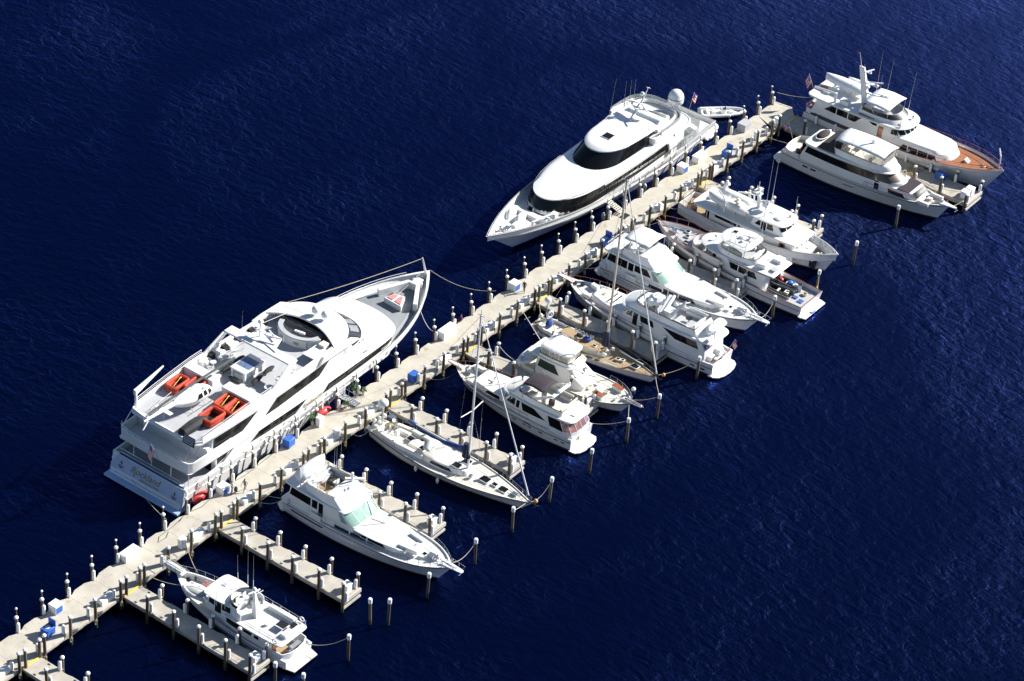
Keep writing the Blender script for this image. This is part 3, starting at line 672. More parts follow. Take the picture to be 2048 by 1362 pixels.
blue_locker(-12.3, -3.2, 1.5, 0.0, 'closed blue locker above the bow of the brown bimini yacht', False); blue_locker(28.7, -3.2, 1.5, 0.0, 'blue locker with raised lid left of the tan mast'); blue_locker(58.9, -2.9, 1.5, 0.0, 'blue locker with raised lid near the far end of the main pier'); blue_locker(74.9, -28.5, 1.42, 1.3, 'dark blue locker on the wide far finger pier', False)
def bush(x, y, z, h, r, label, seed=1):
    rnd = random.Random(seed); t = thing('potted_plant', (x, y, z), 0, label, 'plant', 'potted plants by the gangways')
    obj('plant_pot', POT, t, lambda b: b.lathe((0, 0, 0), [(0.16, 0), (0.22, 0.35), (0.19, 0.35), (0.18, 0.3)], 10))
    mb = MB()
    for i in range(170):
        a, e = rnd.uniform(0, 6.28), rnd.uniform(-.6, 1.5); rr = r * rnd.uniform(.3, 1.05) ** 0.7; c = Vector((math.cos(a) * math.cos(e) * rr, math.sin(a) * math.cos(e) * rr, 0.35 + h * .45 + math.sin(e) * h * .5 * rnd.uniform(.4, 1)))
        d = Vector((rnd.uniform(-1, 1), rnd.uniform(-1, 1), rnd.uniform(-.6, .8))).normalized(); q = d.orthogonal().normalized() * rnd.uniform(.03, .06); d *= rnd.uniform(.12, .24)
        mb.quad(c - q * .5, c + d * .5 - q, c + d, c + d * .5 + q)
    mb.build('foliage', LEAF, t, smooth=0); obj('stem', WOODM, t, lambda b: b.tube([(0, 0, .3), (0.02, 0, .35 + h * .6)], .03, 5))
bush(-19.4, 0.3, 1.5, 1.5, 0.75, 'tall leafy plant right of the helicopter yacht gangway', 3); bush(-18.7, -0.5, 1.5, 0.7, 0.4, 'small round plant beside the taller one at the gangway', 4)
bush(-27.4, 0.2, 1.5, 1.7, 0.5, 'narrow leafy plant against the helicopter yacht side left of the gangway', 5); bush(-22.1, -0.6, 1.5, 0.6, 0.35, 'low plant under the helicopter yacht gangway', 6)
def fender_ball(x, y, z, label, L=2.6, r=0.55):
    t = thing('red_fender', (x, y, z), 0, label, 'fender', 'big red fenders of the helicopter yacht')
    obj('fender_body', RED, t, lambda b: b.ell((0, 0, 0), L / 2, r, r, 16, 10)); obj('fender_line', ROPE, t, lambda b: (b.tube([(L * .45, 0, .2), (L * .5, .6, 1.6)], .03, 5), b.tube([(-L * .45, 0, .2), (-L * .5, .6, 1.6)], .03, 5)))
fender_ball(-46.2, 1.1, 1.35, 'red sausage fender near the stern of the helicopter yacht'); fender_ball(-24.4, 1.0, 1.35, 'red sausage fender beside the gangway of the helicopter yacht')
t = thing('hose_coil', (-22.9, -0.6, 1.5), 0, 'red hose coiled on the pier by the gangway', 'hose')
obj('hose', PINK, t, lambda b: (b.tube([(0.25 * math.cos(a / 3), 0.22 * math.sin(a / 3), 0.03 + a * .003) for a in range(40)], 0.035, 5), b.tube([(.25, .1, .04), (.8, .2, .04), (1.3, .1, .04), (1.7, .3, .04)], .035, 5)))
def long_line(nm, pts, m, label, cat, r=0.03): 
    o = obj(nm, m, None, lambda b: b.tube(pts, r, 5)); tag(o, label, cat)
long_line('yellow_hose', [(47.5, -1.0, 1.53), (51, -1.3, 1.53), (55, -1.15, 1.53), (59, -1.0, 1.53), (62.5, -.4, 1.53)], YEL, 'thin yellow hose along the pier by the black windowed yacht', 'hose', .025)
long_line('dark_cable', [(-49.5, 0.1, 1.53), (-47.5, -0.4, 1.53), (-46, -.15, 1.53), (-44.9, .2, 1.53), (-40, -.25, 1.53), (-37, -.1, 1.53), (-33.5, .1, 1.53), (-30.2, -.05, 1.53)], ROPED, 'dark cable lying along the pier beside the helicopter yacht', 'cable', .03)
long_line('dark_hose', [(-51.2, -.3, 1.53), (-50.2, .0, 1.53), (-52, -.3, 1.53), (-54.6, -.4, 1.53), (-55.4, -1.0, 1.53), (-54.2, -1.1, 1.53), (-53.3, -.6, 1.53)], ROPED, 'dark hose looped on the pier left of the helicopter yacht', 'hose', .03)
long_line('mooring_rope_pile', [(74.0 + 1.3 * math.cos(a * .9) * (.4 + a * .02), -24.6 + 1.0 * math.sin(a * 1.1), 1.46 + .004 * a) for a in range(60)], ROPE, 'tangled rope heap on the wide far finger pier', 'rope', .04)

# ------------------------------------------------------------------ people: one skinned body each
def person(x, y, z, rz, label, top, legs, hair, step=0.25, hat=None, bag=False, sit=False, armf=0.2, sc=1.0):
    t = thing('person', (x, y, z), rz, label, 'person')
    J = {'pel': (0, 0, .95), 'spi': (0.01, 0, 1.15), 'che': (0.02, 0, 1.36), 'nec': (0.03, 0, 1.5), 'hed': (0.05, 0, 1.6), 'hd2': (0.05, 0, 1.70)}
    E_ = [('pel', 'spi'), ('spi', 'che'), ('che', 'nec'), ('nec', 'hed'), ('hed', 'hd2')]; Rr = {'pel': (.15, .12), 'spi': (.135, .10), 'che': (.17, .115), 'nec': (.06, .06), 'hed': (.09, .08), 'hd2': (.075, .07)}
    for s_, nm in ((1, 'l'), (-1, 'r')):
        f = step * s_; J['hip' + nm] = (0, .09 * s_, .88); J['kne' + nm] = (f * .6 + .04, .1 * s_, .49); J['ank' + nm] = (f, .1 * s_, .09); J['toe' + nm] = (f + .16, .12 * s_, .03)
        J['sho' + nm] = (0.01, .18 * s_, 1.43); J['elb' + nm] = (-f * .5 - .02, .25 * s_, 1.14); J['wri' + nm] = (-f * .5 + armf, .25 * s_, .92); J['han' + nm] = (-f * .5 + armf + .04, .24 * s_, .83)
        if sit: J['kne' + nm] = (.42, .12 * s_, .86); J['ank' + nm] = (.5, .12 * s_, .42); J['toe' + nm] = (.66, .13 * s_, .38)
        E_ += [('pel', 'hip' + nm), ('hip' + nm, 'kne' + nm), ('kne' + nm, 'ank' + nm), ('ank' + nm, 'toe' + nm), ('che', 'sho' + nm), ('sho' + nm, 'elb' + nm), ('elb' + nm, 'wri' + nm), ('wri' + nm, 'han' + nm)]
        for a, r in (('hip', (.1, .1)), ('kne', (.065, .06)), ('ank', (.045, .045)), ('toe', (.035, .04)), ('sho', (.065, .06)), ('elb', (.045, .045)), ('wri', (.033, .03)), ('han', (.04, .022))): Rr[a + nm] = r
    ks = list(J); me = bpy.data.meshes.new('person_body'); me.from_pydata([J[k] for k in ks], [(ks.index(a), ks.index(b)) for a, b in E_], [])
    o = bpy.data.objects.new('body', me); COL.objects.link(o); md = o.modifiers.new('skin', 'SKIN'); md.use_smooth_shade = True
    for i, k in enumerate(ks): me.skin_vertices[0].data[i].radius = Rr[k]
    me.skin_vertices[0].data[0].use_root = True; o.modifiers.new('sub', 'SUBSURF').levels = 1; o.modifiers['sub'].render_levels = 1
    dg = bpy.context.evaluated_depsgraph_get(); me2 = bpy.data.meshes.new_from_object(o.evaluated_get(dg)); bpy.data.objects.remove(o)
    for m_ in (top, legs, SKIN, BLACK): me2.materials.append(m_)
    for p in me2.polygons:
        c = p.center; zc = c.z; p.use_smooth = True
        p.material_index = 2 if zc > 1.5 or (abs(c.y) > .2 and zc < 1.0 and not sit) or (abs(c.y) > .2 and .78 < zc < .96) else 3 if (zc < .07 and not sit) else 1 if zc < .97 else 0
    b = bpy.data.objects.new('body', me2); COL.objects.link(b); b.parent = t; b.scale = (sc,) * 3
    obj('hair', hair, t, lambda q: q.ell((.035 * sc, 0, 1.69 * sc), .105 * sc, .095 * sc, .10 * sc, 12, 6, -25), smooth=60)
    obj('face', SKIN, t, lambda q: (q.ell((.15 * sc, 0, 1.63 * sc), .02, .015, .025, 6, 4), q.ell((.05 * sc, .095 * sc, 1.63 * sc), .02, .012, .03, 6, 4), q.ell((.05 * sc, -.095 * sc, 1.63 * sc), .02, .012, .03, 6, 4)), smooth=60)
    for sg in (1, -1): obj('hand', SKIN, t, lambda q: [q.tube([(J['hanl' if sg > 0 else 'hanr'][0] + .012 * k - .018, J['hanl' if sg > 0 else 'hanr'][1], J['hanl'][2] - .0), (J['hanl' if sg > 0 else 'hanr'][0] + .014 * k - .01, J['hanl' if sg > 0 else 'hanr'][1] - .01 * sg, J['hanl'][2] - .075 - .01 * (k % 3)), (J['hanl' if sg > 0 else 'hanr'][0] + .014 * k, J['hanl' if sg > 0 else 'hanr'][1] - .03 * sg, J['hanl'][2] - .10)], .009, 5) for k in range(5)])
    if hat: obj('cap', hat, t, lambda q: (q.ell((.04, 0, 1.74 * sc), .11, .1, .09, 12, 5, 0), q.lathe((.04, 0, 1.745 * sc), [(.16, 0), (.16, .012)], 12)), smooth=60)
    if bag: tag(obj('bag', CLOTHD, None, lambda q: q.ell((x + .25, y - .35, z + .62), .26, .2, .42, 12, 8)), 'large dark bag carried by the person in the pale top', 'bag')
    return t
person(12.3, -1.85, 1.5, R_(200), 'person in dark clothes with white cap walking on the pier near the blue ended box', CLOTHD, CLOTHD, HAIR, .22, CAPM)
person(-42.1, -2.1, 1.5, R_(185), 'person in grey clothes striding along the pier below the helicopter yacht', CLOTHG, CLOTHG, HAIR, .36)
person(-43.4, -1.3, 1.5, R_(170), 'person in pale top with dark shorts carrying a large dark bag', CLOTHW, CLOTHD, HAIR, .2, bag=True)
person(1.7, 0.2, 0.75, R_(150), 'person in a purple top sitting on the far edge of the pier', CLOTHP, CLOTHD, HAIR, .1, sit=True)
# ================================================================== helicopter superyacht
def yacht_a():
    R = thing('motor_yacht', (-49, 7.4, 0), 0, 'huge white superyacht with a helicopter and orange rafts on its top deck', 'yacht')
    H = Hull(R, 53.1, 12.6, 2.95, 4.75, xw=49.5, tw=0.9, um=0.5, pd=3.4, pw=1.7, uw=0.28, dk=0.9, tr=1.1, deck=DECKG, m=HULLW, stripe=BOOTB, sheer=2.6, wl=0.93, inner=0.22)
    H.rub(0.9, 1.0, 46, 0.09, WHITE)
    # fold-down stern: sloping transom door and platform
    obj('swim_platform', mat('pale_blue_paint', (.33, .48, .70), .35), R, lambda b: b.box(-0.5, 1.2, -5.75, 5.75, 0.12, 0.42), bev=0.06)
    tr = obj('transom', mat('transom_shade_tint', (.46, .53, .66), .35), R, lambda b: b.yprism([(-5.6, 0.3), (5.6, 0.3), (5.62, 1.6), (4.8, 2.95), (-5.4, 2.95), (-5.65, 2.4)], 0.25, 0.95), bev=0.1)  # blue-grey tint puts the stern's shade into the transom colour
    tr.matrix_local = Matrix.Identity(4)
    for v in tr.data.vertices:
        v.co.x += (v.co.z - 0.3) * 0.28
    n = Vector((-1, 0, 0.28)).normalized()
    def tpt(y, z, o=0.02): return Vector((0.25 + (z - 0.3) * 0.28, y, z)) + n * o
    text(R, 'Rockland', GOLD, 1.2, (tpt(.3, 2.05), (0, -1, 0), (0.28, 0, 1)), 0.012, 0.35)
    text(R, 'II', GOLD, 0.5, (tpt(1.9, 1.45), (0, -1, 0), (0.28, 0, 1)), 0.012, 0)
    text(R, 'GEORGETOWN', GOLD, 0.42, (tpt(-.5, 1.3), (0, -1, 0), (0.28, 0, 1)), 0.012, 0)
    def anchor(par, c, X, Y, s, m=INK):
        c, X, Y = Vector(c), Vector(X), Vector(Y); P = lambda a, b: tuple(c + X * a * s + Y * b * s)
        o = obj('anchor_emblem', m, par, lambda b: (b.tube([P(0, -.5), P(0, .35)], .06 * s, 4), b.tube([P(-.25, .22), P(.25, .22)], .05 * s, 4), b.tube([P(-.45, -.15), P(-.32, -.42), P(0, -.52), P(.32, -.42), P(.45, -.15)], .07 * s, 4), b.tube([P(.1 * math.cos(k * 1.05), .45 + .1 * math.sin(k * 1.05)) for k in range(7)], .03 * s, 4)))
        return o
    for y in (4.0, -4.3): anchor(R, tpt(y, 1.95 if y > 0 else 1.75, .03), (0, -1, 0), (0.28, 0, 1), .8)
    obj('transom_line', PALEB, R, lambda b: b.box(0.2, 0.27, -5.3, 4.8, 0.78, 0.82))
    # --- main deck house with aft recess
    T1 = Tier(R, 'main_deck_house', WHITE, [(2.0, ol(6.5, 40.6, 5.2, 5.75, 5.5, 3.4, 2.6)), (4.52, ol(6.5, 41.0, 5.2, 5.75, 5.3, 3.2, 2.6))])
    T1.win([(12.3, 3.3), (20.2, 3.25), (22.4, 4.5), (14.4, 4.5)], n=10)
    T1.win([(25.0, 3.45), (37.6, 3.45), (37.6, 4.5), (26.4, 4.5)], n=14)
    T1.wrap(37.6, 37.6, 3.75, 4.5)
    T1.win([(6.9, 3.1), (8.2, 3.5), (9.4, 4.5), (6.9, 4.5)], n=3)
    obj('aft_glass_door', GLASS, R, lambda b: b.box(6.42, 6.49, -4.7, 4.7, 2.1, 4.2), bev=0)
    obj('aft_side_wing', WHITE, R, lambda b: [b.xprism([(3.4, 2.9), (9.0, 2.9), (11.5, 4.28), (9.6, 4.28), (7.6, 3.15)], y, y + s * .15) for y, s in ((5.55, -1), (-5.55, 1))], smooth=0)
    # bulwark gate + side grey ports, vertical frames on the hull side
    for sd_ in (1, -1):
        mb = MB()
        for x in [14.3, 17.1, 20.2, 24.5, 27.3, 28.6, 31.0, 34.2]:
            y = H.hb(x) * sd_; mb.box(x - 0.1, x + 0.1, min(y, y + .07 * sd_), max(y, y + .07 * sd_), 1.9, H.z(x) - .02)
        mb.build('side_frame', WHITE, R, smooth=0)
    H.band(0.12, 0.95, 21, 27.2, mat('side_panel_grey', (.52, .52, .52), .5), 'side_panel', 0.02, (1, -1)); H.band(0.12, 1.0, 28.7, 40, MATS['side_panel_grey'], 'side_panel', 0.02, (1, -1))
    for j, z in enumerate((0.12, 0.34, 0.56)): H.band(z, z + .07, 2, 17.0, MATS['side_panel_grey'], 'louvre', 0.025)
    obj('boarding_gate', MATS['side_panel_grey'], R, lambda b: b.box(27.4, 28.6, -6.36, -6.28, 1.6, 3.1), smooth=0)
    # --- upper deck tier with the sloping foredeck roof
    T2 = Tier(R, 'upper_deck_house', WHITE, [(4.5, ol(5.0, 41.3, 5.5, 5.75, 5.5, 3.6, 2.6)), (4.72, ol(5.0, 41.5, 5.55, 5.8, 5.5, 3.6, 2.6)), (5.35, ol(5.0, 41.0, 5.5, 5.75, 5.3, 3.6, 2.5)), (5.72, ol(5.0, 39.2, 5.35, 5.55, 5.15, 4.0, 2.4)), (5.95, ol(5.0, 38.0, 5.3, 5.5, 5.0, 4.3, 2.4)), (6.35, ol(5.0, 36.3, 5.1, 5.3, 4.8, 4.6, 2.3))], smooth=60)
    Tier(R, 'upper_deck_ledge', WHITE, [(4.45, ol(1.9, 39.8, 5.5, 5.85, 5.6, 3.2, 2.6, ra=.5)), (4.62, ol(1.75, 40.2, 5.55, 5.86, 5.6, 3.2, 2.6, ra=.5))], bev=.04)
    aft = [(9.0, 5.72), (6, 5.7), (2.6, 5.6), (2.0, 5.2), (1.7, 3.5), (1.6, 0), (1.7, -3.5), (2.0, -5.2), (2.6, -5.6), (6, -5.7), (9.0, -5.72)]
    wall(R, aft, 4.63, 6.0, 0.22, WHITE, 'aft_bulwark')
    T3 = Tier(R, 'sun_deck_house', WHITE, [(5.7, ol(5.6, 36.4, 5.3, 5.5, 4.95, 4.5, 2.3)), (7.05, ol(5.9, 35.0, 5.3, 5.5, 4.95, 4.5, 2.3)), (7.68, ol(6.1, 34.1, 5.3, 5.48, 4.95, 4.6, 2.3))], smooth=60)
    for q in ([(6.1, 5.8), (11.0, 5.8), (13.6, 7.3), (6.2, 7.3)], [(14.9, 5.8), (24.5, 5.78), (27.0, 7.3), (17.0, 7.3)]): T3.win(q, n=10, off=.03)
    obj('aft_saloon_glass', GLASS, R, lambda b: b.box(8.38, 8.46, -5.0, 5.0, 4.5, 7.0)); obj('aft_wall', GLASS, R, lambda b: b.box(5.0, 5.02, -5.0, 5.0, 4.3, 4.31))
    T4 = Tier(R, 'bridge', WHITE, [(6.3, ol(29.5, 36.5, 5.0, 5.1, 4.9, 4.4, 2.25)), (7.4, ol(29.5, 34.7, 5.0, 5.1, 4.9, 4.3, 2.25)), (8.5, ol(29.5, 32.8, 5.0, 5.15, 5.0, 4.0, 2.25))], smooth=60)
    T4.wrap(31.6, 30.3, 6.62, 8.35, mat('bridge_glass', (.035, .033, .03), .12), 'windshield', .03)
    for y in (-3.9, -2.5): T4.fwin(y, y + 1.1, 6.95, 8.0, TINT, 'windshield_panel', .07)
    obj('windshield_mullion', RUB, R, lambda b: [b.tube([(interp_x(T4.out(z), y) + .05, y, z) for z in (6.65, 7.5, 8.35)], .035, 4) for y in (-4.2, -2.8, -1.4, 0, 1.4, 2.8, 4.2)])
    obj('dash_slope', DECKG, R, lambda b: b.box(0, .1, 0, .1, 6, 6.05)) if False else None
    # sun deck slab with overhang aft
    Tier(R, 'sun_deck_slab', WHITE, [(7.3, ol(3.7, 31.0, 5.2, 5.45, 5.15, 3, 2.4, ra=.9)), (7.5, ol(3.3, 31.5, 5.3, 5.58, 5.25, 3, 2.4, ra=.9)), (7.72, ol(3.3, 31.5, 5.3, 5.58, 5.25, 3, 2.4, ra=.9))], bev=.05)
    Tier(R, 'sun_deck_floor', DECKG, [(7.7, ol(3.7, 31, 5.0, 5.3, 5.0, 3, 2.4)), (7.8, ol(3.7, 31, 5.0, 5.3, 5.0, 3, 2.4))])
    # coaming: raked bulwark along the sides
    def co(x, y): return 8.15 if x < 5 else 8.2 + min(.62, (x - 5) * .07)
    side = lambda s: [(x, s * (interp_y(ol(3.3, 31.5, 5.3, 5.58, 5.25, 3, 2.4, ra=.9), x) - .02)) for x in [31.0, 29.5, 28, 26, 24, 22, 20, 18, 16, 14, 12, 10, 8, 6, 4.4]]
    wall(R, side(1), 7.6, 8.8, 0.3, WHITE, 'side_coaming', z1f=co, bev=.04); wall(R, list(reversed(side(-1))), 7.6, 8.8, 0.3, WHITE, 'side_coaming', z1f=co, bev=.04)
    wall(R, [(4.4, 5.35), (3.6, 4.9), (3.35, 3.5), (3.3, 0), (3.35, -3.5), (3.6, -4.9), (4.4, -5.35)], 7.6, 8.05, 0.2, WHITE, 'aft_coaming', bev=.03)
    rail(R, [(x, y * .985, co(x, 0) + .0) for x, y in side(1)[8:]], 0.55, 1.6, WHITE, .04); rail(R, [(x, y * .985, co(x, 0)) for x, y in side(-1)[8:]], 0.55, 1.6, WHITE, .04)
    rail(R, [(x, y, 6.0) for x, y in aft[2:-2]], 0.45, 1.1, CHROME, .03)
    rail(R, [(1.6, y, 2.95) for y in (5, 2.5, 0, -2.5, -5.2)], 0.35, 2.5, CHROME, .03, mid=False)
    mb = MB(); [mb.tube([(1.9, y, 2.9), (2.0, y, 4.3)], .06, 6) for y in (-5.3, -2.6, 0.4, 3.2)]; mb.build('stern_post', WHITE, R)
    mb = MB(); [mb.tube([(2.6, y, 6.0), (3.9, y * .97, 7.5)], .05, 6) for y in (-5.4, 5.4, -4.2)]; mb.build('awning_post', CHROME, R)
    # wheelhouse roof (domed) over the bar
    cz = 9.0
    def roof_ring(f, z):
        fr = ol(24.0, 33.4, 5.75, 5.75, 5.6, 5.2, 2.3); out = []
        for x, y in fr[8:]: out.append((x, y))
        return out
    rp = [p for p in ol(20.0, 33.1, 5.8, 5.8, 5.6, 5.4, 2.25) if p[0] > 27.0]
    nose = [(27.2, 5.75)] + rp; nose = nose + [(x, -y) for x, y in reversed(nose[:-1])]
    mb = MB(); k = len(nose); rings = []
    aftc = [(27.2 + 1.9 * (1 - (y / 5.75) ** 2), y) for y in [lerp(5.75, -5.75, i / (k - 1)) for i in range(k)]]
    for f in [0, .15, .35, .6, .85, 1]:
        ring = []
        for (xa, ya), (xf, yf) in zip(aftc, nose):
            x, y = lerp(xa, xf, f), lerp(ya, yf, f); e = 1 - (y / 5.9) ** 2; ring.append((x, y, 8.62 + 0.75 * max(0, e) ** .6 * (1 - max(0, f - .3) ** 2 * .9)))
        rings.append(ring)
    low = [[(x, y, z - .22) for x, y, z in r] for r in reversed(rings)]
    mb.loft(rings + low + [rings[0]], False, False, closed=False); mb.build('bridge_roof', WHITE, R, smooth=50)
    obj('roof_side_wall', WHITE, R, lambda b: [b.xprism([(24.5, 7.9), (32.0, 7.9), (30.5, 8.75), (27.0, 8.85), (25.2, 8.7)], s * 5.35, s * 5.72) for s in (1, -1)], bev=.03)
    obj('roof_seam', DECKG, R, lambda b: [b.tube([(x, y, 8.64 + .75 * max(0, 1 - (y / 5.9) ** 2) ** .6 + .0) for y in [-4.8 + .8 * i for i in range(13)]], .015, 4) for x in (29.9,)])
    # two satellite domes on the roof
    for x, y in ((30.6, 0.2), (30.6, -1.3)):
        o = obj('satellite_dome', WHITE, R, lambda b: b.ell((x, y, 10.1), .52, .52, .55, 14, 8)); obj('dome_stalk', CHROME, o, lambda b: (b.cyl((x, y), .07, 9.2, 9.7, 8), b.tube([(x - .5, y, 9.25), (x + .5, y, 9.25)], .05, 5)))
    # bar under the roof, shaped like a small boat
    arc = [(27.6 - 2.1 * max(0, 1 - (y / 3.1) ** 2) ** .62, y) for y in [3.1 - .31 * i for i in range(21)]]
    bar = wall(R, list(reversed(arc)), 7.8, 8.95, .15, CUSHW, 'boat_bar', bev=.02)
    wall(bar, [(x - .12, y * 1.02) for x, y in reversed(arc)], 8.95, 9.05, -.62, DECKG, 'bar_counter', bev=.03)
    obj('bar_back_cabinet', mat('dark_cabinet', (.07, .07, .08), .5), R, lambda b: (b.box(28.2, 28.8, -2.8, 2.8, 7.8, 8.8), b.box(26.6, 27.0, -.2, 1.4, 7.8, 8.5))); obj('bar_gear', CUSHW, R, lambda b: b.box(27.2, 27.5, -.8, .6, 8.5, 8.75, .2), bev=.03)
    anchor(bar, (26.1, 2.25, 8.45), (.4, -1, 0), (0, 0, 1), .7); anchor(bar, (26.1, -2.25, 8.45), (-.4, -1, 0), (0, 0, 1), .7)
    text(bar, 'ROCKLAND', GOLD, .55, ((25.42, 0.0, 8.42), (0, -1, 0), (0, 0, 1)), .015, .2)
    obj('bar_cabinet', CUSH, R, lambda b: b.box(26.6, 27.6, -4.5, -3.6, 7.8, 9.0), bev=.04); obj('white_table', WHITE, R, lambda b: (b.box(24.2, 26.7, -5.2, -3.2, 8.55, 8.65), b.box(25.3, 25.6, -4.3, -4.1, 7.8, 8.55)), bev=.03)
    # radar arch
    ar = obj('radar_arch', WHITE, R, lambda b: b.yprism([(-5.0, 0), (5.2, 0), (5.2, .001), (-5.0, .001)], 0, .001))
    mb = MB(); mb.box(19.55, 21.0, -5.0, 5.15, 10.25, 10.5)
    for s in (1, -1): mb.loft([[(x0, s * 5.62, 8.2), (x1, s * 5.62, 8.2), (x1, s * 5.32, 8.2), (x0, s * 5.32, 8.2)] for x0, x1 in ((15.0, 17.4),)] + [[(19.4, s * 5.2, 10.4), (21.0, s * 5.2, 10.4), (21.0, s * 4.95, 10.4), (19.4, s * 4.95, 10.4)]])
    bpy.data.objects.remove(ar); ar = mb.build('radar_arch', WHITE, R, smooth=30, bev=.05)
    obj('arch_wing', WHITE, ar, lambda b: b.prism([(19.9, 2.6), (21.6, 2.2), (22.8, .6), (22.8, -1.2), (21.0, -1.9), (20.2, -2.4), (20.8, 0)], 10.5, 10.62), bev=.03)
    obj('arch_mast', WHITE, ar, lambda b: (b.tube([(21.4, 1.1, 10.5), (21.5, 1.1, 12.8)], .09, 6), b.box(21.2, 21.6, 0.3, 1.9, 11.5, 11.6), b.ell((22.0, 1.5, 12.2), .35, .35, .3, 10, 6), b.tube([(21.4, .2, 11.2), (22.0, -1.8, 11.25)], .1, 6)), bev=0)
    radar(ar, (22.3, -.2, 10.6), 2.0, 1.2); antennas(ar, [(20.6, 3.2, 10.4, 3.2, .1, 0), (22.4, -1.7, 10.5, 3.0, 0.1, 0)])
    rope('arch_stay', [(21.6, 1.1, 12.3), (29.0, 3.0, 9.3)], .03, ROPEW, parent=R)
    # skylight table and dark lounge rings
    ht = obj('skylight_table', WHITE, R, lambda b: (b.box(16.0, 19.6, -1.35, 1.0, 8.95, 9.15), b.box(16.1, 16.4, -1.25, -.95, 7.8, 8.95), b.box(16.1, 16.4, .6, .9, 7.8, 8.95), b.box(19.2, 19.5, -1.25, -.95, 7.8, 8.95), b.box(19.2, 19.5, .6, .9, 7.8, 8.95), b.box(17.6, 18.0, -1.25, -1.1, 7.8, 8.95), b.box(16.3, 19.3, -1.0, .7, 7.8, 8.4)), bev=.03)
    obj('skylight_pane', mat('blue_grey_pane', (.12, .17, .30), .3, .3, 3), ht, lambda b: b.box(16.9, 18.9, -1.15, .85, 9.14, 9.17))
    for x, y, a in ((16.3, 1.75, .05), (18.6, 1.85, .05), (15.2, -.5, 1.5), (17.0, -2.35, .05), (19.4, -2.1, .05)):
        obj('sun_lounger', CUSHD, R, lambda b: (b.ell((x, y, 8.35), 1.05, .36, .2, 14, 6, rot=a), b.tube([(x - .6 * math.cos(a), y - .6 * math.sin(a), 7.8), (x - .6 * math.cos(a), y - .6 * math.sin(a), 8.3)], .05, 5), b.tube([(x + .6 * math.cos(a), y + .6 * math.sin(a), 7.8), (x + .6 * math.cos(a), y + .6 * math.sin(a), 8.3)], .05, 5)))
    for x, y in ((21.6, -4.1), (20.6, -4.2), (18.5, -4.4), (16.5, -4.4), (13.6, -1.2), (14.4, -2.6), (14.5, -4.0), (14.3, 1.3), (16.0, 3.6), (19.5, 3.4)):
        obj('cocktail_table', WHITE, R, lambda b: (b.cyl((x, y), .38, 8.5, 8.56, 14), b.cyl((x, y), .05, 7.8, 8.5, 6), b.cyl((x, y), .22, 7.8, 7.84, 10)))
    # settees along the far coaming
    for i in range(5):
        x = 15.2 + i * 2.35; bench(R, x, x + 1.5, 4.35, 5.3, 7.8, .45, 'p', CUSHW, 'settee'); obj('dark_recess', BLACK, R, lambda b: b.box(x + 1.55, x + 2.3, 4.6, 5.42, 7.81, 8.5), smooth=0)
    for i in range(3): bench(R, 15.0 + i * 3.2, 16.9 + i * 3.2, -5.3, -4.75, 7.8, .4, None, CUSHW, 'settee')
    bench(R, 13.9, 15.3, -5.2, -1.2, 7.8, .4, None, CUSHW, 'settee')
    for y0, y1 in ((.7, 5.2), (-5.2, -.75)): obj('deck_locker', WHITE, R, lambda b: b.box(12.6, 14.0, y0, y1, 7.8, 8.95), bev=.05)
    mb = MB(); [mb.tube([(x0, y, 7.8), (x0 + .01, y, 8.8), (x0 + 1.4, y - .3, 8.5)], .025, 4) for x0, y in ((16.5, 3.0), (18.6, 3.2), (20.8, 3.2))]; mb.build('awning_frame', CHROME, R)
    # helideck fence, life rafts sit on deck as their own things
    mb = MB()
    for (xa, ya, xb, yb) in ((4.2, 2.6, 8.2, 3.1), (4.6, 1.0, 8.1, 1.6)):
        mb.tube([(xa, ya, 8.65), (xb, yb, 8.65)], .03, 5); [mb.tube([(lerp(xa, xb, i / 12), lerp(ya, yb, i / 12), 7.8), (lerp(xa, xb, i / 12), lerp(ya, yb, i / 12), 8.65)], .02, 4) for i in range(13)]
    mb.build('heliport_fence', WHITE, R)
    # deck davit at the far aft corner
    obj('deck_crane', WHITE, R, lambda b: (b.cyl((4.3, 5.0), .18, 7.8, 9.9, 8), b.loft([[(4.1, 5.2, 10.2), (4.1, 4.8, 10.2), (4.1, 4.8, 9.5), (4.1, 5.2, 9.5)], [(9.6, 5.7, 10.5), (9.6, 5.55, 10.5), (9.6, 5.55, 10.3), (9.6, 5.7, 10.3)]])), bev=.03)
    obj('sign_board', BLACK, R, lambda b: b.loft([[(3.1, -3.3, 7.6), (3.15, -3.3, 7.6), (3.15, -5.1, 7.6), (3.1, -5.1, 7.6)], [(3.35, -3.3, 8.7), (3.4, -3.3, 8.7), (3.4, -5.1, 8.7), (3.35, -5.1, 8.7)]]), smooth=0)
    mb = MB(); rnd = random.Random(2)
    for j in range(5):
        y = -3.45
        while y > -4.9: l = rnd.uniform(.08, .3); z = 8.5 - j * .18; x = 3.1 + (z - 7.6) * .23 - .02; mb.quad((x, y, z), (x, y - l, z), (x + .02, y - l, z + .09), (x + .02, y, z + .09)); y -= l + .08
    mb.build('sign_lines', PALEB, R, smooth=0)
    # foredeck
    Tier(R, 'foredeck_well', DARKG, [(3.62, ol(36.5, 50.8, 5.5, 5.5, 4.7, 11.5, 1.3)), (3.75, ol(36.5, 50.6, 5.4, 5.4, 4.6, 11.5, 1.3))])
    mb = MB(); P = [(45.4, 2.4), (49.6, .7), (49.7, -1.1), (46.0, -3.6)]
    o = wall(R, P, 3.7, 4.75, -.55, WHITE, 'foredeck_seat', bev=.04)
    obj('sun_pad', WHITE, R, lambda b: b.prism([(44.7, .7), (46.2, .2), (46.6, -1.2), (44.5, -2.2)], 3.7, 4.5), bev=.03)
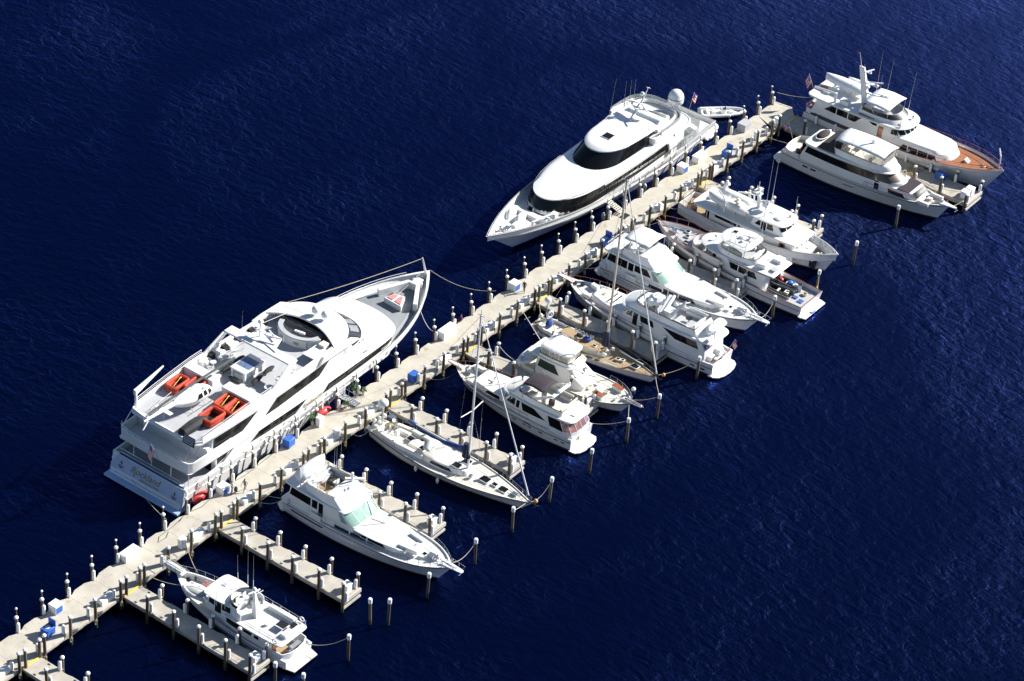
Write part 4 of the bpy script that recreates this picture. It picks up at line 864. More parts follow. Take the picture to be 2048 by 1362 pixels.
    obj('red_cushion', PINK, R, lambda b: (b.prism([(44.95, .45), (46.05, .05), (46.15, -.45), (44.9, -.5)], 4.5, 4.58), b.prism([(44.88, -.8), (46.2, -.75), (46.3, -1.1), (44.75, -1.9)], 4.5, 4.58)), bev=.02)
    obj('bow_staff', WHITE, R, lambda b: b.tube([(52.3, 0, 4.6), (51.4, 0, 7.5)], .16, 8, r2=.08)); obj('anchor_windlass', WHITE, R, lambda b: (b.box(49.9, 51.3, -.5, .5, 3.8, 4.4), b.cyl((50.6, .7), .18, 3.8, 4.5), b.cyl((50.4, -.8), .18, 3.8, 4.5)), bev=.05)
    rope('bow_stay', [(51.4, 0, 7.4), (30.5, 5.0, 8.9)], .035, ROPE, parent=R, sag=.3); rope('foredeck_line', [(51.2, .2, 5.0), (45.6, .1, 4.0)], .03, ROPEW, parent=R, sag=.1)
    obj('rope_coil', ROPED, R, lambda b: b.tube([(46.3 + .45 * math.cos(a * .7), .7 + .35 * math.sin(a * .9), 3.8 + a * .006) for a in range(40)], .04, 5))
    rail(R, H.path(33, 50.5, .1, 0, 1), .35, 2.5, WHITE, .04, mid=False)
    # side details: bridge wing doors
    obj('red_lifebuoy', REDB, R, lambda b: b.tube([(33.4 + .25 * math.cos(k), -5.0 - .05, 6.55 + .25 * math.sin(k)) for k in range(6)], .06, 6, closed=True))
    o = obj('side_door', GLASS, R, lambda b: b.box(32.9, 33.7, -5.6, -5.55, 5.2, 5.3), smooth=0)
    text(R, 'Rockland II', GOLD, .75, ((23.2, -5.83, 3.55), (1, 0, 0.02), (0, 0, 1)), .01, .3); text(R, 'II', GOLD, .4, ((15.8, -5.98, 4.8), (1, 0, 0), (0, 0, 1)), .01, .3)
    anchor(R, (3.3, -5.84, 2.45), (1, 0, 0), (0, 0, 1), .6, GOLD)
    flag(R, 1.7, -.9, 4.6, 3.0, (-.4, 0), (2.3, 1.3), 'ensign', .8, side=(-.2, 1))
    # gangway to the pier
    g = thing('gangway', (-21.1, -.1, 1.6), 0, 'short aluminium boarding ramp from the helicopter yacht to the pier', 'gangway')
    obj('ramp_deck', CHROME, g, lambda b: b.loft([[(-.45, 1.3, .35), (.55, 1.3, .35), (.55, 1.3, .28), (-.45, 1.3, .28)], [(-.3, -1.4, .08), (.7, -1.4, .08), (.7, -1.4, 0), (-.3, -1.4, 0)]]), smooth=0)
    obj('ramp_rail', CHROME, g, lambda b: [(b.tube([(x, 1.3, 1.2), (x + .15, -1.4, .9)], .03, 5), [b.tube([(x + .15 * t, 1.3 - 2.7 * t, .35 - .3 * t), (x + .15 * t, 1.3 - 2.7 * t, 1.2 - .3 * t)], .025, 4) for t in (0, .33, .66, 1)]) for x in (-.45, .55)])
    obj('ramp_slat', DECKG, g, lambda b: [b.box(-.4, .6, 1.1 - .33 * i, 1.18 - .33 * i, .42 - .036 * i, .45 - .036 * i) for i in range(8)], smooth=0)
    return R
yacht_a()
def raft(x, y, z, rz, label, L=2.6, W=1.5, paddles=True):
    t = thing('life_raft', (x - 49, y + 7.4, z), rz, label, 'life raft', 'orange rafts on the helicopter deck')
    P = [(sx * (L / 2 - .3) + (.28 * math.cos(a)), sy * (W / 2 - .3) + .28 * math.sin(a)) for sx, sy, a0 in ((1, 1, 0), (-1, 1, 90), (-1, -1, 180), (1, -1, 270)) for a in (R_(a0), R_(a0 + 45), R_(a0 + 90))]
    obj('raft_tube', ORANGE, t, lambda b: b.tube([(a, c, .28) for a, c in P], .25, 8, closed=True, sy=1.1)); obj('raft_tube', ORANGE, t, lambda b: b.tube([(a, c, .7) for a, c in P], .24, 8, closed=True))
    obj('raft_floor', BLACK, t, lambda b: b.box(-L / 2 + .2, L / 2 - .2, -W / 2 + .2, W / 2 - .2, .1, .2), smooth=0)
    obj('raft_strap', CUSHW, t, lambda b: [b.tube([(x_, W / 2 * s - .04 * s, .95), (x_, W / 2 * s + .18 * s, .7), (x_, W / 2 * s + .16 * s, .1)], .025, 4) for x_ in (-.7, .7) for s in (1, -1)])
    if paddles: obj('paddle', YEL, t, lambda b: (b.tube([(-.9, -.2, .75), (.9, .25, .8)], .035, 5), b.ell((.9, .25, .8), .25, .09, .04, 8, 4)))
raft(10.2, 4.0, 7.8, 0.05, 'double stacked orange raft with yellow paddle behind the helicopter'); raft(11.4, 2.2, 7.8, 0.05, 'orange raft partly under the helicopter rotor hub')
raft(11.2, -2.6, 7.8, 0.05, 'orange raft against the deck locker, farther from the near rail'); raft(11.1, -4.2, 7.8, 0.05, 'orange raft with paddles nearest the near side rail'); raft(8.2, -3.2, 7.8, -.62 - .0 + .6, 'single orange raft with no paddle beside the black covered boat', paddles=False, W=1.9)
def jet_boat():
    t = thing('covered_boat', (-43.2, 4.7, 7.8), -.06, 'low boat under a black cover on the helicopter deck', 'boat')
    obj('boat_cover', mat('black_cover', (.018, .018, .022), .7, .3, 3, bump=.5, bscale=3), t, lambda b: b.loft([[(x, -w, .1), (x, -w, .1 + h * .55), (x, -w * .55, .1 + h), (x, w * .55, .1 + h), (x, w, .1 + h * .55), (x, w, .1)] for x, w, h in ((-2.1, .45, .55), (-1.9, .62, .75), (-.6, .68, .95), (.5, .66, 1.0), (1.3, .5, .8), (2.1, .12, .5))]), smooth=20)
    obj('cover_ridge', BLACK, t, lambda b: b.tube([(-1.6, 0, .95), (-.8, 0, 1.1), (.3, 0, 1.05), (1.5, 0, .8)], .05, 5))
jet_boat()
def helicopter():
    t = thing('helicopter', (-40.4, 7.6, 7.8), R_(-1.0), 'white light helicopter parked on the superyacht sun deck', 'helicopter'); hm = mat('heli_white', (.8, .8, .81), .2, .02, 1, coat=.5)
    # x forward; hub at 0
    S = [(-3.4, .18, .2, 2.1), (-2.7, .42, .5, 1.9), (-1.7, .75, .82, 1.65), (-.6, .98, 1.0, 1.5), (.5, 1.05, 1.06, 1.42), (1.4, 1.02, 1.0, 1.36), (2.1, .9, .86, 1.25), (2.7, .62, .58, 1.1), (3.1, .28, .26, 1.0), (3.25, .05, .05, 1.0)]
    fu = obj('fuselage', hm, t, lambda b: b.loft([[(x, w * math.cos(a), z + h * math.sin(a)) for a in [R_(k * 24) for k in range(15)]] for x, w, h, z in S]), smooth=70)
    obj('engine_cowling', hm, t, lambda b: b.loft([[(x, w * math.cos(a), z + h * math.sin(a)) for a in [R_(k * 30) for k in range(12)]] for x, w, h, z in ((-3.0, .12, .15, 2.4), (-2.0, .42, .36, 2.45), (-.8, .55, .45, 2.5), (.4, .52, .42, 2.5), (1.2, .3, .24, 2.4), (1.5, .1, .1, 2.3))]), smooth=70)
    obj('tail_boom', hm, t, lambda b: b.tube([(-2.6, 0, 2.1), (-7.9, 0, 2.2)], .36, 10, r2=.13), smooth=60)
    obj('tail_fin', hm, t, lambda b: b.xprism([(-7.2, 2.2), (-8.2, 3.3), (-7.75, 3.3), (-6.8, 2.2), (-7.9, 1.1), (-8.2, 1.1)], -.05, .05), bev=.02)
    obj('tail_stripe', REDB, t, lambda b: [b.tube([(-7.95 + i * .3, 0, 2.21), (-7.83 + i * .3, 0, 2.21)], .125, 8) for i in range(4)]); obj('tail_rotor', CUSHW, t, lambda b: b.box(-7.75, -7.6, .2, .24, 1.55, 2.85))
    obj('stabiliser', hm, t, lambda b: b.box(-5.0, -4.4, -1.25, 1.25, 2.05, 2.12), bev=.03)
    obj('rotor_mast', CHROME, t, lambda b: (b.cyl((0, 0), .09, 2.7, 3.2, 8), b.box(-.35, .35, -.12, .12, 3.13, 3.25), b.tube([(.1, -.5, 3.0), (-.1, .5, 3.1)], .04, 5)))
    a = R_(1.2)
    for s in (1, -1): obj('rotor_blade', mat('rotor_grey', (.10, .10, .09), .6, .2, 2), t, lambda b: b.loft([[(s * x * math.cos(a) - y * math.sin(a), s * x * math.sin(a) + y * math.cos(a), z) for y, z in ((-.17, 3.16 - .003 * x * x), (.17, 3.16 - .003 * x * x), (.17, 3.2 - .003 * x * x), (-.17, 3.2 - .003 * x * x))] for x in (.4, 2, 4, 6, 7.4)]), smooth=20)
    T = lambda x, y, z: (x, y, z)
    def pan(nm, xs, z0, z1, s, m=GLASS):
        mb = MB(); g = []
        for j in range(4):
            z = lerp(z0, z1, j / 3)
            for i in range(5):
                x = lerp(xs[0] + (xs[2] - xs[0]) * j / 3, xs[1] + (xs[3] - xs[1]) * j / 3, i / 4)
                for (xa, wa, ha, za), (xb, wb, hb, zb) in zip(S, S[1:]):
                    if xa <= x <= xb: q = (x - xa) / (xb - xa); w, h, zc = lerp(wa, wb, q), lerp(ha, hb, q), lerp(za, zb, q)
                g.append((x, s * (w * math.sqrt(max(0, 1 - ((z - zc) / h) ** 2)) + .015), z))
        mb.add(g, [(j * 5 + i, j * 5 + i + 1, (j + 1) * 5 + i + 1, (j + 1) * 5 + i) for j in range(3) for i in range(4)]); mb.build(nm, m, fu, smooth=60)
    for s in (1, -1): pan('cabin_window', (-.2, .75, .2, .75), 1.5, 2.05, s); pan('cabin_window', (1.0, 1.6, 1.0, 1.5), 1.5, 2.05, s); pan('windshield', (1.85, 2.6, 1.8, 2.2), 1.3, 1.85, s)
    pan('roof_window', (.9, 1.5, .9, 1.4), 2.15, 2.3, -1, LEAF)
    for s in (1, -1): obj('landing_skid', CHROME, t, lambda b: (b.tube([(-1.6, s * .95, .06), (2.0, s * .95, .06), (2.35, s * .95, .2)], .05, 6), b.tube([(-.8, s * .4, .75), (-.8, s * .95, .06)], .04, 5), b.tube([(1.2, s * .4, .6), (1.2, s * .95, .06)], .04, 5)))
    text(t, 'II ROCKLAND', GOLD, .36, ((-1.3, -.95, 1.55), (1, -.26, -.02), (0, -.1, 1)), .01, .2)
helicopter()
# ================================================================== superyacht with black wrap-round windows
def yacht_b():
    R = thing('motor_yacht', (65, 6.6, 0), math.pi, 'sleek white superyacht with black wraparound windows and a big radar dome', 'yacht')
    H = Hull(R, 50.1, 10.3, 2.7, 5.0, xw=43.0, tw=0.78, um=0.42, pd=2.7, pw=1.4, uw=0.3, dk=0.95, tr=0.6, deck=DECKW, stripe=BOOT, cap=RUB, capr=.05, sheer=1.7, wl=0.82, inner=0.2, flare=1.0)
    H.band(1.5, 1.62, 4, 40, BOOT, 'hull_stripe'); H.rub(1.25, 0.6, 44, .07, WHITE)
    obj('swim_platform', HULLW, R, lambda b: b.loft([[(x, y, z) for x, y in mirror(ol(-2.0, 3, 3.6, 4.2, 4.2, .2, 3, ra=1.2))] for z in (.3, .6)]), bev=.05)
    obj('transom_stairs', WHITE, R, lambda b: [b.box(-.3 + .45 * i, 5, -3.6, 3.6, .6 + .33 * i, .95 + .33 * i) for i in range(6)], bev=.04)
    # main deck house: black windshield wraps round the nose
    T1 = Tier(R, 'main_deck_house', WHITE, [(2.2, ol(9.0, 38.9, 4.0, 4.35, 4.1, 7.0, 2.1)), (3.5, ol(9.0, 38.7, 4.0, 4.35, 4.1, 7.0, 2.1)), (5.3, ol(9.0, 37.6, 4.0, 4.45, 4.1, 7.2, 2.1))], smooth=60)
    T1.win([(13.2, 3.3), (29.0, 3.3), (29.0, 4.9), (14.0, 4.9)], n=14, off=.03); T1.wrap(29.0, 29.0, 3.3, 5.28, GLASS, 'window', .03)
    for y0, y1 in ((-1.2, -.5),): obj('cabin_door', GLASS, R, lambda b: b.box(38.75, 38.9, y0, y1, 2.4, 3.9)); 
    obj('open_hatch_door', WHITE, R, lambda b: (b.box(38.75, 39.2, -.4, -.34, 2.6, 4.0), b.box(38.75, 39.2, -1.4, -1.34, 2.6, 4.0)))
    # smooth roof
    RF = Tier(R, 'main_roof', WHITE, [(4.95, ol(7.0, 30.0, 4.0, 4.2, 3.9, 2.5, 2.2, ra=1.5)), (5.25, ol(6.8, 37.9, 4.3, 4.6, 4.35, 10.5, 2.15, ra=1.8)), (5.45, ol(6.8, 38.0, 4.3, 4.55, 4.3, 10.5, 2.15, ra=1.8)), (5.7, ol(6.9, 36.6, 4.2, 4.4, 4.0, 10.5, 2.1, ra=1.8)), (5.92, ol(7.2, 33.4, 3.9, 4.1, 3.7, 9.5, 2.1, ra=1.8)), (6.0, ol(7.5, 30.0, 3.6, 3.9, 3.5, 7.5, 2.1, ra=1.8))], smooth=75)
    # upper house: black band then roof
    T2 = Tier(R, 'sky_lounge', WHITE, [(5.9, ol(13.8, 28.9, 3.4, 3.5, 3.4, 5.0, 2.15)), (7.7, ol(13.8, 26.3, 3.1, 3.2, 3.05, 4.8, 2.15))], smooth=60)
    T2.wrap(15.2, 16.2, 6.02, 7.62, GLASS, 'window', .03)
    Tier(R, 'sky_lounge_roof', WHITE, [(7.6, ol(13.2, 26.2, 3.2, 3.35, 3.15, 4.8, 2.15)), (7.78, ol(12.9, 26.4, 3.3, 3.45, 3.2, 4.9, 2.15)), (7.98, ol(13.0, 26.0, 3.2, 3.3, 3.1, 4.8, 2.15))], crown=.25, smooth=60)
    hatch(R, 22.7, 0.0, 8.2, 1.5, 1.5)
    obj('roof_seam', DECKG, R, lambda b: (b.tube([(x, y, 8.07) for x, y in mirror(ol(14.5, 24.9, 2.3, 2.4, 2.2, 3.6, 2.15))], .018, 4, closed=True), [b.tube([(interp_x(mirror(ol(14, 37, 3.3, 3.6, 3.0, 9, 2.1))[:28], y), y, 5.97) for y in (3.2, 3.0)], .01, 4)]))
    for s in (1, -1): obj('side_seam', RUB, R, lambda b: b.tube([(x, s * (interp_y(ol(6.8, 38.0, 4.3, 4.55, 4.3, 10.5, 2.15, ra=1.8), x) + .0), 5.5) for x in [10, 14, 18, 22, 26, 30, 33, 35]], .03, 4))
    T1.wrap(29.0, 29.0, 3.3, 3.36, RUB, 'window_gasket', .045)
    obj('window_mullion', RUB, R, lambda b: [b.tube([(x, s * (interp_y(T1.out(z), x) + .04), z) for z in (3.32, 4.1, 4.9)], .025, 4) for x in (16, 18.5, 21, 23.5, 26, 28.5, 31, 33, 35) for s in (1, -1)])
    # flybridge aft
    Tier(R, 'flybridge_deck', WHITE, [(6.1, ol(9.3, 17.5, 4.2, 4.35, 4.2, .3, 3, ra=2.8)), (6.75, ol(8.8, 17.5, 4.3, 4.45, 4.3, .3, 3, ra=3.2)), (7.0, ol(8.7, 17.5, 4.3, 4.4, 4.2, .3, 3, ra=3.2))], bev=.04)
    fl = [p for p in ol(8.7, 17.5, 4.3, 4.4, 4.2, .3, 3, ra=3.2, na=10)][1:20]; path = [(x, y) for x, y in reversed(fl)] + [(x, -y) for x, y in fl]; path = [p for p in path if p[0] < 16.5]
    wall(R, path, 6.95, 7.5, .22, WHITE, 'flybridge_coaming'); o = wall(R, [(x + .1, y) for x, y in path], 7.5, 8.05, .04, TINT, 'wind_screen', bev=0)
    obj('curved_settee', CUSHW, R, lambda b: b.tube([(x * .93 + .9, y * .78, 7.3) for x, y in path], .28, 6)); 
    obj('flybridge_floor', DECKLG, R, lambda b: b.box(9.9, 14.0, -2.8, 2.8, 7.0, 7.06), smooth=0)
    bench(R, 11.4, 12.2, -2.6, 2.6, 7.05, .5, 'f', CUSHW); bench(R, 12.7, 13.4, -2.8, 2.8, 7.05, .5, 'f', CUSHW)
    obj('seat_pad', CUSHD, R, lambda b: [b.box(12.85, 13.2, -2.5 + i * .75, -1.95 + i * .75, 7.6, 7.68) for i in range(7)])
    obj('cylinder_locker', WHITE, R, lambda b: b.tube([(14.6, -2.2, 7.95), (14.6, 3.2, 7.95)], .62, 14), smooth=60)
    mast = obj('radar_mast', WHITE, R, lambda b: b.loft([[(16.9 + dx, y0, 7.9), (17.9 + dx, y0, 7.9), (17.9 + dx, y0 + .3, 7.9), (16.9 + dx, y0 + .3, 7.9)] for dx, y0 in ((0, -.3),)] + [[(14.9, -.2, 10.2), (15.4, -.2, 10.2), (15.4, .1, 10.2), (14.9, .1, 10.2)]]), bev=.04)
    obj('mast_wing', WHITE, mast, lambda b: b.prism([(14.2, -1.9), (15.0, -1.9), (16.2, -.3), (16.2, .3), (15.0, 1.9), (14.2, 1.9), (14.9, 0)], 9.6, 9.72), bev=.03)
    obj('mast_pole', WHITE, mast, lambda b: (b.tube([(15.2, 0, 10.0), (13.6, 0, 12.0)], .14, 7, r2=.06), b.tube([(13.6, -.35, 12), (13.6, .35, 12)], .04, 5), b.tube([(13.3, 0, 11.9), (13.9, 0, 12.1)], .04, 5), b.ell((14.2, -.5, 11.1), .32, .32, .3, 10, 6)))
    radar(mast, (15.6, .9, 9.7), 2.4, .9); radar(mast, (15.4, -1.2, 9.7), 1.6, 1.9)
    dm = obj('satellite_dome', WHITE, R, lambda b: b.lathe((9.0, 1.9, 0), [(.95, 8.4), (1.12, 8.6), (1.15, 9.3), (1.13, 9.32), (1.0, 9.85), (.7, 10.25), (.35, 10.42), (.02, 10.46)], 20), smooth=50)
    obj('dome_seam', RUB, dm, lambda b: b.lathe((9.0, 1.9, 0), [(1.14, 9.25), (1.165, 9.27), (1.165, 9.33), (1.14, 9.35)], 20)); obj('dome_stalk', WHITE, dm, lambda b: b.cyl((9.0, 1.9), .28, 7.4, 8.45, 12, .5))
    antennas(R, [(18.0, -3.2, 7.3, 6.2, -1.0, 0), (17.6, 3.2, 7.4, 3.6, 0, 0), (12.0, -3.8, 7.2, 3.8, 0, 0), (11.2, -3.6, 7.2, 3.6, 0, 0), (14.0, -3.4, 7.2, 4.6, 0, 0)], .03, m=ROPE)
    # boat deck aft with glass screen and rails
    wall(R, [p for p in [(12.5, 4.5), (9, 4.4), (7.6, 3.9), (6.9, 2.6), (6.8, 0), (6.9, -2.6), (7.6, -3.9), (9, -4.4), (12.5, -4.5)]], 5.45, 6.0, .15, WHITE, 'boat_deck_bulwark'); wall(R, [(9.6, 4.7), (6.0, 4.5), (4.4, 3.6), (3.9, 1.8), (3.9, -1.8), (4.4, -3.6), (6.0, -4.5), (9.6, -4.7)], 2.9, 4.3, .05, TINT, 'aft_deck_glass', bev=0)
    obj('aft_deck_table', WHITE, R, lambda b: (b.cyl((6.6, 0), 1.1, 3.2, 3.28, 18), b.cyl((6.6, 0), .2, 2.2, 3.2))); obj('deck_chair', CUSHW, R, lambda b: b.box(5.0, 5.6, -.3, .3, 2.3, 2.9), bev=.05)
    rail(R, [(x, 4.62, 3.0) for x in (8.5, 10, 12, 13.5)], .8, .8, RUB, .04, mid=False, name='gate_rail')
    obj('side_wing', WHITE, R, lambda b: [b.xprism([(12.6, 3.0), (13.4, 3.0), (13.9, 4.9), (12.2, 4.9)], s * 4.35, s * 4.6) for s in (1, -1)], bev=.03)
    H.band(1.95, 2.45, 3.0, 7.5, BOOT, 'side_port', .02); H.band(0.5, .62, 12, 46, RUB, 'shadow_line', .012)
    # foredeck: two covered jet skis, windlass, crane
    for x, y, a in ((41.6, -2.1, .25), (41.9, -.4, .25)):
        t = thing('covered_jet_ski', (65 - x, 6.6 - y, 3.35), math.pi + a, 'white covered jet ski on the bow, ' + ('farther from' if y < -1 else 'nearer to') + ' the pier', 'jet ski', 'covered jet skis on the bow')
        obj('cover', CANVW, t, lambda b: b.loft([[(xx, w_ * math.cos(q), .1 + h * max(0, math.sin(q)) ** .7) for q in [R_(k * 30) for k in range(12)]] for xx, w_, h in ((-1.5, .35, .35), (-1.3, .55, .7), (-.4, .6, .85), (.3, .58, 1.15), (.9, .5, .8), (1.5, .25, .4))]), smooth=60, sub=1)
        obj('cradle', CHROME, t, lambda b: b.box(-1.2, 1.1, -.35, .35, 0, .12))
    obj('windlass', CHROME, R, lambda b: (b.cyl((46.2, .3), .22, 3.9, 4.5), b.cyl((46.2, -.5), .22, 3.9, 4.5), b.box(44.9, 45.8, -.4, .4, 3.8, 4.15)), bev=.02)
    obj('anchor_chain', ROPED, R, lambda b: (b.tube([(46.3, .3, 4.1), (47.5, .25, 4.2), (48.3, .2, 4.4)], .05, 5), b.tube([(46.3, -.5, 4.1), (47.5, -.4, 4.2)], .05, 5)))
    obj('bow_crane', WHITE, R, lambda b: (b.cyl((42.4, 2.0), .2, 3.4, 4.6, 8), b.tube([(42.4, 2.0, 4.5), (38.8, 2.9, 4.6)], .16, 6), b.box(38.2, 39.0, 2.4, 3.2, 3.6, 4.5)), bev=.03)
    obj('breakwater_bench', WHITE, R, lambda b: (b.prism([(39.9, -3.0), (40.5, -2.2), (40.7, 1.2), (40.2, 2.6), (39.4, 2.6), (39.7, 1.0), (39.6, -2.0)], 3.2, 3.9), b.box(42.8, 44.2, -.2, .5, 3.5, 4.0)), bev=.05)
    rail(R, H.bow_path(44, .1, 0), .3, 1.5, CHROME, .02, mid=False)
    flag(R, 2.0, .1, 3.0, 3.0, (-.35, 0), (1.6, 1.2), 'ensign', .55, side=(-1, .3))
    # passerelle to the pier
    g = thing('passerelle', (36.4, .9, 1.6), 0, 'slatted wooden boarding ramp of the black windowed superyacht', 'gangway')
    obj('ramp_deck', CUSH, g, lambda b: [b.box(-.45, .45, .9 - .3 * i, 1.1 - .3 * i, .95 - .09 * i, 1.0 - .09 * i) for i in range(9)], smooth=0)
    obj('ramp_side', WHITE, g, lambda b: [b.tube([(x, 1.2, 1.0), (x, -1.6, .15)], .06, 5) for x in (-.5, .5)]); obj('ramp_rail', CHROME, g, lambda b: [(b.tube([(x, 1.2, 1.8), (x, -1.6, .95)], .025, 4), b.tube([(x, 1.2, 1.0), (x, 1.2, 1.8)], .025, 4), b.tube([(x, -1.6, .1), (x, -1.6, .95)], .025, 4)) for x in (.55,)])
    obj('door_mat', BLACK, g, lambda b: b.box(-.9, .4, -2.5, -1.7, -.1, .0))
    rail(R, [(x, 4.8, 3.1) for x in (22.5, 25, 27.5)], .8, .7, RUB, .04, mid=False, name='gate_rail')
    for x in (20, 24.5, 30): obj('fender', CUSHW, R, lambda b: b.ell((x, 5.1, .9), .28, .28, .6, 10, 6))
yacht_b()
def tender():
    a = math.atan2(-5.0, 4.6); t = thing('tender', (70.3, 5.1, 0), math.atan2(2.9 - 7.4, 72.9 - 68.4), 'small white centre console tender floating by the far end of the pier', 'boat')
    L = 6.6
    def tb(b):
        P = [(-3.1, 1.05, .55), (-1, 1.12, .55), (.8, 1.08, .58), (2.2, .8, .65), (3.0, .35, .72), (3.25, 0, .75)]; b.tube(P + [(x, -y, z) for x, y, z in reversed(P[:-1])], .24, 8)
    obj('tube', WHITE, t, tb, smooth=60); obj('hull', HULLW, t, lambda b: b.loft([[(x, -w_, .5), (x, 0, -.3), (x, w_, .5)] for x, w_ in ((-3.1, 1.0), (0, 1.05), (2, .8), (3.1, .1))], closed=True))
    obj('deck', DECKLG, t, lambda b: b.prism([(-3, -.85), (1, -.85), (2.6, -.3), (2.6, .3), (1, .85), (-3, .85)], .34, .4)); obj('console', WHITE, t, lambda b: (b.box(-.2, .5, -.35, .35, .4, 1.15), b.box(1.0, 1.6, -.35, .35, .4, .75)), bev=.05)
    obj('windshield', GLASS, t, lambda b: b.box(.4, .45, -.35, .35, 1.1, 1.45)); obj('seat', CUSHW, t, lambda b: (b.box(-1.6, -1.1, -.5, .5, .4, .95), b.box(-2.4, -2.0, -.7, .7, .4, .8)), bev=.05)
    obj('steering_wheel', BLACK, t, lambda b: b.tube([(-.25, .2 * math.cos(k), 1.1 + .2 * math.sin(k)) for k in range(6)], .025, 5, closed=True))
    obj('outboard_motor', mat('grey_motor', (.25, .26, .28), .3), t, lambda b: (b.box(-3.7, -3.2, -.25, .25, .5, 1.25), b.box(-3.6, -3.35, -.1, .1, -.4, .5)), bev=.08)
tender()
# ================================================================== classic yacht with red teak foredeck (far right)
def yacht(name, x, y, rz, label): return thing(name, (x, y, 0), rz, label, 'yacht', None)
def covered_tender(R, x, y, z, L, W, H_, rz=0.0, m=CANVW, name='covered_tender', label=None):
    """a boat stowed on deck: it could be lifted away, so it is a thing of its own"""
    wx = R.matrix_basis if False else None
    a = R.rotation_euler[2]; px = R.location[0] + x * math.cos(a) - y * math.sin(a); py = R.location[1] + x * math.sin(a) + y * math.cos(a)
    t = thing(name, (px, py, z), a + rz, label, 'dinghy')
    def sec(xx, w_, h, k=14):
        return [(xx, w_ * math.cos(q), h * (.5 + .5 * math.sin(q)) if math.sin(q) > 0 else h * .5 * (1 + .8 * math.sin(q))) for q in [2 * math.pi * i / k for i in range(k)]]
    obj('canvas_cover' if m in (CANVW, CANVD) else 'hull', m, t, lambda b: b.loft([sec(-L / 2, W * .38, H_ * .7), sec(-L * .46, W * .46, H_ * .95), sec(-L * .2, W * .5, H_), sec(L * .12, W * .48, H_ * 1.02), sec(L * .33, W * .36, H_ * 1.0), sec(L * .45, W * .17, H_ * .98), sec(L * .5, W * .04, H_ * .95)]), smooth=60)
    obj('cradle', CHROME, t, lambda b: [b.box(xx - .06, xx + .06, -W * .35, W * .35, -.05, H_ * .25) for xx in (-L * .25, L * .2)], smooth=0)
    return t
def yacht_c1():
    R = thing('motor_yacht', (79, -4.3, 0), -math.pi / 2, 'classic white yacht with red teak foredeck and tall mast at the far right', 'yacht')
    H = Hull(R, 31.7, 7.5, 2.3, 4.1, xw=29.0, tw=.78, um=.45, pd=3.8, pw=1.8, dk=.35, tr=.8, deck=TEAKR, stripe=BOOT, cap=VARN, capr=.07, sheer=1.6, wl=.84)
    H.band(1.0, 1.12, 3, 29, PALEB, 'hull_stripe'); H.rub(.75, .5, 24, .05, WHITE)
    T1 = Tier(R, 'deck_house', WHITE, [(1.6, ol(3.0, 24.2, 3.0, 3.15, 2.9, 2.2, 2.6)), (3.9, ol(3.2, 23.6, 2.85, 3.0, 2.6, 2.0, 2.6)), (4.2, ol(3.2, 23.0, 2.8, 2.9, 2.4, 1.9, 2.6))], crown=.12, bev=.05)
    W_ = [(16.6, 22.9)]
    for x0, x1, d in ((16.6, 17.8, .5), (17.95, 19.4, 0), (19.55, 21.0, 0), (21.15, 22.6, -.45)): T1.win([(x0, 2.75), (x1, 2.75), (x1 + min(d, 0), 3.6), (x0 + max(d, 0), 3.6)], n=4)
    Tier(R, 'trunk_front', WHITE, [(2.6, ol(21.5, 24.8, 2.5, 2.6, 2.3, 2.0, 2.4)), (3.75, ol(21.5, 23.8, 2.3, 2.4, 2.1, 1.7, 2.4))], bev=.06)
    T2 = Tier(R, 'aft_salon', WHITE, [(2.2, ol(1.6, 17.4, 3.05, 3.3, 3.0, 2.2, 2.4)), (4.0, ol(2.2, 17.3, 3.0, 3.25, 2.9, 2.0, 2.4)), (5.3, ol(2.6, 16.3, 2.9, 3.1, 2.7, 2.0, 2.4))], smooth=50)
    for q in ([(4.0, 4.15), (6.0, 4.15), (6.0, 5.15), (5.2, 5.15)], [(6.15, 4.15), (7.9, 4.15), (7.9, 5.15), (6.15, 5.15)], [(8.05, 4.15), (9.2, 4.15), (10.2, 5.15), (8.05, 5.15)], [(11.9, 4.75), (12.6, 4.75), (12.6, 5.1), (11.3, 5.1)]): T2.win(q, n=3)
    T2.win([(12.9, 3.3), (13.7, 3.3), (13.7, 4.95), (12.9, 4.95)], m=VARN, name='side_door', n=3)
    for y in (-2.45, -1.45, -.45, .55, 1.55): T2.fwin(y, y + .86, 4.45, 5.1)
    T2.win([(14.9, 4.4), (16.0, 4.4), (15.6, 5.1), (14.9, 5.1)], n=3)
    T2.win([(1.9, 2.4), (11.0, 2.4), (11.0, 2.95), (1.9, 2.95)], m=mat('painted_recess_shade', (.04, .05, .07), .5), name='side_shade_band', n=6, off=.03)  # last panel is flat: its dark colour paints shade along the side
    B = Tier(R, 'boat_deck', WHITE, [(5.25, ol(1.0, 17.0, 3.2, 3.4, 3.1, 2.8, 2.3, ra=.8)), (5.45, ol(.9, 17.3, 3.25, 3.5, 3.2, 3.0, 2.3, ra=.8)), (5.55, ol(1.0, 17.1, 3.2, 3.4, 3.1, 2.9, 2.3, ra=.8))], bev=.03)
    F = Tier(R, 'bridge_coaming', WHITE, [(5.5, ol(9.0, 17.0, 2.5, 2.8, 2.7, 3.6, 2.2)), (6.0, ol(9.2, 15.6, 2.35, 2.5, 2.4, 2.9, 2.2)), (6.6, ol(9.3, 14.6, 2.3, 2.4, 2.2, 2.4, 2.2))], cap=False, smooth=60); F.wrap(9.6, 9.6, 6.05, 6.58, BLACK, 'bridge_screen', .03)
    obj('bridge_floor', DECKG, R, lambda b: b.box(9.3, 13.6, -2.1, 2.1, 5.55, 5.62)); obj('teak_step', VARN, R, lambda b: b.box(9.5, 12.0, -3.0, -2.75, 5.56, 5.64))
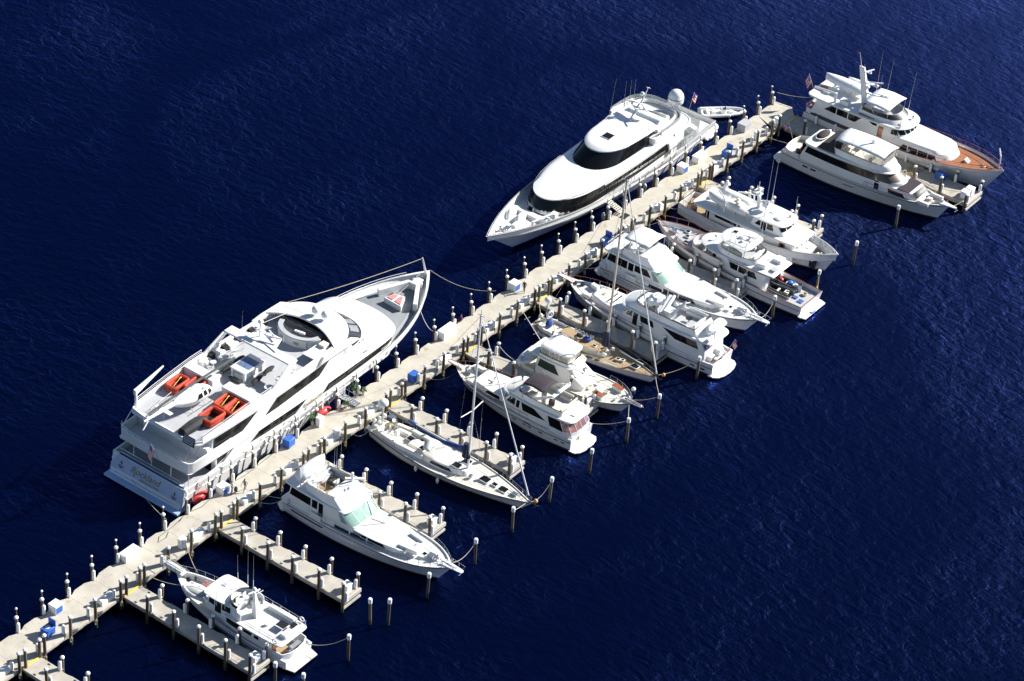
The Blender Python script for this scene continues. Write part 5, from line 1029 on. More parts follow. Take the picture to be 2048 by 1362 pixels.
    bench(R, 9.6, 10.3, -1.9, 1.9, 5.62, .5, 'a', CUSHW); chair(R, 12.6, .6, 5.62, math.pi); chair(R, 12.6, -.7, 5.62, math.pi)
    bm = obj('bimini_top', CANVW, R, lambda b: b.loft([[(x, y, 7.55 + .28 * (1 - (y / 2.7) ** 2) - .12 * abs(x - 11.8) / 1.8 - d) for y in [-2.6 + .52 * i for i in range(11)]] for d, xs in ((0, (9.7, 10.7, 11.8, 12.9, 13.9)),) for x in xs], False, False, closed=False), solid=.06, smooth=40)
    obj('bimini_frame', CHROME, bm, lambda b: [b.tube([(xb, s * 2.45, 6.0), (x, s * 2.55, 7.5)], .03, 5) for s in (1, -1) for xb, x in ((9.8, 9.8), (11.8, 10.6), (11.8, 12.8), (13.8, 13.8))])
    m_ = obj('radar_mast', WHITE, R, lambda b: b.loft([[(8.4 + dx, -.35 * w_, z), (9.4 + dx - .3 * (1 - w_), -.35 * w_, z), (9.4 + dx - .3 * (1 - w_), .35 * w_, z), (8.4 + dx, .35 * w_, z)] for dx, w_, z in ((0, 1, 5.5), (-.9, .7, 9.3), (-1.4, .45, 11.2))]), bev=.04)
    obj('mast_tip', WOODM, m_, lambda b: b.tube([(7.3, 0, 11.1), (6.7, 0, 13.2)], .06, 6, r2=.03)); obj('pennant', REDB, m_, lambda b: b.quad((6.7, 0, 13.2), (6.2, .2, 13.1), (6.25, .2, 12.9), (6.72, 0, 12.95)), solid=.02)
    obj('mast_platform', WHITE, m_, lambda b: (b.box(8.2, 10.4, -.3, .3, 9.0, 9.15), b.box(7.6, 9.0, -.2, .2, 10.6, 10.7), b.box(8.8, 11.6, -.18, .18, 7.4, 7.6)), bev=.03); radar(m_, (10.0, 0, 9.15), 2.0, .6); radar(m_, (8.8, 0, 10.7), 1.3, 1.2); radar(m_, (11.2, 0, 7.6), 2.2, .2); dish(m_, (8.7, .1, 8.2), .35)
    antennas(R, [(6.5, 2.2, 5.6, 4.8, .2, 0), (10.8, 2.2, 5.6, 7.5, .3, 0), (14.5, 2.4, 5.6, 6.5, .3, 0), (15.9, -2.4, 5.6, 4, .2, 0), (9, 2.6, 5.6, 7.6, 0, 0), (9.6, 2.5, 5.6, 4, 0, 0)], .03, m=ROPE)
    covered_tender(R, 4.6, 1.3, 6.0, 6.6, 2.1, 1.35, math.pi, label='tender under a smooth white cover on the yacht with the red teak foredeck')
    covered_tender(R, 5.8, 3.0, 6.3, 3.4, 1.0, .7, math.pi, label='small white covered dinghy behind the larger covered tender')
    obj('boat_davit', WHITE, R, lambda b: (b.tube([(1.6, -2.2, 6.5), (5.4, -2.6, 7.0)], .16, 7), b.cyl((5.3, -2.6), .22, 5.6, 7.1, 8)), bev=0)
    obj('seat_locker', WHITE, R, lambda b: (b.box(6.0, 7.4, -2.6, -1.6, 5.56, 6.3), b.box(2.6, 3.6, -1.4, -.7, 5.56, 5.9)), bev=.05)
    obj('searchlight', CHROME, R, lambda b: (b.cyl((16.2, .7), .06, 5.5, 6.1), b.ell((16.3, .7, 6.2), .22, .2, .2, 10, 6), b.ell((16.2, 1.2, 5.9), .25, .15, .15, 8, 5)))
    obj('horn', CHROME, R, lambda b: (b.tube([(15.4, -2.3, 5.75), (16.1, -2.2, 5.75)], .06, 6, r2=.14), b.tube([(15.0, -1.9, 5.72), (15.7, -1.8, 5.72)], .05, 6, r2=.1)))
    rail(R, [(x, s, z) for x, s, z in H.path(13.5, 31.2, .07, .06, -1)], .62, 1.6, CHROME, .025, topm=VARN); rail(R, H.path(13.5, 31.2, .07, .06, 1), .62, 1.6, CHROME, .025, topm=VARN)
    obj('deck_chair', CUSHW, R, lambda b: b.loft([[(26.0, -.6, 3.0), (26.9, -.6, 3.0), (26.9, .2, 3.0), (26.0, .2, 3.0)], [(25.7, -.6, 3.7), (25.8, -.6, 3.7), (25.8, .2, 3.7), (25.7, .2, 3.7)]]), bev=.03)
    obj('windlass', CHROME, R, lambda b: (b.box(27.8, 29.2, -.5, .3, 3.15, 3.35), b.cyl((28.2, .1), .18, 3.2, 3.7), b.cyl((28.6, -.3), .18, 3.2, 3.7), b.tube([(28.6, 0, 3.5), (31, 0, 3.9)], .05, 5)), bev=.02)
    obj('anchor_davit', WHITE, R, lambda b: b.tube([(30.4, 1.1, 4.2), (30.4, .9, 5.5), (29.7, 1.6, 6.2)], .1, 6)); hatch(R, 25.6, -1.5, 3.0, .6, .6)
    wall(R, [(2.2, 3.0), (1.0, 2.7), (.5, 1.6), (.4, 0), (.5, -1.6), (1.0, -2.7), (2.2, -3.0)], 2.2, 3.1, .12, HULLW, 'aft_bulwark')
    flag(R, 1.0, 0, 3.2, 3.6, (-.5, 0), (1.7, 1.3), 'ensign', .75, side=(-1, -.3))
    obj('bunting_heap', PINK, R, lambda b: [b.ell((.9 + .3 * i, -2.2 + .35 * (i % 3), 3.3 + .25 * (i % 2)), .35, .3, .22, 7, 4) for i in range(5)]); obj('aft_cushion', mat('orange_cloth', (.6, .25, .04), .8), R, lambda b: b.box(1.5, 2.6, -.9, .3, 5.5, 5.7, .3), bev=.05)
yacht_c1()
# ================================================================== long cruiser with continuous dark window band
def yacht_c2():
    R = thing('motor_yacht', (67.3, -8.0, 0), -math.pi / 2, 'long cream cruiser with one continuous dark window band and arched bimini', 'yacht')
    H = Hull(R, 26.0, 6.2, 2.15, 2.9, xw=24.2, tw=.86, um=.42, pd=3.4, pw=1.8, dk=.25, tr=.5, m=HULLC, deck=DECKC, stripe=BOOT, sheer=2.2, wl=.88)
    H.rub(.28, .4, 25.6, .05); H.band(.62, .9, 4.3, 5.2, GLASS, 'port_window', .02); H.band(.62, .9, 5.7, 6.6, GLASS, 'port_window', .02); H.band(.95, 1.1, 11.2, 12.9, RUB, 'hull_vent', .02)
    obj('swim_platform', HULLC, R, lambda b: b.prism(mirror(ol(-1.1, .6, 2.5, 2.9, 2.9, .1, 3, ra=.7)), .25, .45), bev=.04)
    T = Tier(R, 'deck_house', CREAM, [(1.9, ol(3.2, 19.8, 2.55, 2.85, 2.5, 3.4, 2.3)), (3.35, ol(3.5, 19.0, 2.5, 2.75, 2.4, 3.4, 2.3)), (3.7, ol(3.7, 18.9, 2.5, 2.7, 2.3, 3.4, 2.3)), (4.65, ol(4.1, 17.2, 2.45, 2.6, 2.2, 3.2, 2.3))], smooth=50)
    T.win([(4.0, 3.45), (15.4, 3.45), (15.2, 4.5), (4.3, 4.5)], n=14); T.wrap(15.6, 15.0, 3.65, 4.62, mat('windshield_mesh', (.09, .07, .05), .4), 'windshield'); T.win([(15.4, 2.35), (16.1, 2.35), (16.0, 3.6), (15.3, 3.6)], name='side_door', n=2)
    B = Tier(R, 'flybridge_deck', CREAM, [(4.6, ol(3.6, 17.2, 2.6, 2.75, 2.4, 3.6, 2.3, ra=.8)), (4.8, ol(3.5, 17.6, 2.65, 2.85, 2.45, 3.8, 2.3, ra=.8)), (4.95, ol(3.6, 17.3, 2.6, 2.8, 2.4, 3.8, 2.3, ra=.8))], bev=.03)
    F = Tier(R, 'flybridge_coaming', CREAM, [(4.9, ol(7.0, 17.2, 2.2, 2.45, 2.3, 3.6, 2.2)), (5.4, ol(7.2, 16.9, 2.1, 2.25, 2.15, 2.8, 2.4)), (5.85, ol(7.4, 15.9, 2.1, 2.2, 2.1, 1.6, 3.0))], cap=False, smooth=50); F.wrap(8.4, 8.6, 5.8, 5.86, BLACK, 'coaming_trim', .03)
    obj('flybridge_floor', DECKC, R, lambda b: b.box(7.6, 15.2, -2.0, 2.0, 4.96, 5.02)); 
    scr = obj('wind_screen', VINYL, R, lambda b: b.loft([[(x, y, z) for x, y in [(13.2, 2.15), (15.2, 2.1), (15.9, 1.4), (16.0, 0), (15.9, -1.4), (15.2, -2.1), (13.2, -2.15)]] for z in (5.85, 6.9)], False, False, closed=False), smooth=0)
    obj('bimini_top', CANVW, R, lambda b: b.loft([[(x, y, 7.15 + .4 * (1 - (y / 2.3) ** 2) - .02 * abs(x - 12.5) ** 1.6) for y in [-2.15 + .43 * i for i in range(11)]] for x in [8.2, 9.3, 10.6, 12, 13.5, 14.9, 16.0]], False, False, closed=False), solid=.06, smooth=40)
    obj('bimini_frame', CHROME, R, lambda b: [b.tube([(xb, s * 2.1, 5.6), (x, s * 2.12, 7.1)], .03, 5) for s in (1, -1) for xb, x in ((8.3, 8.3), (10.4, 9.4), (10.4, 11.6), (13.4, 12.6), (13.4, 14.2), (15.8, 15.9))])
    radar(R, (13.0, 0, 7.6), 2.0, .9)
    bench(R, 9.2, 9.9, -1.8, 1.8, 5.0, .45, 'a', CUSH); bench(R, 9.9, 11.4, -2.0, -1.4, 5.0, .45, None, CUSH); obj('table', CUSH, R, lambda b: (b.box(10.3, 11.2, -.8, .2, 5.6, 5.68), b.cyl((10.7, -.3), .06, 5, 5.6)), bev=.02); chair(R, 13.6, -.8, 5.0, math.pi, CUSH); chair(R, 13.6, .5, 5.0, math.pi, CUSH)
    obj('dark_canvas_cover', CANVD, R, lambda b: b.loft([[(5.8, y, 4.98), (6.4, y, 5.9), (7.9, y, 6.5), (8.6, y, 5.0)] for y in (-2.4, -.8, .2, 2.2)], True, True), smooth=0); obj('stowed_boat', CANVD, R, lambda b: b.ell((4.9, .6, 5.25), .75, 1.5, .45, 12, 6), smooth=60); obj('boat_rim', CUSHW, R, lambda b: b.tube([(4.9 + .8 * math.cos(k * .63), .6 + 1.6 * math.sin(k * .63), 5.25) for k in range(10)], .09, 6, closed=True))
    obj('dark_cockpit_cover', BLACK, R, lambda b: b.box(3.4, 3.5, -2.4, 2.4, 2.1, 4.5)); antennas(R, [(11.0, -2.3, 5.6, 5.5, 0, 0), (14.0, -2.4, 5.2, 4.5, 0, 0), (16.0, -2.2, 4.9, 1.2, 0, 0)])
    K = Tier(R, 'trunk_cabin', CREAM, [(2.2, ol(16.0, 22.4, 2.2, 2.3, 2.0, 1.6, 2.6)), (3.1, ol(16.0, 21.4, 2.1, 2.2, 1.95, 1.2, 2.8)), (3.35, ol(16.0, 21.0, 2.0, 2.1, 1.85, 1.0, 3))], bev=.05)
    K.win([(16.8, 2.45), (20.2, 2.45), (19.6, 3.05), (17.2, 3.05)], n=5); obj('dark_sun_cover', CANVD, R, lambda b: b.loft([[(18.6, y * .9, 3.5) if False else (18.7, y, 3.39), (20.5, y * .92, 3.37), (20.5, y * .92, 3.45), (18.7, y, 3.5)] for y in (-2.0, -.7, .7, 2.0)]), smooth=0)
    obj('front_window_mesh', mat('grey_mesh', (.20, .20, .19), .6), R, lambda b: b.loft([[(20.95, -1.5, 3.38), (20.95, 1.5, 3.38)], [(21.75, -1.5, 2.85), (21.75, 1.5, 2.85)]], False, False, closed=False), solid=.04)
    hatch(R, 22.9, 0, 2.75, .7, .7, DECKLG); obj('bow_bench', CREAM, R, lambda b: (b.box(22.3, 24.3, 1.0, 1.4, 2.5, 3.0), b.box(21.9, 23.6, -1.9, -1.5, 2.4, 2.9)), bev=.05)
    obj('pulpit', WHITE, R, lambda b: b.prism([(24.8, -.5), (26.9, -.22), (27.1, 0), (26.9, .22), (24.8, .5)], 2.86, 2.98), bev=.03); obj('anchor', CHROME, R, lambda b: (b.tube([(26.2, 0, 2.95), (27.2, 0, 2.6)], .06, 5), b.tube([(27.0, -.35, 2.5), (27.1, .35, 2.5)], .06, 5)))
    rail(R, H.bow_path(14.0, .12, .02, 18, 25.6), .7, 1.5, CHROME, .022, topm=VARN); obj('windlass', CHROME, R, lambda b: (b.cyl((24.4, .2), .16, 2.7, 3.1), b.box(23.8, 24.6, -.4, 0, 2.7, 3.0)), bev=.02)
    wall(R, [(3.2, 2.75), (1.6, 2.7), (.7, 2.2), (.45, 1.0), (.4, 0), (.45, -1.0), (.7, -2.2), (1.6, -2.7), (3.2, -2.75)], 2.0, 2.75, .14, CREAM, 'cockpit_bulwark'); obj('red_seat', REDB, R, lambda b: b.ell((2.6, -.6, 2.5), .35, .45, .35, 8, 5)); obj('dark_grill', BLACK, R, lambda b: b.cyl((2.3, -1.2), .4, 2.0, 2.5))
    flag(R, .4, .3, 2.7, 2.4, (-.45, 0), (1.1, .8), 'ensign', .4, side=(-.7, -1))
yacht_c2()
# ================================================================== white expedition trawler with mast (D1)
def yacht_d1():
    R = thing('motor_yacht', (45.2, -5.0, 0), -math.pi / 2, 'white trawler yacht with radar mast, stowed boats and varnished side door', 'yacht')
    H = Hull(R, 24.3, 6.3, 2.1, 3.6, xw=22.3, tw=.62, um=.42, pd=3.8, pw=1.9, dk=1.15, tr=.2, deck=TEAK, cap=WHITE, capr=.07, sheer=2.2, wl=.86)
    H.rub(.75, .3, 23, .05, WHITE); H.band(.35, .45, 12, 21, DECKLG, 'hull_stripe', .02)
    for x in (9.5, 12.5, 15.5, 17.6): H.band(1.15, 1.33, x, x + .5, GLASS, 'porthole', .02)
    obj('anchor_pocket', BLACK, R, lambda b: b.box(20.9, 21.8, -1.45, -1.05, .9, 1.8)); 
    T = Tier(R, 'main_deck_house', WHITE, [(1.0, ol(4.8, 18.9, 2.4, 2.55, 2.3, .35, 4)), (3.4, ol(4.8, 18.6, 2.35, 2.5, 2.2, .35, 4))], bev=.03)
    T.win([(6.4, 2.75), (9.8, 2.75), (9.8, 3.15), (6.2, 3.15)], n=4); T.win([(10.1, 2.75), (13.0, 2.75), (13.0, 3.15), (10.1, 3.15)], n=4); T.win([(16.5, 1.5), (17.4, 1.5), (17.4, 3.3), (16.5, 3.3)], m=VARN, name='side_door', n=2); T.win([(16.75, 2.6), (17.15, 2.6), (17.15, 3.15), (16.75, 3.15)], n=2, off=.04, name='door_window')
    for y in (-1.2, 0, 1.2): T.fwin(y - .15, y + .15, 2.55, 2.85)
    T.win([(4.85, 1.2), (5.4, 1.2), (5.4, 3.2), (4.85, 3.2)], n=2)
    obj('aft_shade_panel', mat('painted_recess_shade', (.04, .05, .07), .5), R, lambda b: b.box(4.7, 4.78, -2.3, 2.3, 1.05, 3.35))  # dark sheet paints the shade under the boat deck overhang
    D = Tier(R, 'boat_deck', WHITE, [(3.4, ol(2.6, 19.0, 2.6, 2.85, 2.5, .5, 4, ra=.5)), (3.6, ol(2.5, 19.3, 2.65, 2.9, 2.55, .5, 4, ra=.5)), (3.68, ol(2.6, 19.1, 2.6, 2.85, 2.5, .5, 4, ra=.5))], bev=.03)
    P = Tier(R, 'pilothouse', WHITE, [(3.6, ol(11.4, 17.0, 1.9, 2.05, 1.9, .9, 3)), (5.05, ol(11.8, 16.0, 1.8, 1.95, 1.8, .8, 3))], bev=.02)
    P.win([(12.2, 4.1), (13.1, 4.1), (13.1, 4.9), (12.8, 4.9)], n=2); P.win([(13.25, 3.75), (14.0, 3.75), (14.0, 4.9), (13.25, 4.9)], n=2, name='side_door', m=GLASS); P.win([(14.15, 4.1), (15.2, 4.1), (14.9, 4.9), (14.15, 4.9)], n=2)
    for y0, y1 in ((-1.7, -.75), (-.6, .6), (.75, 1.7)): P.fwin(y0, y1, 4.25, 4.9)
    Tier(R, 'pilothouse_roof', WHITE, [(5.05, ol(10.8, 16.7, 2.05, 2.2, 2.0, 1.0, 2.6)), (5.25, ol(10.6, 17.0, 2.1, 2.3, 2.1, 1.1, 2.6))], crown=.15, bev=.02)
    Tier(R, 'bridge_wing', WHITE, [(4.0, ol(10.8, 14.6, 2.6, 2.8, 2.8, .3, 4)), (4.1, ol(10.8, 14.6, 2.6, 2.8, 2.8, .3, 4))]) if False else None
    hatch(R, 13.5, .2, 5.4, .8, .6, DECKLG); obj('life_ring_light', mat('amber', (.5, .25, .03), .4), R, lambda b: b.cyl((15.9, .9), .12, 5.3, 5.6)); obj('flybridge_pod', WHITE, R, lambda b: b.ell((15.0, -.7, 5.45), .6, .5, .2, 12, 5))
    m_ = obj('radar_mast', WHITE, R, lambda b: b.tube([(11.6, 0, 3.7), (11.3, 0, 7.2), (11.1, 0, 8.4)], .32, 8, r2=.2)); obj('mast_platform', WHITE, m_, lambda b: (b.box(10.4, 11.6, -.5, .5, 7.3, 7.45), b.tube([(11.3, 0, 6.2), (12.9, 0, 6.9)], .13, 6), b.box(12.1, 13.0, -.4, .4, 6.0, 6.5), b.box(10.6, 11.4, -.9, .9, 7.9, 7.95)), bev=.03); radar(m_, (12.7, 0, 6.5), 1.5, .5)
    obj('instrument_cluster', CHROME, m_, lambda b: ([b.tube([(11.1 + .5 * math.cos(k), .5 * math.sin(k), 7.4), (11.1 + .7 * math.cos(k), .7 * math.sin(k), 8.3)], .04, 4) for k in (0, 1.2, 2.4, 3.6, 4.8)], b.tube([(11.1, 0, 8.3), (11.1, 0, 9.3)], .06, 5)))
    antennas(R, [(13.2, -1.4, 5.3, 9.5, .2, 0), (12.6, 1.2, 5.3, 7.5, .2, 0), (16.0, 2.0, 5.2, 3, 0, 0)], .035, m=ROPEW)
    for x, y in ((9.6, 1.8), (7.4, -2.0)): obj('boat_davit', WHITE, R, lambda b: (b.tube([(x, y, 3.7), (x, y, 5.6), (x - .5, y - .3 * (1 if y > 0 else -1), 5.9), (x - 1.9, y - 1.2 * (1 if y > 0 else -1), 5.9)], .11, 6)))
    covered_tender(R, 6.6, 1.9, 3.75, 5.2, 1.5, .9, math.pi, label='small dinghy under a crumpled cover on the white trawler, far side')
    t = covered_tender(R, 7.2, -.7, 3.85, 6.4, 2.2, 1.3, math.pi, HULLW, 'stowed_boat', 'open white launch stowed across the boat deck of the white trawler'); obj('cockpit', CUSH, t, lambda b: (b.box(-2.2, -.4, -.6, .6, 1.28, 1.36), b.ell((-1.6, .3, 1.5), .3, .3, .25, 8, 5), b.ell((-1.2, -.4, 1.5), .3, .3, .25, 8, 5)), bev=.04); obj('windshield', TINT, t, lambda b: b.box(.2, .26, -.8, .8, 1.3, 1.7))
    obj('exhaust_stack', WHITE, R, lambda b: b.tube([(4.8, 2.0, 3.6), (4.9, 2.0, 5.2), (5.4, 2.0, 5.6)], .28, 8)); rail(R, [(x, 2.7, 3.68) for x in (3, 8, 12)], .7, 1.6, CHROME, .022)
    rail(R, [(x, y, 2.1) for x, y in mirror([(.15, 0), (.25, 1.0), (.8, 1.9), (2.0, 2.4), (3.2, 2.6)])][1:] and [(3.2, 2.65, 2.15), (2.0, 2.45, 2.12), (.9, 2.1, 2.1), (.35, 1.2, 2.1), (.25, 0, 2.1), (.35, -1.2, 2.1), (.9, -2.1, 2.1), (2.0, -2.45, 2.12)], .9, 1.0, CHROME, .022, topm=VARN)
    obj('stair_rail', mat('brass', (.5, .3, .06), .3, metal=.6), R, lambda b: (b.tube([(2.2, -.9, 2.0), (2.4, .9, 4.6), (3.4, 2.2, 4.6)], .04, 5), b.tube([(2.6, .4, 2.0), (2.4, .9, 5.8)], .04, 5)))
    obj('wicker_chair', TEAK, R, lambda b: (b.box(1.0, 1.6, -.3, .4, 1.2, 1.7), b.box(1.0, 1.1, -.3, .4, 1.7, 2.2), b.cyl((2.1, -1.0), .5, 1.1, 1.8)), bev=.05); obj('deck_cushion', mat('orange_cloth', (.6, .25, .04), .8), R, lambda b: b.ell((1.2, 1.1, 1.5), .6, .4, .25, 8, 5))
    obj('fore_trunk', WHITE, R, lambda b: b.prism([(18.9, -1.5), (20.4, -1.1), (20.4, 1.1), (18.9, 1.5)], 1.9, 2.6), bev=.06); hatch(R, 19.7, 0, 2.6, .6, .6, DECKLG)
    obj('windlass', CUSH, R, lambda b: (b.ell((21.3, -.1, 2.3), .3, .3, .3, 8, 5), b.cyl((21.7, .2), .15, 1.9, 2.6), b.box(21.6, 22.1, -.5, -.1, 2.0, 2.3), b.tube([(21.7, 0, 2.4), (23, 0, 3.0)], .05, 5)), bev=.02); obj('rope_coil', ROPED, R, lambda b: b.tube([(20.9 + .35 * math.cos(a * .7), .2 + .3 * math.sin(a * .8), 2.25) for a in range(24)], .06, 5))
    mb = MB(); [mb.box(x - .05, x + .05, s * (H.hb(x) - .32), s * (H.hb(x) - .1), 2.0, H.z(x) - .05) for x in (16.5, 17.8, 19.1, 20.3, 21.4) for s in (1, -1)]; mb.build('bulwark_rib', WHITE, R, smooth=0); obj('bow_burgee', CLOTHB, R, lambda b: (b.tube([(23.8, 0, 3.6), (23.8, 0, 4.8)], .03, 5), b.quad((23.8, 0, 4.8), (23.5, .25, 4.7), (23.5, .25, 4.4), (23.8, 0, 4.45))), solid=.01)
yacht_d1()
# ================================================================== pilothouse yacht with oval hardtop and two dinghies
def yacht_d2():
    R = thing('motor_yacht', (36.0, -31.3, 0), math.pi / 2, 'white yacht with oval roofs and varnished rails carrying two dark dinghies in its cockpit', 'yacht')
    H = Hull(R, 25.0, 6.0, 1.85, 3.35, xw=22.6, tw=.88, um=.45, pd=3.4, pw=1.8, dk=.6, tr=-.35, trx=.6, deck=DECKG, cap=VARN, capr=.07, sheer=1.8, wl=.86)
    H.rub(.75, .5, 24, .06, VARN, 'varnished_rub_rail'); obj('swim_platform', HULLW, R, lambda b: b.prism([(-.5, -2.5), (.3, -2.75), (.6, -2.7), (.6, 2.7), (.3, 2.75), (-.5, 2.5)], .25, .42), bev=.03)
    obj('platform_ladder', CHROME, R, lambda b: b.box(-.55, -.1, .1, .8, .42, .6)); obj('stern_light', mat('amber_lamp', (.8, .4, .05), .3), R, lambda b: b.ell((1.2, -2.7, 2.0), .12, .12, .12, 8, 5))
    # main house and Portuguese bridge
    T = Tier(R, 'deck_house', WHITE, [(1.0, ol(6.0, 16.6, 2.45, 2.55, 2.3, 2.6, 2.2)), (3.0, ol(6.2, 16.5, 2.4, 2.5, 2.25, 2.6, 2.2)), (4.0, ol(6.0, 16.2, 2.3, 2.4, 2.15, 2.6, 2.2))], smooth=50)
    for q in ([(7.4, 2.9), (8.9, 2.9), (8.9, 3.75), (7.9, 3.75)], [(9.05, 2.9), (10.3, 2.9), (10.3, 3.75), (9.05, 3.75)], [(10.45, 2.9), (11.5, 2.9), (11.9, 3.75), (10.45, 3.75)], [(14.0, 3.3), (14.6, 3.3), (14.6, 3.7), (14.0, 3.7)]): T.win(q, n=3)
    T.win([(14.8, 1.7), (15.5, 1.7), (15.5, 3.6), (14.8, 3.6)], m=VARN, name='side_door', n=2); T.wrap(15.7, 15.7, 3.2, 3.7, GLASS, 'windshield')
    obj('cabin_aft_door', GLASS, R, lambda b: b.box(5.93, 5.98, -1.2, 1.2, 1.2, 3.2)); obj('lifebuoy', CUSHW, R, lambda b: b.tube([(16.05 + .26 * math.cos(k * .8), 2.15, 2.3 + .26 * math.sin(k * .8)) for k in range(8)], .07, 6, closed=True))
    pts = [p for p in ol(12.5, 18.7, 2.6, 2.65, 2.55, 3.2, 2.1)][7:]; path = [(x, y) for x, y in pts] + [(x, -y) for x, y in reversed(pts[:-1])]
    wall(R, list(reversed(path)), 2.2, 3.45, .14, WHITE, 'bridge_bulwark'); obj('bulwark_cap', VARN, R, lambda b: b.tube([(x * .998, y * .98, 3.48) for x, y in path], .07, 6)); bench(R, 16.9, 17.5, -1.6, 1.2, 2.3, .4, 'f', CUSH)
    obj('coachroof', DECKG, R, lambda b: b.prism(mirror(ol(17, 21.2, 1.9, 1.95, 1.3, 1.0, 2.4)), 2.3, 2.75), bev=.05)
    for x, y in ((20.5, -1.0), (19.9, -.0), (19.3, 1.3)): hatch(R, x, y, 2.9, .75, .65)
    obj('windlass', CHROME, R, lambda b: (b.box(21.6, 22.4, -.4, .3, 2.6, 3.0), b.cyl((22.6, .3), .15, 2.6, 3.2), b.tube([(22.4, 0, 3), (24.6, 0, 3.5)], .05, 5)), bev=.02)
    rail(R, H.bow_path(17.0, .08, .05, 16, 24.9), .8, 1.6, CHROME, .025, topm=VARN, mid=False)
    B = Tier(R, 'boat_deck', WHITE, [(4.0, ol(5.2, 17.2, 2.35, 2.55, 2.45, 3.4, 2.1, ra=.15)), (4.16, ol(5.1, 17.5, 2.4, 2.6, 2.5, 3.5, 2.1, ra=.15)), (4.24, ol(5.2, 17.3, 2.35, 2.55, 2.4, 3.4, 2.1, ra=.15))], bev=.02)
    obj('deck_edge_trim', VARN, R, lambda b: b.tube([(12, 2.62, 4.1), (8, 2.6, 4.1), (5.1, 2.45, 4.1), (5.08, -2.45, 4.1), (8, -2.6, 4.1)], .05, 5))
    F = Tier(R, 'flybridge_coaming', WHITE, [(4.2, ol(8.2, 14.9, 2.1, 2.3, 2.2, 2.4, 2.2, ra=1.2)), (4.95, ol(8.4, 14.3, 2.0, 2.2, 2.1, 2.2, 2.2, ra=1.2))], cap=False, smooth=60)
    obj('coaming_trim', RUB, R, lambda b: b.tube([(x, y, 4.97) for x, y in mirror(ol(8.4, 14.3, 2.0, 2.2, 2.1, 2.2, 2.2, ra=1.2))], .05, 5, closed=True)); obj('flybridge_floor', DECKG, R, lambda b: b.box(8.8, 13.6, -1.9, 1.9, 4.25, 4.31))
    s_ = obj('wind_screen', TINT, R, lambda b: b.loft([[(x, y, z) for x, y in ([p for p in ol(8.4, 14.3 - (z - 5) * .2, 2.0, 2.2, 2.1, 2.2, 2.2)][10:] + [(x, -y) for x, y in reversed([p for p in ol(8.4, 14.3 - (z - 5) * .2, 2.0, 2.2, 2.1, 2.2, 2.2)][10:-1])])] for z in (4.98, 5.6)], False, False, closed=False))
    hp = Tier(R, 'hardtop', WHITE, [(6.05, ol(9.6, 14.3, 2.2, 2.35, 2.2, 2.0, 2.2, ra=.9)), (6.18, ol(9.4, 14.5, 2.25, 2.45, 2.3, 2.1, 2.2, ra=1.0))], crown=.18)
    obj('hardtop_post', CHROME, R, lambda b: [b.tube([(xb, s * 2.1, 4.9), (x, s * 2.1, 6.1)], .04, 5) for s in (1, -1) for xb, x in ((10, 9.9), (11.8, 12.2), (13.4, 13.2), (13.8, 13.2))])
    hatch(R, 13.1, -.6, 6.33, .8, .7); hatch(R, 13.2, .2, 6.3, .1, .1) if False else None
    obj('roof_frame', CHROME, R, lambda b: (b.tube([(9.9, -1.5, 6.4), (9.9, -1.5, 6.9), (13, -1.4, 6.9), (13, -1.4, 6.4)], .04, 5), b.tube([(9.9, 1.0, 6.4), (9.9, 1.0, 6.9), (12.4, 1.0, 6.9), (12.4, 1.0, 6.4)], .04, 5), b.tube([(9.9, -1.5, 6.9), (9.9, 1, 6.9)], .04, 5)))
    radar(R, (10.8, -.3, 6.4), 1.7, .3); dish(R, (11.8, .2, 6.35), .3); dish(R, (11.2, .9, 6.35), .25); obj('searchlight', CHROME, R, lambda b: (b.cyl((15.6, -.1), .05, 4.2, 4.7), b.ell((15.7, -.1, 4.8), .2, .18, .18, 10, 6)))
    antennas(R, [(12.5, 1.6, 6.3, 4.5, 0, 0), (11.5, 2.1, 6.3, 3.6, 0, 0), (10.0, -2, 6.3, 5, 0, 0), (12.2, 2.2, 4.3, 5.5, .3, 0), (9.8, 2.2, 6.3, 4.4, 0, 0)], .025, m=ROPEW)
    bench(R, 8.9, 9.6, -1.4, 1.2, 4.3, .45, 'a', CUSHW); bench(R, 10.2, 11.2, -1.8, -1.2, 4.3, .45, 's', CUSHW); chair(R, 12.6, .4, 4.3, math.pi); obj('boat_deck_lounge', WHITE, R, lambda b: (b.prism([(8.0, 1.9), (6.9, 1.6), (6.9, .6), (8.0, .4)], 4.25, 4.9), b.box(6.0, 7.2, -2.2, -.8, 4.25, 4.7)), bev=.08)
    rail(R, [(8, 2.4, 4.25), (5.3, 2.35, 4.25), (5.25, -2.35, 4.25), (8, -2.4, 4.25)], .6, .9, CHROME, .022); obj('deck_box', DECKG, R, lambda b: (b.box(7.3, 7.9, -.6, .2, 4.25, 4.6), b.box(5.6, 6.3, .5, 1.4, 4.25, 4.55)), bev=.03)
    obj('coil_basket', ROPE, R, lambda b: b.lathe((1.9, -.9, 1.25), [(.3, 0), (.4, .3), (.3, .35), (.1, .1)], 12)); obj('blue_mat', CLOTHB, R, lambda b: (b.box(1.2, 1.9, .3, 1.1, 1.25, 1.4), b.box(2.2, 2.9, .1, .7, 1.25, 1.45)), bev=.03); obj('cockpit_door', WHITE, R, lambda b: b.box(2.6, 3.6, -1.2, -1.0, 1.25, 2.3, .3), bev=.02)
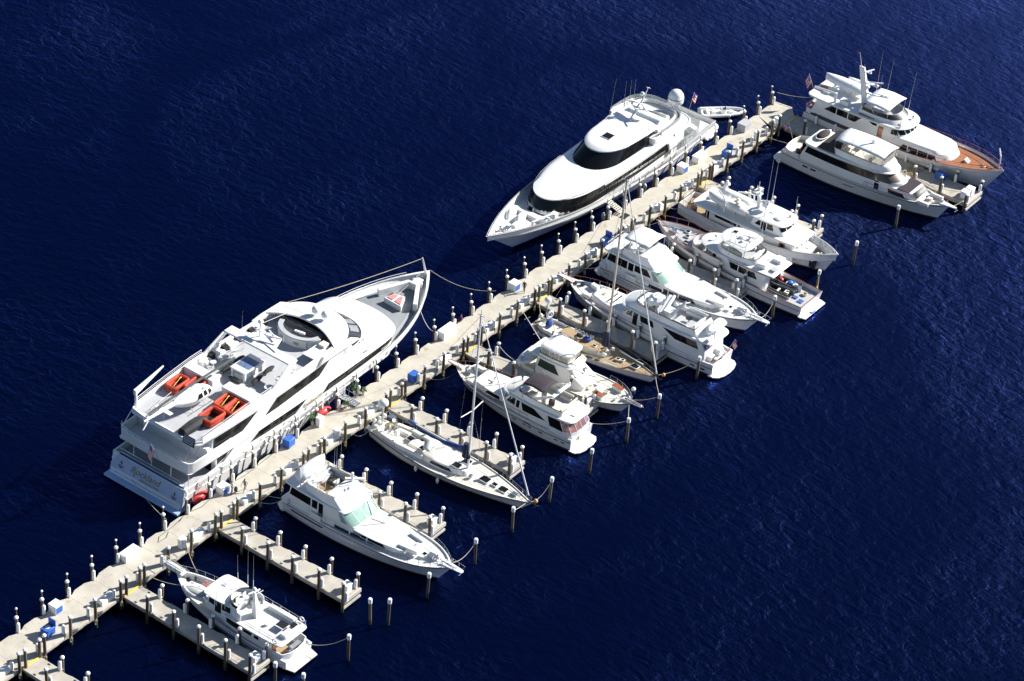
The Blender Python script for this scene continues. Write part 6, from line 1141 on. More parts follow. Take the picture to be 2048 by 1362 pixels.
    for y, lab, con in ((.9, 'dark inflatable dinghy with outboard in the cockpit, nearer the varnished rail', False), (-1.25, 'dark inflatable dinghy with red bag and blue gear in the cockpit, far side', True)):
        t = thing('inflatable_dinghy', (36.0 - y, -31.3 + 4.9, 1.35), math.pi / 2 + .05, lab, 'dinghy', 'dark dinghies in the cockpit')
        P = [(-1.9, .72, .4), (-.3, .74, .4), (.8, .66, .45), (1.6, .35, .55), (1.85, 0, .6)]; obj('tube', RUBG, t, lambda b: b.tube(P + [(x, -yy, z) for x, yy, z in reversed(P[:-1])], .25, 8), smooth=60); obj('tube_stripe', RUBL, t, lambda b: b.tube([(x * 1.06, yy * 1.28, z + .08) for x, yy, z in P + [(x, -yy, z) for x, yy, z in reversed(P[:-1])]], .05, 5))
        obj('hull', BLACK, t, lambda b: b.prism([(-1.9, -.6), (.9, -.6), (1.6, 0), (.9, .6), (-1.9, .6)], .1, .25)); obj('seat', CUSH, t, lambda b: (b.box(-1.5, -1.0, -.3, .4, .3, .7), b.box(-.2, .1, -.5, .5, .35, .45)), bev=.04); obj('outboard_motor', BLACK, t, lambda b: (b.box(-2.3, -1.8, -.2, .2, .4, 1.05), b.box(-1.9, -1.2, -.06, .06, .7, .8)), bev=.08)
        if con: obj('red_bag', REDB, t, lambda b: b.ell((.9, .1, .6), .45, .35, .3, 10, 6)); obj('blue_gear', BLUE, t, lambda b: (b.ell((-.5, 0, .65), .4, .45, .25, 10, 6), b.box(-1.1, -.8, -.5, 0, .5, .7)))
yacht_d2()
# ================================================================== flush deck cruisers (two of them)
def flush_deck(R, kind, wsx=9.6, Lx=23.4, mC=CREAM, hullm=None):
    H = Hull(R, Lx, 6.0, 1.9, 2.9, xw=Lx - 2.2, tw=.88, um=.45, pd=4.2, pw=2.0, dk=.18, tr=.4, m=hullm or HULLW, deck=DECKW, stripe=BOOT, sheer=1.6, wl=.9)
    H.rub(.3, .4, Lx - .3, .05, RUB); H.rub(.95, .4, 12, .05, WHITE)
    if kind == 'G': H.band(.62, .95, 1.8, 6.8, RUB, 'hull_vent', .02)
    else: H.band(.7, .8, 1, 10, RUB, 'hull_line', .02); H.band(1.0, 1.06, 1, 10, RUB, 'hull_line', .02)
    obj('swim_platform', HULLW, R, lambda b: b.prism([(-.9, -2.1), (.1, -2.7), (.5, -2.7), (.5, 2.7), (.1, 2.7), (-.9, 2.1)], .3, .45), bev=.03)
    # raised foredeck house with long side windows
    K = Tier(R, 'cabin_trunk', WHITE, [(1.9, ol(1.2, Lx - 5.2, 2.55, 2.6, 1.9, 2.4, 2.0)), (2.75, ol(1.2, Lx - 5.6, 2.45, 2.5, 1.8, 2.4, 2.0)), (2.95, ol(1.2, Lx - 6.0, 2.35, 2.4, 1.7, 2.4, 2.2))], smooth=50)
    for q in ([(8.0, 2.05), (10.0, 2.05), (10.0, 2.7), (8.0, 2.7)], [(10.2, 2.05), (12.3, 2.05), (12.3, 2.7), (10.2, 2.7)], [(12.5, 2.05), (15.0, 2.15), (14.4, 2.7), (12.5, 2.7)]): K.win(q, n=4)
    obj('foredeck_roof', DECKW, R, lambda b: b.prism(mirror(ol(9.0, 17.4, 2.3, 2.4, 1.9, 1.2, 3)), 2.93, 3.02), bev=.03)
    # salon with big side windows
    T = Tier(R, 'salon', WHITE, [(2.5, ol(.9, wsx + 1.0, 2.45, 2.6, 2.5, 1.0, 4)), (3.15, ol(1.0, wsx + .95, 2.45, 2.6, 2.5, 1.0, 4)), (4.45, ol(1.2, wsx - .9, 2.4, 2.5, 2.4, .9, 4))], smooth=40)
    T.win([(1.2, 3.2), (4.4, 3.2), (4.4, 4.35), (1.5, 4.35)], n=4); T.win([(4.6, 3.2), (5.4, 3.2), (5.4, 4.35), (4.6, 4.35)], n=2); T.win([(5.6, 3.4), (wsx - 1.4, 3.4), (wsx - 2.2, 4.35), (5.6, 4.35)], n=3) if kind != 'G' else T.win([(5.6, 2.6), (6.3, 2.6), (6.2, 4.3), (5.6, 4.3)], n=2, name='side_door')
    for y0, y1 in ((-2.35, -1.25), (-1.15, 0), (.1, 1.2), (1.3, 2.35)): T.fwin(y0, y1, 3.25, 4.4, GREENG, 'windshield_pane', .03)
    T.win([(wsx - 1.0, 3.25), (wsx - .1, 3.25), (wsx - 1.2, 4.35), (wsx - 1.6, 4.35)], m=GREENG, n=2); obj('aft_glass', GLASS, R, lambda b: b.box(1.1, 1.18, -2.1, 2.1, 2.6, 4.35))
    obj('covering_board', WHITE, R, lambda b: b.prism([(.3, -2.85), (.3, 2.85), (1.2, 2.85), (1.2, -2.85)], 1.8, 2.5), bev=.05)
    Tier(R, 'flybridge_deck', WHITE, [(4.42, ol(.5, wsx - .6, 2.5, 2.7, 2.55, .9, 3.4, ra=.5)), (4.6, ol(.4, wsx - .2, 2.55, 2.78, 2.65, .9, 3.4, ra=.5)), (4.7, ol(.5, wsx - .4, 2.5, 2.72, 2.6, .9, 3.4, ra=.5))], bev=.03)
    F = Tier(R, 'flybridge_coaming', WHITE, [(4.65, ol(3.2, wsx - .7, 2.2, 2.5, 2.5, .7, 4)), (5.15, ol(3.2, wsx - 1.6, 2.15, 2.35, 2.35, .5, 5)), (5.75, ol(3.2, wsx - 2.5, 2.1, 2.2, 2.2, .3, 6))], cap=False, smooth=40)
    obj('dash_roof', WHITE, R, lambda b: b.loft([[(wsx - 3.6, y, 5.7), (wsx - 2.4, y, 5.8), (wsx - 2.4, y, 5.6), (wsx - 3.6, y, 5.0)] for y in (-2.1, 2.1)]), bev=.05)
    obj('flybridge_floor', DECKG if kind != 'G' else TEAK, R, lambda b: b.box(3.2, wsx - 2.6, -2.05, 2.05, 4.7, 4.76)); bench(R, wsx - 4.0, wsx - 3.6, -1.4, 1.5, 4.76, .55, None, CUSHW, 'helm_seat'); bench(R, 3.4, 4.0, -1.9, 1.9, 4.76, .42, 'a', CUSHW); bench(R, 4.0, 5.8, -2.0, -1.5, 4.76, .42, 's', CUSHW); chair(R, wsx - 4.4, .5, 4.76, math.pi, CUSH if kind != 'G' else CUSHW)
    # foredeck seats, windlass, pulpit
    for s in (1, -1): obj('foredeck_seat', WHITE, R, lambda b: b.loft([[(16.0, s * (.6 if s > 0 else .5) + s * 0, z) for z in (0,)]]) if False else b.box(16.2 if s < 0 else 16.0, 18.6 if s < 0 else 18.0, min(s * .55, s * 1.1) - (.1 if s < 0 else -.4), max(s * .55, s * 1.1) - (.1 if s < 0 else -.4), 2.75, 3.3, rz=-s * .12), bev=.05)
    obj('seat_base', WHITE, R, lambda b: b.box(17.6, 18.3, -.4, 1.4, 2.75, 3.1), bev=.06); hatch(R, 19.2, -.3, 2.9, .6, .6); hatch(R, 20.0, .5, 2.85, .4, .5, DECKG)
    obj('windlass', CHROME, R, lambda b: (b.box(Lx - 3.4, Lx - 2.4, -.3, .4, 2.75, 3.0), b.cyl((Lx - 2.2, .1), .18, 2.75, 3.25), b.cyl((Lx - 2.6, -.3), .14, 2.75, 3.2), b.tube([(Lx - 2.2, 0, 3.0), (Lx + .6, 0, 3.05)], .04, 5)), bev=.02)
    obj('pulpit', WHITE, R, lambda b: b.prism([(Lx - 1.4, -.55), (Lx + 1.3, -.3), (Lx + 1.5, 0), (Lx + 1.3, .3), (Lx - 1.4, .55)], 2.86, 2.98), bev=.04); obj('anchor', CHROME, R, lambda b: (b.tube([(Lx + .4, 0, 2.84), (Lx + 1.2, 0, 2.55)], .06, 5), b.tube([(Lx + 1.1, -.3, 2.45), (Lx + 1.1, .3, 2.45)], .05, 5)))
    rail(R, H.bow_path(7.5, .1, .0, 18, Lx - .3)[:-12], .75, 1.3, CHROME, .022); rail(R, [(Lx - .5, -.6, 2.9), (Lx + 1.4, -.35, 2.95), (Lx + 1.5, .35, 2.95), (Lx - .5, .6, 2.9)], .6, .9, CHROME, .022, mid=False)
    rail(R, [(x, y, z) for x, y, z in H.path(12, Lx - 1, .1, 0, -1)], .75, 1.3, CHROME, .022); rail(R, [(5.6, -2.75, 2.2), (8, -2.8, 2.25), (12, -2.85, 2.3)], .75, 1.3, CHROME, .022)
    obj('side_gate', WHITE, R, lambda b: b.box(4.6, 6.2, -2.93, -2.86, 2.0, 2.75), smooth=0)
    return H
def yacht_e1():
    R = thing('motor_yacht', (26.2, -5.6, 0), -math.pi / 2, 'white flush deck yacht with a white fabric sunroof over its bridge, mid row', 'yacht')
    flush_deck(R, 'E')
    obj('sunroof', CANVW, R, lambda b: b.loft([[(x, y, 7.15 + .3 * (1 - (y / 2.2) ** 2) + (.06 * math.sin(x * 3))) for y in [-2.0 + .4 * i for i in range(11)]] for x in [3.2, 4.0, 4.8, 5.6, 6.4, 7.0]], False, False, closed=False), solid=.06, smooth=40)
    obj('sunroof_frame', CHROME, R, lambda b: [b.tube([(xb, s * 2.1, 5.0), (x, s * 1.98, 7.15)], .03, 5) for s in (1, -1) for xb, x in ((3.3, 3.3), (6.8, 3.9), (6.8, 6.9))]); obj('radar_arch', WHITE, R, lambda b: [b.loft([[(2.0, s * 2.3, 4.7), (2.9, s * 2.3, 4.7), (2.9, s * 2.12, 4.7), (2.0, s * 2.12, 4.7)], [(5.8, s * 2.05, 6.7), (6.3, s * 2.05, 6.7), (6.3, s * 1.9, 6.7), (5.8, s * 1.9, 6.7)]]) for s in (1, -1)])
    rail(R, [(3.2, 2.3, 4.7), (.8, 2.1, 4.7), (.8, -2.1, 4.7), (3.2, -2.3, 4.7)], .8, .9, CHROME, .022); antennas(R, [(7.6, -2.4, 4.7, 4, 0, 0), (7.4, 2.3, 4.7, 3, 0, 0), (5.2, -2.5, 4.7, 3.6, 0, 0)], .022); text(R, 'Mirage', INK, .45, ((5.3, -2.47, 5.1), (1, 0, 0), (0, .2, 1)), .01, .3) if False else None
    obj('glass_steps', CHROME, R, lambda b: b.box(9.2, 9.5, 2.5, 2.8, 2.9, 3.0)) if False else None
yacht_e1()
def yacht_g():
    R = thing('motor_yacht', (-38.2, -6.4, 0), -math.pi / 2, 'white flush deck cruiser with green windshield and wrapped dinghy aft, lower left centre', 'yacht')
    flush_deck(R, 'G', 9.9, 22.9)
    covered_tender(R, 2.0, .4, 5.15, 4.6, 1.8, 1.25, math.pi / 2 + .05, label='dinghy wrapped in white cover across the bridge deck of the lower left cruiser')
    obj('davit_arm', WHITE, R, lambda b: (b.tube([(2.6, -2.2, 4.8), (2.2, -1.9, 7.1)], .1, 6), b.tube([(7.0, 1.5, 5.0), (7.1, 1.5, 7.0)], .16, 7), b.box(5.9, 8.2, 1.85, 2.2, 5.7, 5.9, .7)), bev=.03); obj('cockpit_gear', CLOTHD, R, lambda b: (b.box(4.4, 5.2, .2, 1.2, 4.76, 5.3), b.box(5.6, 6.4, 1.2, 1.9, 4.76, 5.5)), bev=.08)
    obj('horn', CHROME, R, lambda b: (b.ell((7.6, .3, 5.75), .18, .14, .14, 8, 5), b.ell((7.5, -.3, 5.75), .18, .14, .14, 8, 5)))
    antennas(R, [(4.0, 2.4, 4.8, 5.5, 0, 0), (3.6, 2.5, 4.8, 4.5, 0, 0), (4.6, 2.4, 4.8, 4.8, 0, 0), (5.2, -2.4, 5.6, 3.6, 0, 0), (4.8, -.5, 4.8, 3, 0, 0), (9.6, 2.2, 4.7, .6, 0, 0)], .022)
    obj('boarding_tripod', WOODM, R, lambda b: (b.tube([(9.4, 2.1, 4.7), (12.6, .8, 3.05)], .05, 5), b.tube([(9.4, 2.1, 4.7), (10.2, -2.0, 3.05)], .02, 4), b.tube([(12.6, .8, 3.05), (10.3, -2.0, 3.05)], .04, 5)))
    text(R, 'Bronco', INK, .38, ((4.3, -2.56, 5.0), (1, 0, 0), (0, .15, 1)), .01, .3) if False else None
yacht_g()
# ================================================================== flybridge yacht with round platform (bow to the pier)
def yacht_e2():
    R = thing('motor_yacht', (17.0, -30.0, 0), math.pi / 2, 'white flybridge yacht, bow to the pier, with tender aft and round swim platform', 'yacht')
    H = Hull(R, 24.6, 5.6, 2.0, 2.85, xw=22.6, tw=.82, um=.4, pd=4.2, pw=1.9, dk=.3, tr=-.1, trx=.6, deck=DECKW, cap=None, sheer=1.8, wl=.88)
    H.rub(.75, .6, 24, .06, RUB); H.rub(.1, 1, 24, .04, WHITE); H.band(1.15, 1.38, 1.6, 2.3, GLASS, 'porthole', .02); H.band(1.15, 1.38, 3.2, 3.9, GLASS, 'porthole', .02)
    obj('swim_platform', HULLW, R, lambda b: b.prism(mirror([(1.2, 0), (1.2, -2.4)][::-1][:0] + [(-.75, 0), (-.7, 1.2), (-.4, 2.0), (.1, 2.45), (1.0, 2.5)]) if False else [(1.0, -2.5), (.1, -2.45), (-.4, -2.0), (-.7, -1.1), (-.78, 0), (-.7, 1.1), (-.4, 2.0), (.1, 2.45), (1.0, 2.5)], .22, .4), bev=.03)
    obj('platform_slats', DECKG, R, lambda b: [b.box(-.5 + .18 * i, -.45 + .18 * i, -1.8, 1.8, .4, .405) for i in range(6)], smooth=0); obj('transom_ladder', CHROME, R, lambda b: (b.tube([(.25, -.5, .4), (.6, -.5, 2.0)], .03, 5), b.tube([(.25, -.1, .4), (.6, -.1, 2.0)], .03, 5)))
    obj('transom_trim', VARN, R, lambda b: b.tube([(.9, 2.2, 2.1), (.65, 1.2, 2.1), (.6, 0, 2.1), (.65, -1.2, 2.1), (.9, -2.2, 2.1)], .06, 5))
    T = Tier(R, 'deck_house', WHITE, [(1.7, ol(1.9, 15.8, 2.3, 2.5, 2.3, 1.2, 2.6)), (3.2, ol(2.0, 15.2, 2.3, 2.45, 2.2, 1.2, 2.6)), (4.5, ol(2.6, 14.0, 2.2, 2.35, 2.1, 1.2, 2.6))], smooth=50)
    T.win([(2.9, 3.35), (6.4, 3.35), (8.4, 4.25), (3.3, 4.25)], n=8); T.win([(9.6, 3.45), (11.7, 3.45), (11.9, 4.25), (9.9, 4.25)], n=4); T.win([(12.2, 2.5), (12.9, 2.5), (12.9, 4.3), (12.2, 4.3)], n=2, name='side_door'); T.win([(13.1, 3.5), (14.5, 3.5), (13.8, 4.3), (13.1, 4.3)], n=3)
    for y0, y1 in ((-1.9, -.7), (-.6, .6), (.7, 1.9)): T.fwin(y0, y1, 3.4, 4.35)
    Tier(R, 'flybridge_deck', WHITE, [(4.45, ol(1.2, 15.0, 2.3, 2.6, 2.4, 1.8, 2.4, ra=1.0)), (4.62, ol(1.0, 15.5, 2.35, 2.7, 2.5, 2.0, 2.4, ra=1.0)), (4.72, ol(1.2, 15.2, 2.3, 2.6, 2.4, 1.9, 2.4, ra=1.0))], bev=.03)
    F = Tier(R, 'flybridge_coaming', WHITE, [(4.7, ol(3.6, 15.2, 2.1, 2.3, 2.2, 2.0, 2.4)), (5.3, ol(3.8, 14.0, 2.05, 2.2, 2.1, 1.8, 2.6)), (5.6, ol(4.0, 13.3, 2.0, 2.1, 2.0, 1.6, 2.6))], cap=False, smooth=50); obj('coaming_trim', BLACK, R, lambda b: b.tube([(x, y, 5.6) for x, y in mirror(ol(4.0, 13.3, 2.0, 2.1, 2.0, 1.6, 2.6))[1:-1]], .06, 5))
    obj('flybridge_floor', DECKG, R, lambda b: b.box(4.0, 12.6, -1.95, 1.95, 4.73, 4.79)); obj('dash_slope', WHITE, R, lambda b: b.prism([(12.0, -1.6), (13.2, -1.3), (13.2, 1.3), (12.0, 1.6)], 5.1, 5.5), bev=.06)
    obj('wrapped_gear', CANVW, R, lambda b: (b.ell((11.3, -.5, 5.6), 1.1, 1.2, .75, 9, 5), b.ell((11.6, .4, 5.5), .6, .6, .6, 7, 4)), smooth=0); obj('folded_bimini', CANVW, R, lambda b: (b.tube([(9.3, 1.6, 5.4), (9.9, -1.4, 6.3)], .3, 6), b.tube([(9.0, 1.2, 5.7), (9.4, -1.5, 6.5)], .22, 6)))
    ar = obj('radar_arch', WHITE, R, lambda b: (b.box(7.8, 9.0, .2, 1.6, 4.8, 6.1), b.loft([[(8.0, 1.9, 4.8), (8.8, 1.9, 4.8), (8.8, 1.7, 4.8), (8.0, 1.7, 4.8)], [(6.6, .2, 7.8), (6.8, .2, 7.8), (6.8, .1, 7.8), (6.6, .1, 7.8)]]), b.loft([[(7.6, -1.9, 4.8), (8.6, -1.9, 4.8), (8.6, -1.6, 4.8), (7.6, -1.6, 4.8)], [(6.6, -.6, 6.4), (7.2, -.6, 6.4), (7.2, -.4, 6.4), (6.6, -.4, 6.4)]])), bev=.04)
    dish(ar, (8.4, -.4, 6.1), .3); radar(ar, (7.3, -.6, 6.4), 1.5, 1.0); antennas(R, [(12.4, 1.9, 5.5, 5, 0, 0), (11.0, 2.0, 5.5, 4.2, 0, 0), (9.8, 2.1, 5.5, 3.4, 0, 0), (10.6, -1.8, 5.5, 6.5, 0, 0)], .024, m=ROPEW)
    bench(R, 4.4, 7.4, -2.0, -1.4, 4.79, .45, 's'); bench(R, 4.4, 5.0, -1.4, 1.2, 4.79, .45, 'a'); bench(R, 5.2, 7.2, 1.35, 1.95, 4.79, .45, 'p'); obj('round_table', BLACK, R, lambda b: (b.cyl((6.1, -.1), .45, 5.3, 5.34, 14), b.cyl((6.1, -.1), .06, 4.79, 5.3)))
    covered_tender(R, 2.7, -.9, 4.75, 3.6, 1.6, .95, math.pi / 2, label='white tender stowed across the aft flybridge of the yacht with the round platform'); obj('life_raft_canister', WHITE, R, lambda b: b.tube([(1.9, 1.2, 5.0), (1.9, 2.0, 5.0)], .25, 10)); obj('davit', WHITE, R, lambda b: b.tube([(1.6, .9, 4.8), (1.6, .9, 6.0), (2.6, -.2, 6.3)], .08, 6))
    K = Tier(R, 'trunk_cabin', WHITE, [(2.2, ol(14.2, 20.9, 1.9, 1.9, 1.3, .8, 3)), (3.1, ol(14.2, 20.0, 1.75, 1.8, 1.2, .7, 3))], bev=.08); hatch(R, 18.9, 0, 3.1, .6, .6, mat('olive_lens', (.35, .36, .18), .3)); [hatch(R, 17.6 - .7 * i, 0, 3.1, .35, 2.6, BLACK) for i in range(2)]
    for x, y in ((21.4, -1.0), (21.1, 1.4)): obj('foredeck_locker', WHITE, R, lambda b: b.box(x - 1.0, x + .2, y - .3, y + .3, 2.5, 3.05, .2 if y > 0 else -.2), bev=.05)
    obj('windlass', BLACK, R, lambda b: (b.cyl((22.6, -.5), .3, 2.55, 2.9), b.box(23.2, 23.7, -.2, .2, 2.6, 2.9)), bev=.02); obj('pulpit', WHITE, R, lambda b: b.prism([(23.6, -.45), (25.9, -.25), (26.1, 0), (25.9, .25), (23.6, .45)], 2.86, 2.98), bev=.03); obj('pulpit_trim', VARN, R, lambda b: b.tube([(23.6, -.5, 2.95), (25.9, -.3, 2.97), (26.15, 0, 2.97), (25.9, .3, 2.97), (23.6, .5, 2.95)], .05, 5))
    rail(R, H.bow_path(9.5, .1, .0, 18, 24.4), .65, 1.3, CHROME, .022, topm=VARN, mid=False); obj('bulwark_line', VARN, R, lambda b: b.tube(H.path(12, 23, .3, -.2, 1), .035, 4))
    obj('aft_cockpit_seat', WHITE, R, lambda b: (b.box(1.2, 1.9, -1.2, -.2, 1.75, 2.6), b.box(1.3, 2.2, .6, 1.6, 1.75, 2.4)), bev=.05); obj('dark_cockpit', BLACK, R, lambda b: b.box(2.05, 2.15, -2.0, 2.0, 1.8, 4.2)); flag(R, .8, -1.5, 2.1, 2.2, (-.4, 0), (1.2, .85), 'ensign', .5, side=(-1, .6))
yacht_e2()
# ================================================================== sport cruiser with vinyl enclosed bridge
def yacht_f1():
    R = thing('motor_yacht', (1.1, -10.0, 0), -math.pi / 2, 'cream motor cruiser with clear curtained bridge, white canopy and red topped deck lockers', 'yacht')
    H = Hull(R, 16.6, 5.3, 1.5, 2.35, xw=14.7, tw=.8, um=.5, pd=3.6, pw=1.8, dk=.1, tr=.2, m=HULLC, deck=DECKC, sheer=1.5, wl=.84)
    H.rub(.25, .3, 16.3, .05, RUB); obj('cockpit_well', DECKC, R, lambda b: b.box(.5, 3.2, -1.9, 1.9, 1.5, 1.54)); wall(R, [(3.2, 2.2), (.4, 2.1), (.35, -2.1), (3.2, -2.2)], 1.4, 1.95, .12, CREAM, 'cockpit_coaming')
    T = Tier(R, 'cabin', CREAM, [(1.5, ol(3.2, 10.6, 2.0, 2.1, 1.75, .5, 4)), (2.45, ol(3.2, 10.2, 1.95, 2.05, 1.65, .5, 4)), (3.3, ol(3.2, 8.6, 1.85, 1.95, 1.65, .5, 4)), (4.05, ol(3.3, 7.7, 1.75, 1.85, 1.6, .5, 4))], bev=.04)
    T.win([(3.6, 2.7), (6.9, 2.7), (6.0, 3.8), (3.8, 3.8)], n=5, m=mat('green_dark_glass', (.03, .05, .04), .1)); obj('front_deckhouse', CREAM, R, lambda b: b.loft([[(7.4, y, 3.9), (8.2, y, 3.9), (9.2, y * 1.05, 3.0), (10.4, y * 1.1, 2.2), (7.4, y, 2.2)] for y in (-1.3, 1.3)]), bev=.06)
    obj('aft_bulkhead_glass', GLASS, R, lambda b: b.box(3.1, 3.18, -1.5, 1.5, 1.6, 3.7))
    Tier(R, 'flybridge_deck', CREAM, [(4.0, ol(1.9, 8.4, 1.85, 1.95, 1.8, 1.0, 3)), (4.15, ol(1.8, 8.7, 1.9, 2.0, 1.85, 1.1, 3))], bev=.03); Tier(R, 'flybridge_coaming', CREAM, [(4.1, ol(3.4, 8.5, 1.75, 1.8, 1.7, .8, 3)), (4.55, ol(3.5, 7.9, 1.7, 1.75, 1.6, .7, 3))], cap=False)
    obj('dark_skirt', RUB, R, lambda b: b.tube([(x, y, 4.57) for x, y in mirror(ol(3.5, 7.9, 1.7, 1.75, 1.6, .7, 3))], .06, 5, closed=True))
    o = mirror(ol(3.6, 7.6, 1.65, 1.7, 1.55, .5, 4, ra=.3)); obj('clear_curtain', VINYL, R, lambda b: b.loft([[(x, y, 4.55) for x, y in o], [(x + .1, y * 1.02, 5.55) for x, y in o]], False, False), smooth=0)
    obj('canopy_frame', WHITE, R, lambda b: [b.tube([(x, y, 4.5), (x + .1, y * 1.02, 5.6)], .045, 5) for x, y in ((3.7, 1.6), (5.0, 1.72), (6.4, 1.68), (7.5, 1.0), (7.5, -1.0), (6.4, -1.68), (5.0, -1.72), (3.7, -1.6))])
    Tier(R, 'canopy', CANVW, [(5.52, ol(3.5, 7.9, 1.75, 1.82, 1.7, .7, 3.2, ra=.4)), (5.66, ol(3.5, 7.9, 1.72, 1.8, 1.68, .7, 3.2, ra=.4))], crown=.22)
    bench(R, 3.9, 4.6, -1.3, 1.3, 4.2, .4, 'a', CUSH); chair(R, 6.0, .5, 4.2, math.pi, CUSH); chair(R, 6.0, -.6, 4.2, math.pi, CUSH); obj('red_cap', REDB, R, lambda b: b.ell((4.3, -1.1, 4.95), .22, .22, .2, 8, 5)); obj('helm_dash', CUSH, R, lambda b: b.box(6.8, 7.3, -.9, .9, 4.2, 4.9), bev=.05)
    obj('spotlight', CHROME, R, lambda b: (b.ell((9.0, .7, 3.5), .25, .22, .22, 10, 6), b.tube([(8.8, .7, 3.1), (9.0, .7, 3.5)], .05, 5), b.ell((9.2, .2, 3.3), .18, .16, .14, 8, 5)))
    for x, y in ((10.7, -.5), (11.0, .8), (12.9, -.1)): hatch(R, x, y, 2.22, .55, .5, mat('olive_lens', (.35, .36, .18), .3))
    for x, y, a in ((12.6, -1.55, -.1), (13.6, 1.25, -.12)): o = obj('deck_locker', CREAM, R, lambda b: b.box(x - .75, x + .75, y - .32, y + .32, 2.1, 2.6, a), bev=.03); obj('red_lid', VARN, o, lambda b: b.box(x - .78, x + .78, y - .35, y + .35, 2.6, 2.66, a))
    for y in (-.35, .0): hatch(R, 14.6, y - .5, 2.35, .3, .22)
    obj('pulpit', CREAM, R, lambda b: b.prism([(15.2, -.4), (18.0, -.25), (18.2, 0), (18.0, .25), (15.2, .4)], 2.4, 2.5), bev=.03); obj('pulpit_trim', VARN, R, lambda b: b.tube([(15.3, -.38, 2.54), (18.0, -.2, 2.54), (18.15, 0, 2.54), (18.0, .2, 2.54), (15.3, .38, 2.54)], .035, 4)); obj('anchor', CHROME, R, lambda b: (b.tube([(15.5, 0, 2.56), (17.9, 0, 2.58)], .06, 5), b.tube([(15.9, -.25, 2.58), (15.9, .25, 2.58)], .05, 5)))
    rail(R, H.bow_path(11.6, .08, .0, 12, 16.4), .7, 1.1, CHROME, .022); rail(R, H.path(8, 11.5, .08, 0, -1), .5, 1.2, CHROME, .02, mid=False); obj('boat_fender', CANVN, R, lambda b: b.ell((15.5, 1.7, 2.5), .28, .28, .5, 10, 6)); obj('fender_top', CUSHW, R, lambda b: b.ell((15.5, 1.7, 2.95), .3, .3, .25, 10, 6))
    antennas(R, [(5.5, -2.0, 3.9, 4.4, 0, 0), (4.2, -2.0, 3.9, 3.6, 0, 0), (3.2, -2.1, 2.6, 1.6, 0, 0)], .025, m=ROPEW); obj('outrigger', WHITE, R, lambda b: b.tube([(2.6, 1.7, 2.2), (-3.0, 3.0, 5.7)], .06, 6, r2=.03)); obj('outrigger_spreader', CHROME, R, lambda b: [b.tube([(x - .1, y - .5, z), (x + .1, y + .5, z)], .02, 4) for x, y, z in ((.2, 2.25, 3.7), (-1.6, 2.7, 4.9))])
    a = 0.05; t = thing('inflatable_dinghy', (.2, -11.5, 2.2), a, 'white inflatable dinghy slung across the stern of the curtained bridge cruiser', 'dinghy')
    P = [(1.9, .65, .3), (.3, .72, .3), (-.9, .62, .34), (-1.7, .34, .4), (-1.95, 0, .45)]; obj('tube', CUSHW, t, lambda b: b.tube(P + [(x, -yy, z) for x, yy, z in reversed(P[:-1])], .25, 8), smooth=60); obj('cover', CANVW, t, lambda b: b.ell((0, 0, .35), 1.5, .6, .28, 9, 5), smooth=0)
yacht_f1()
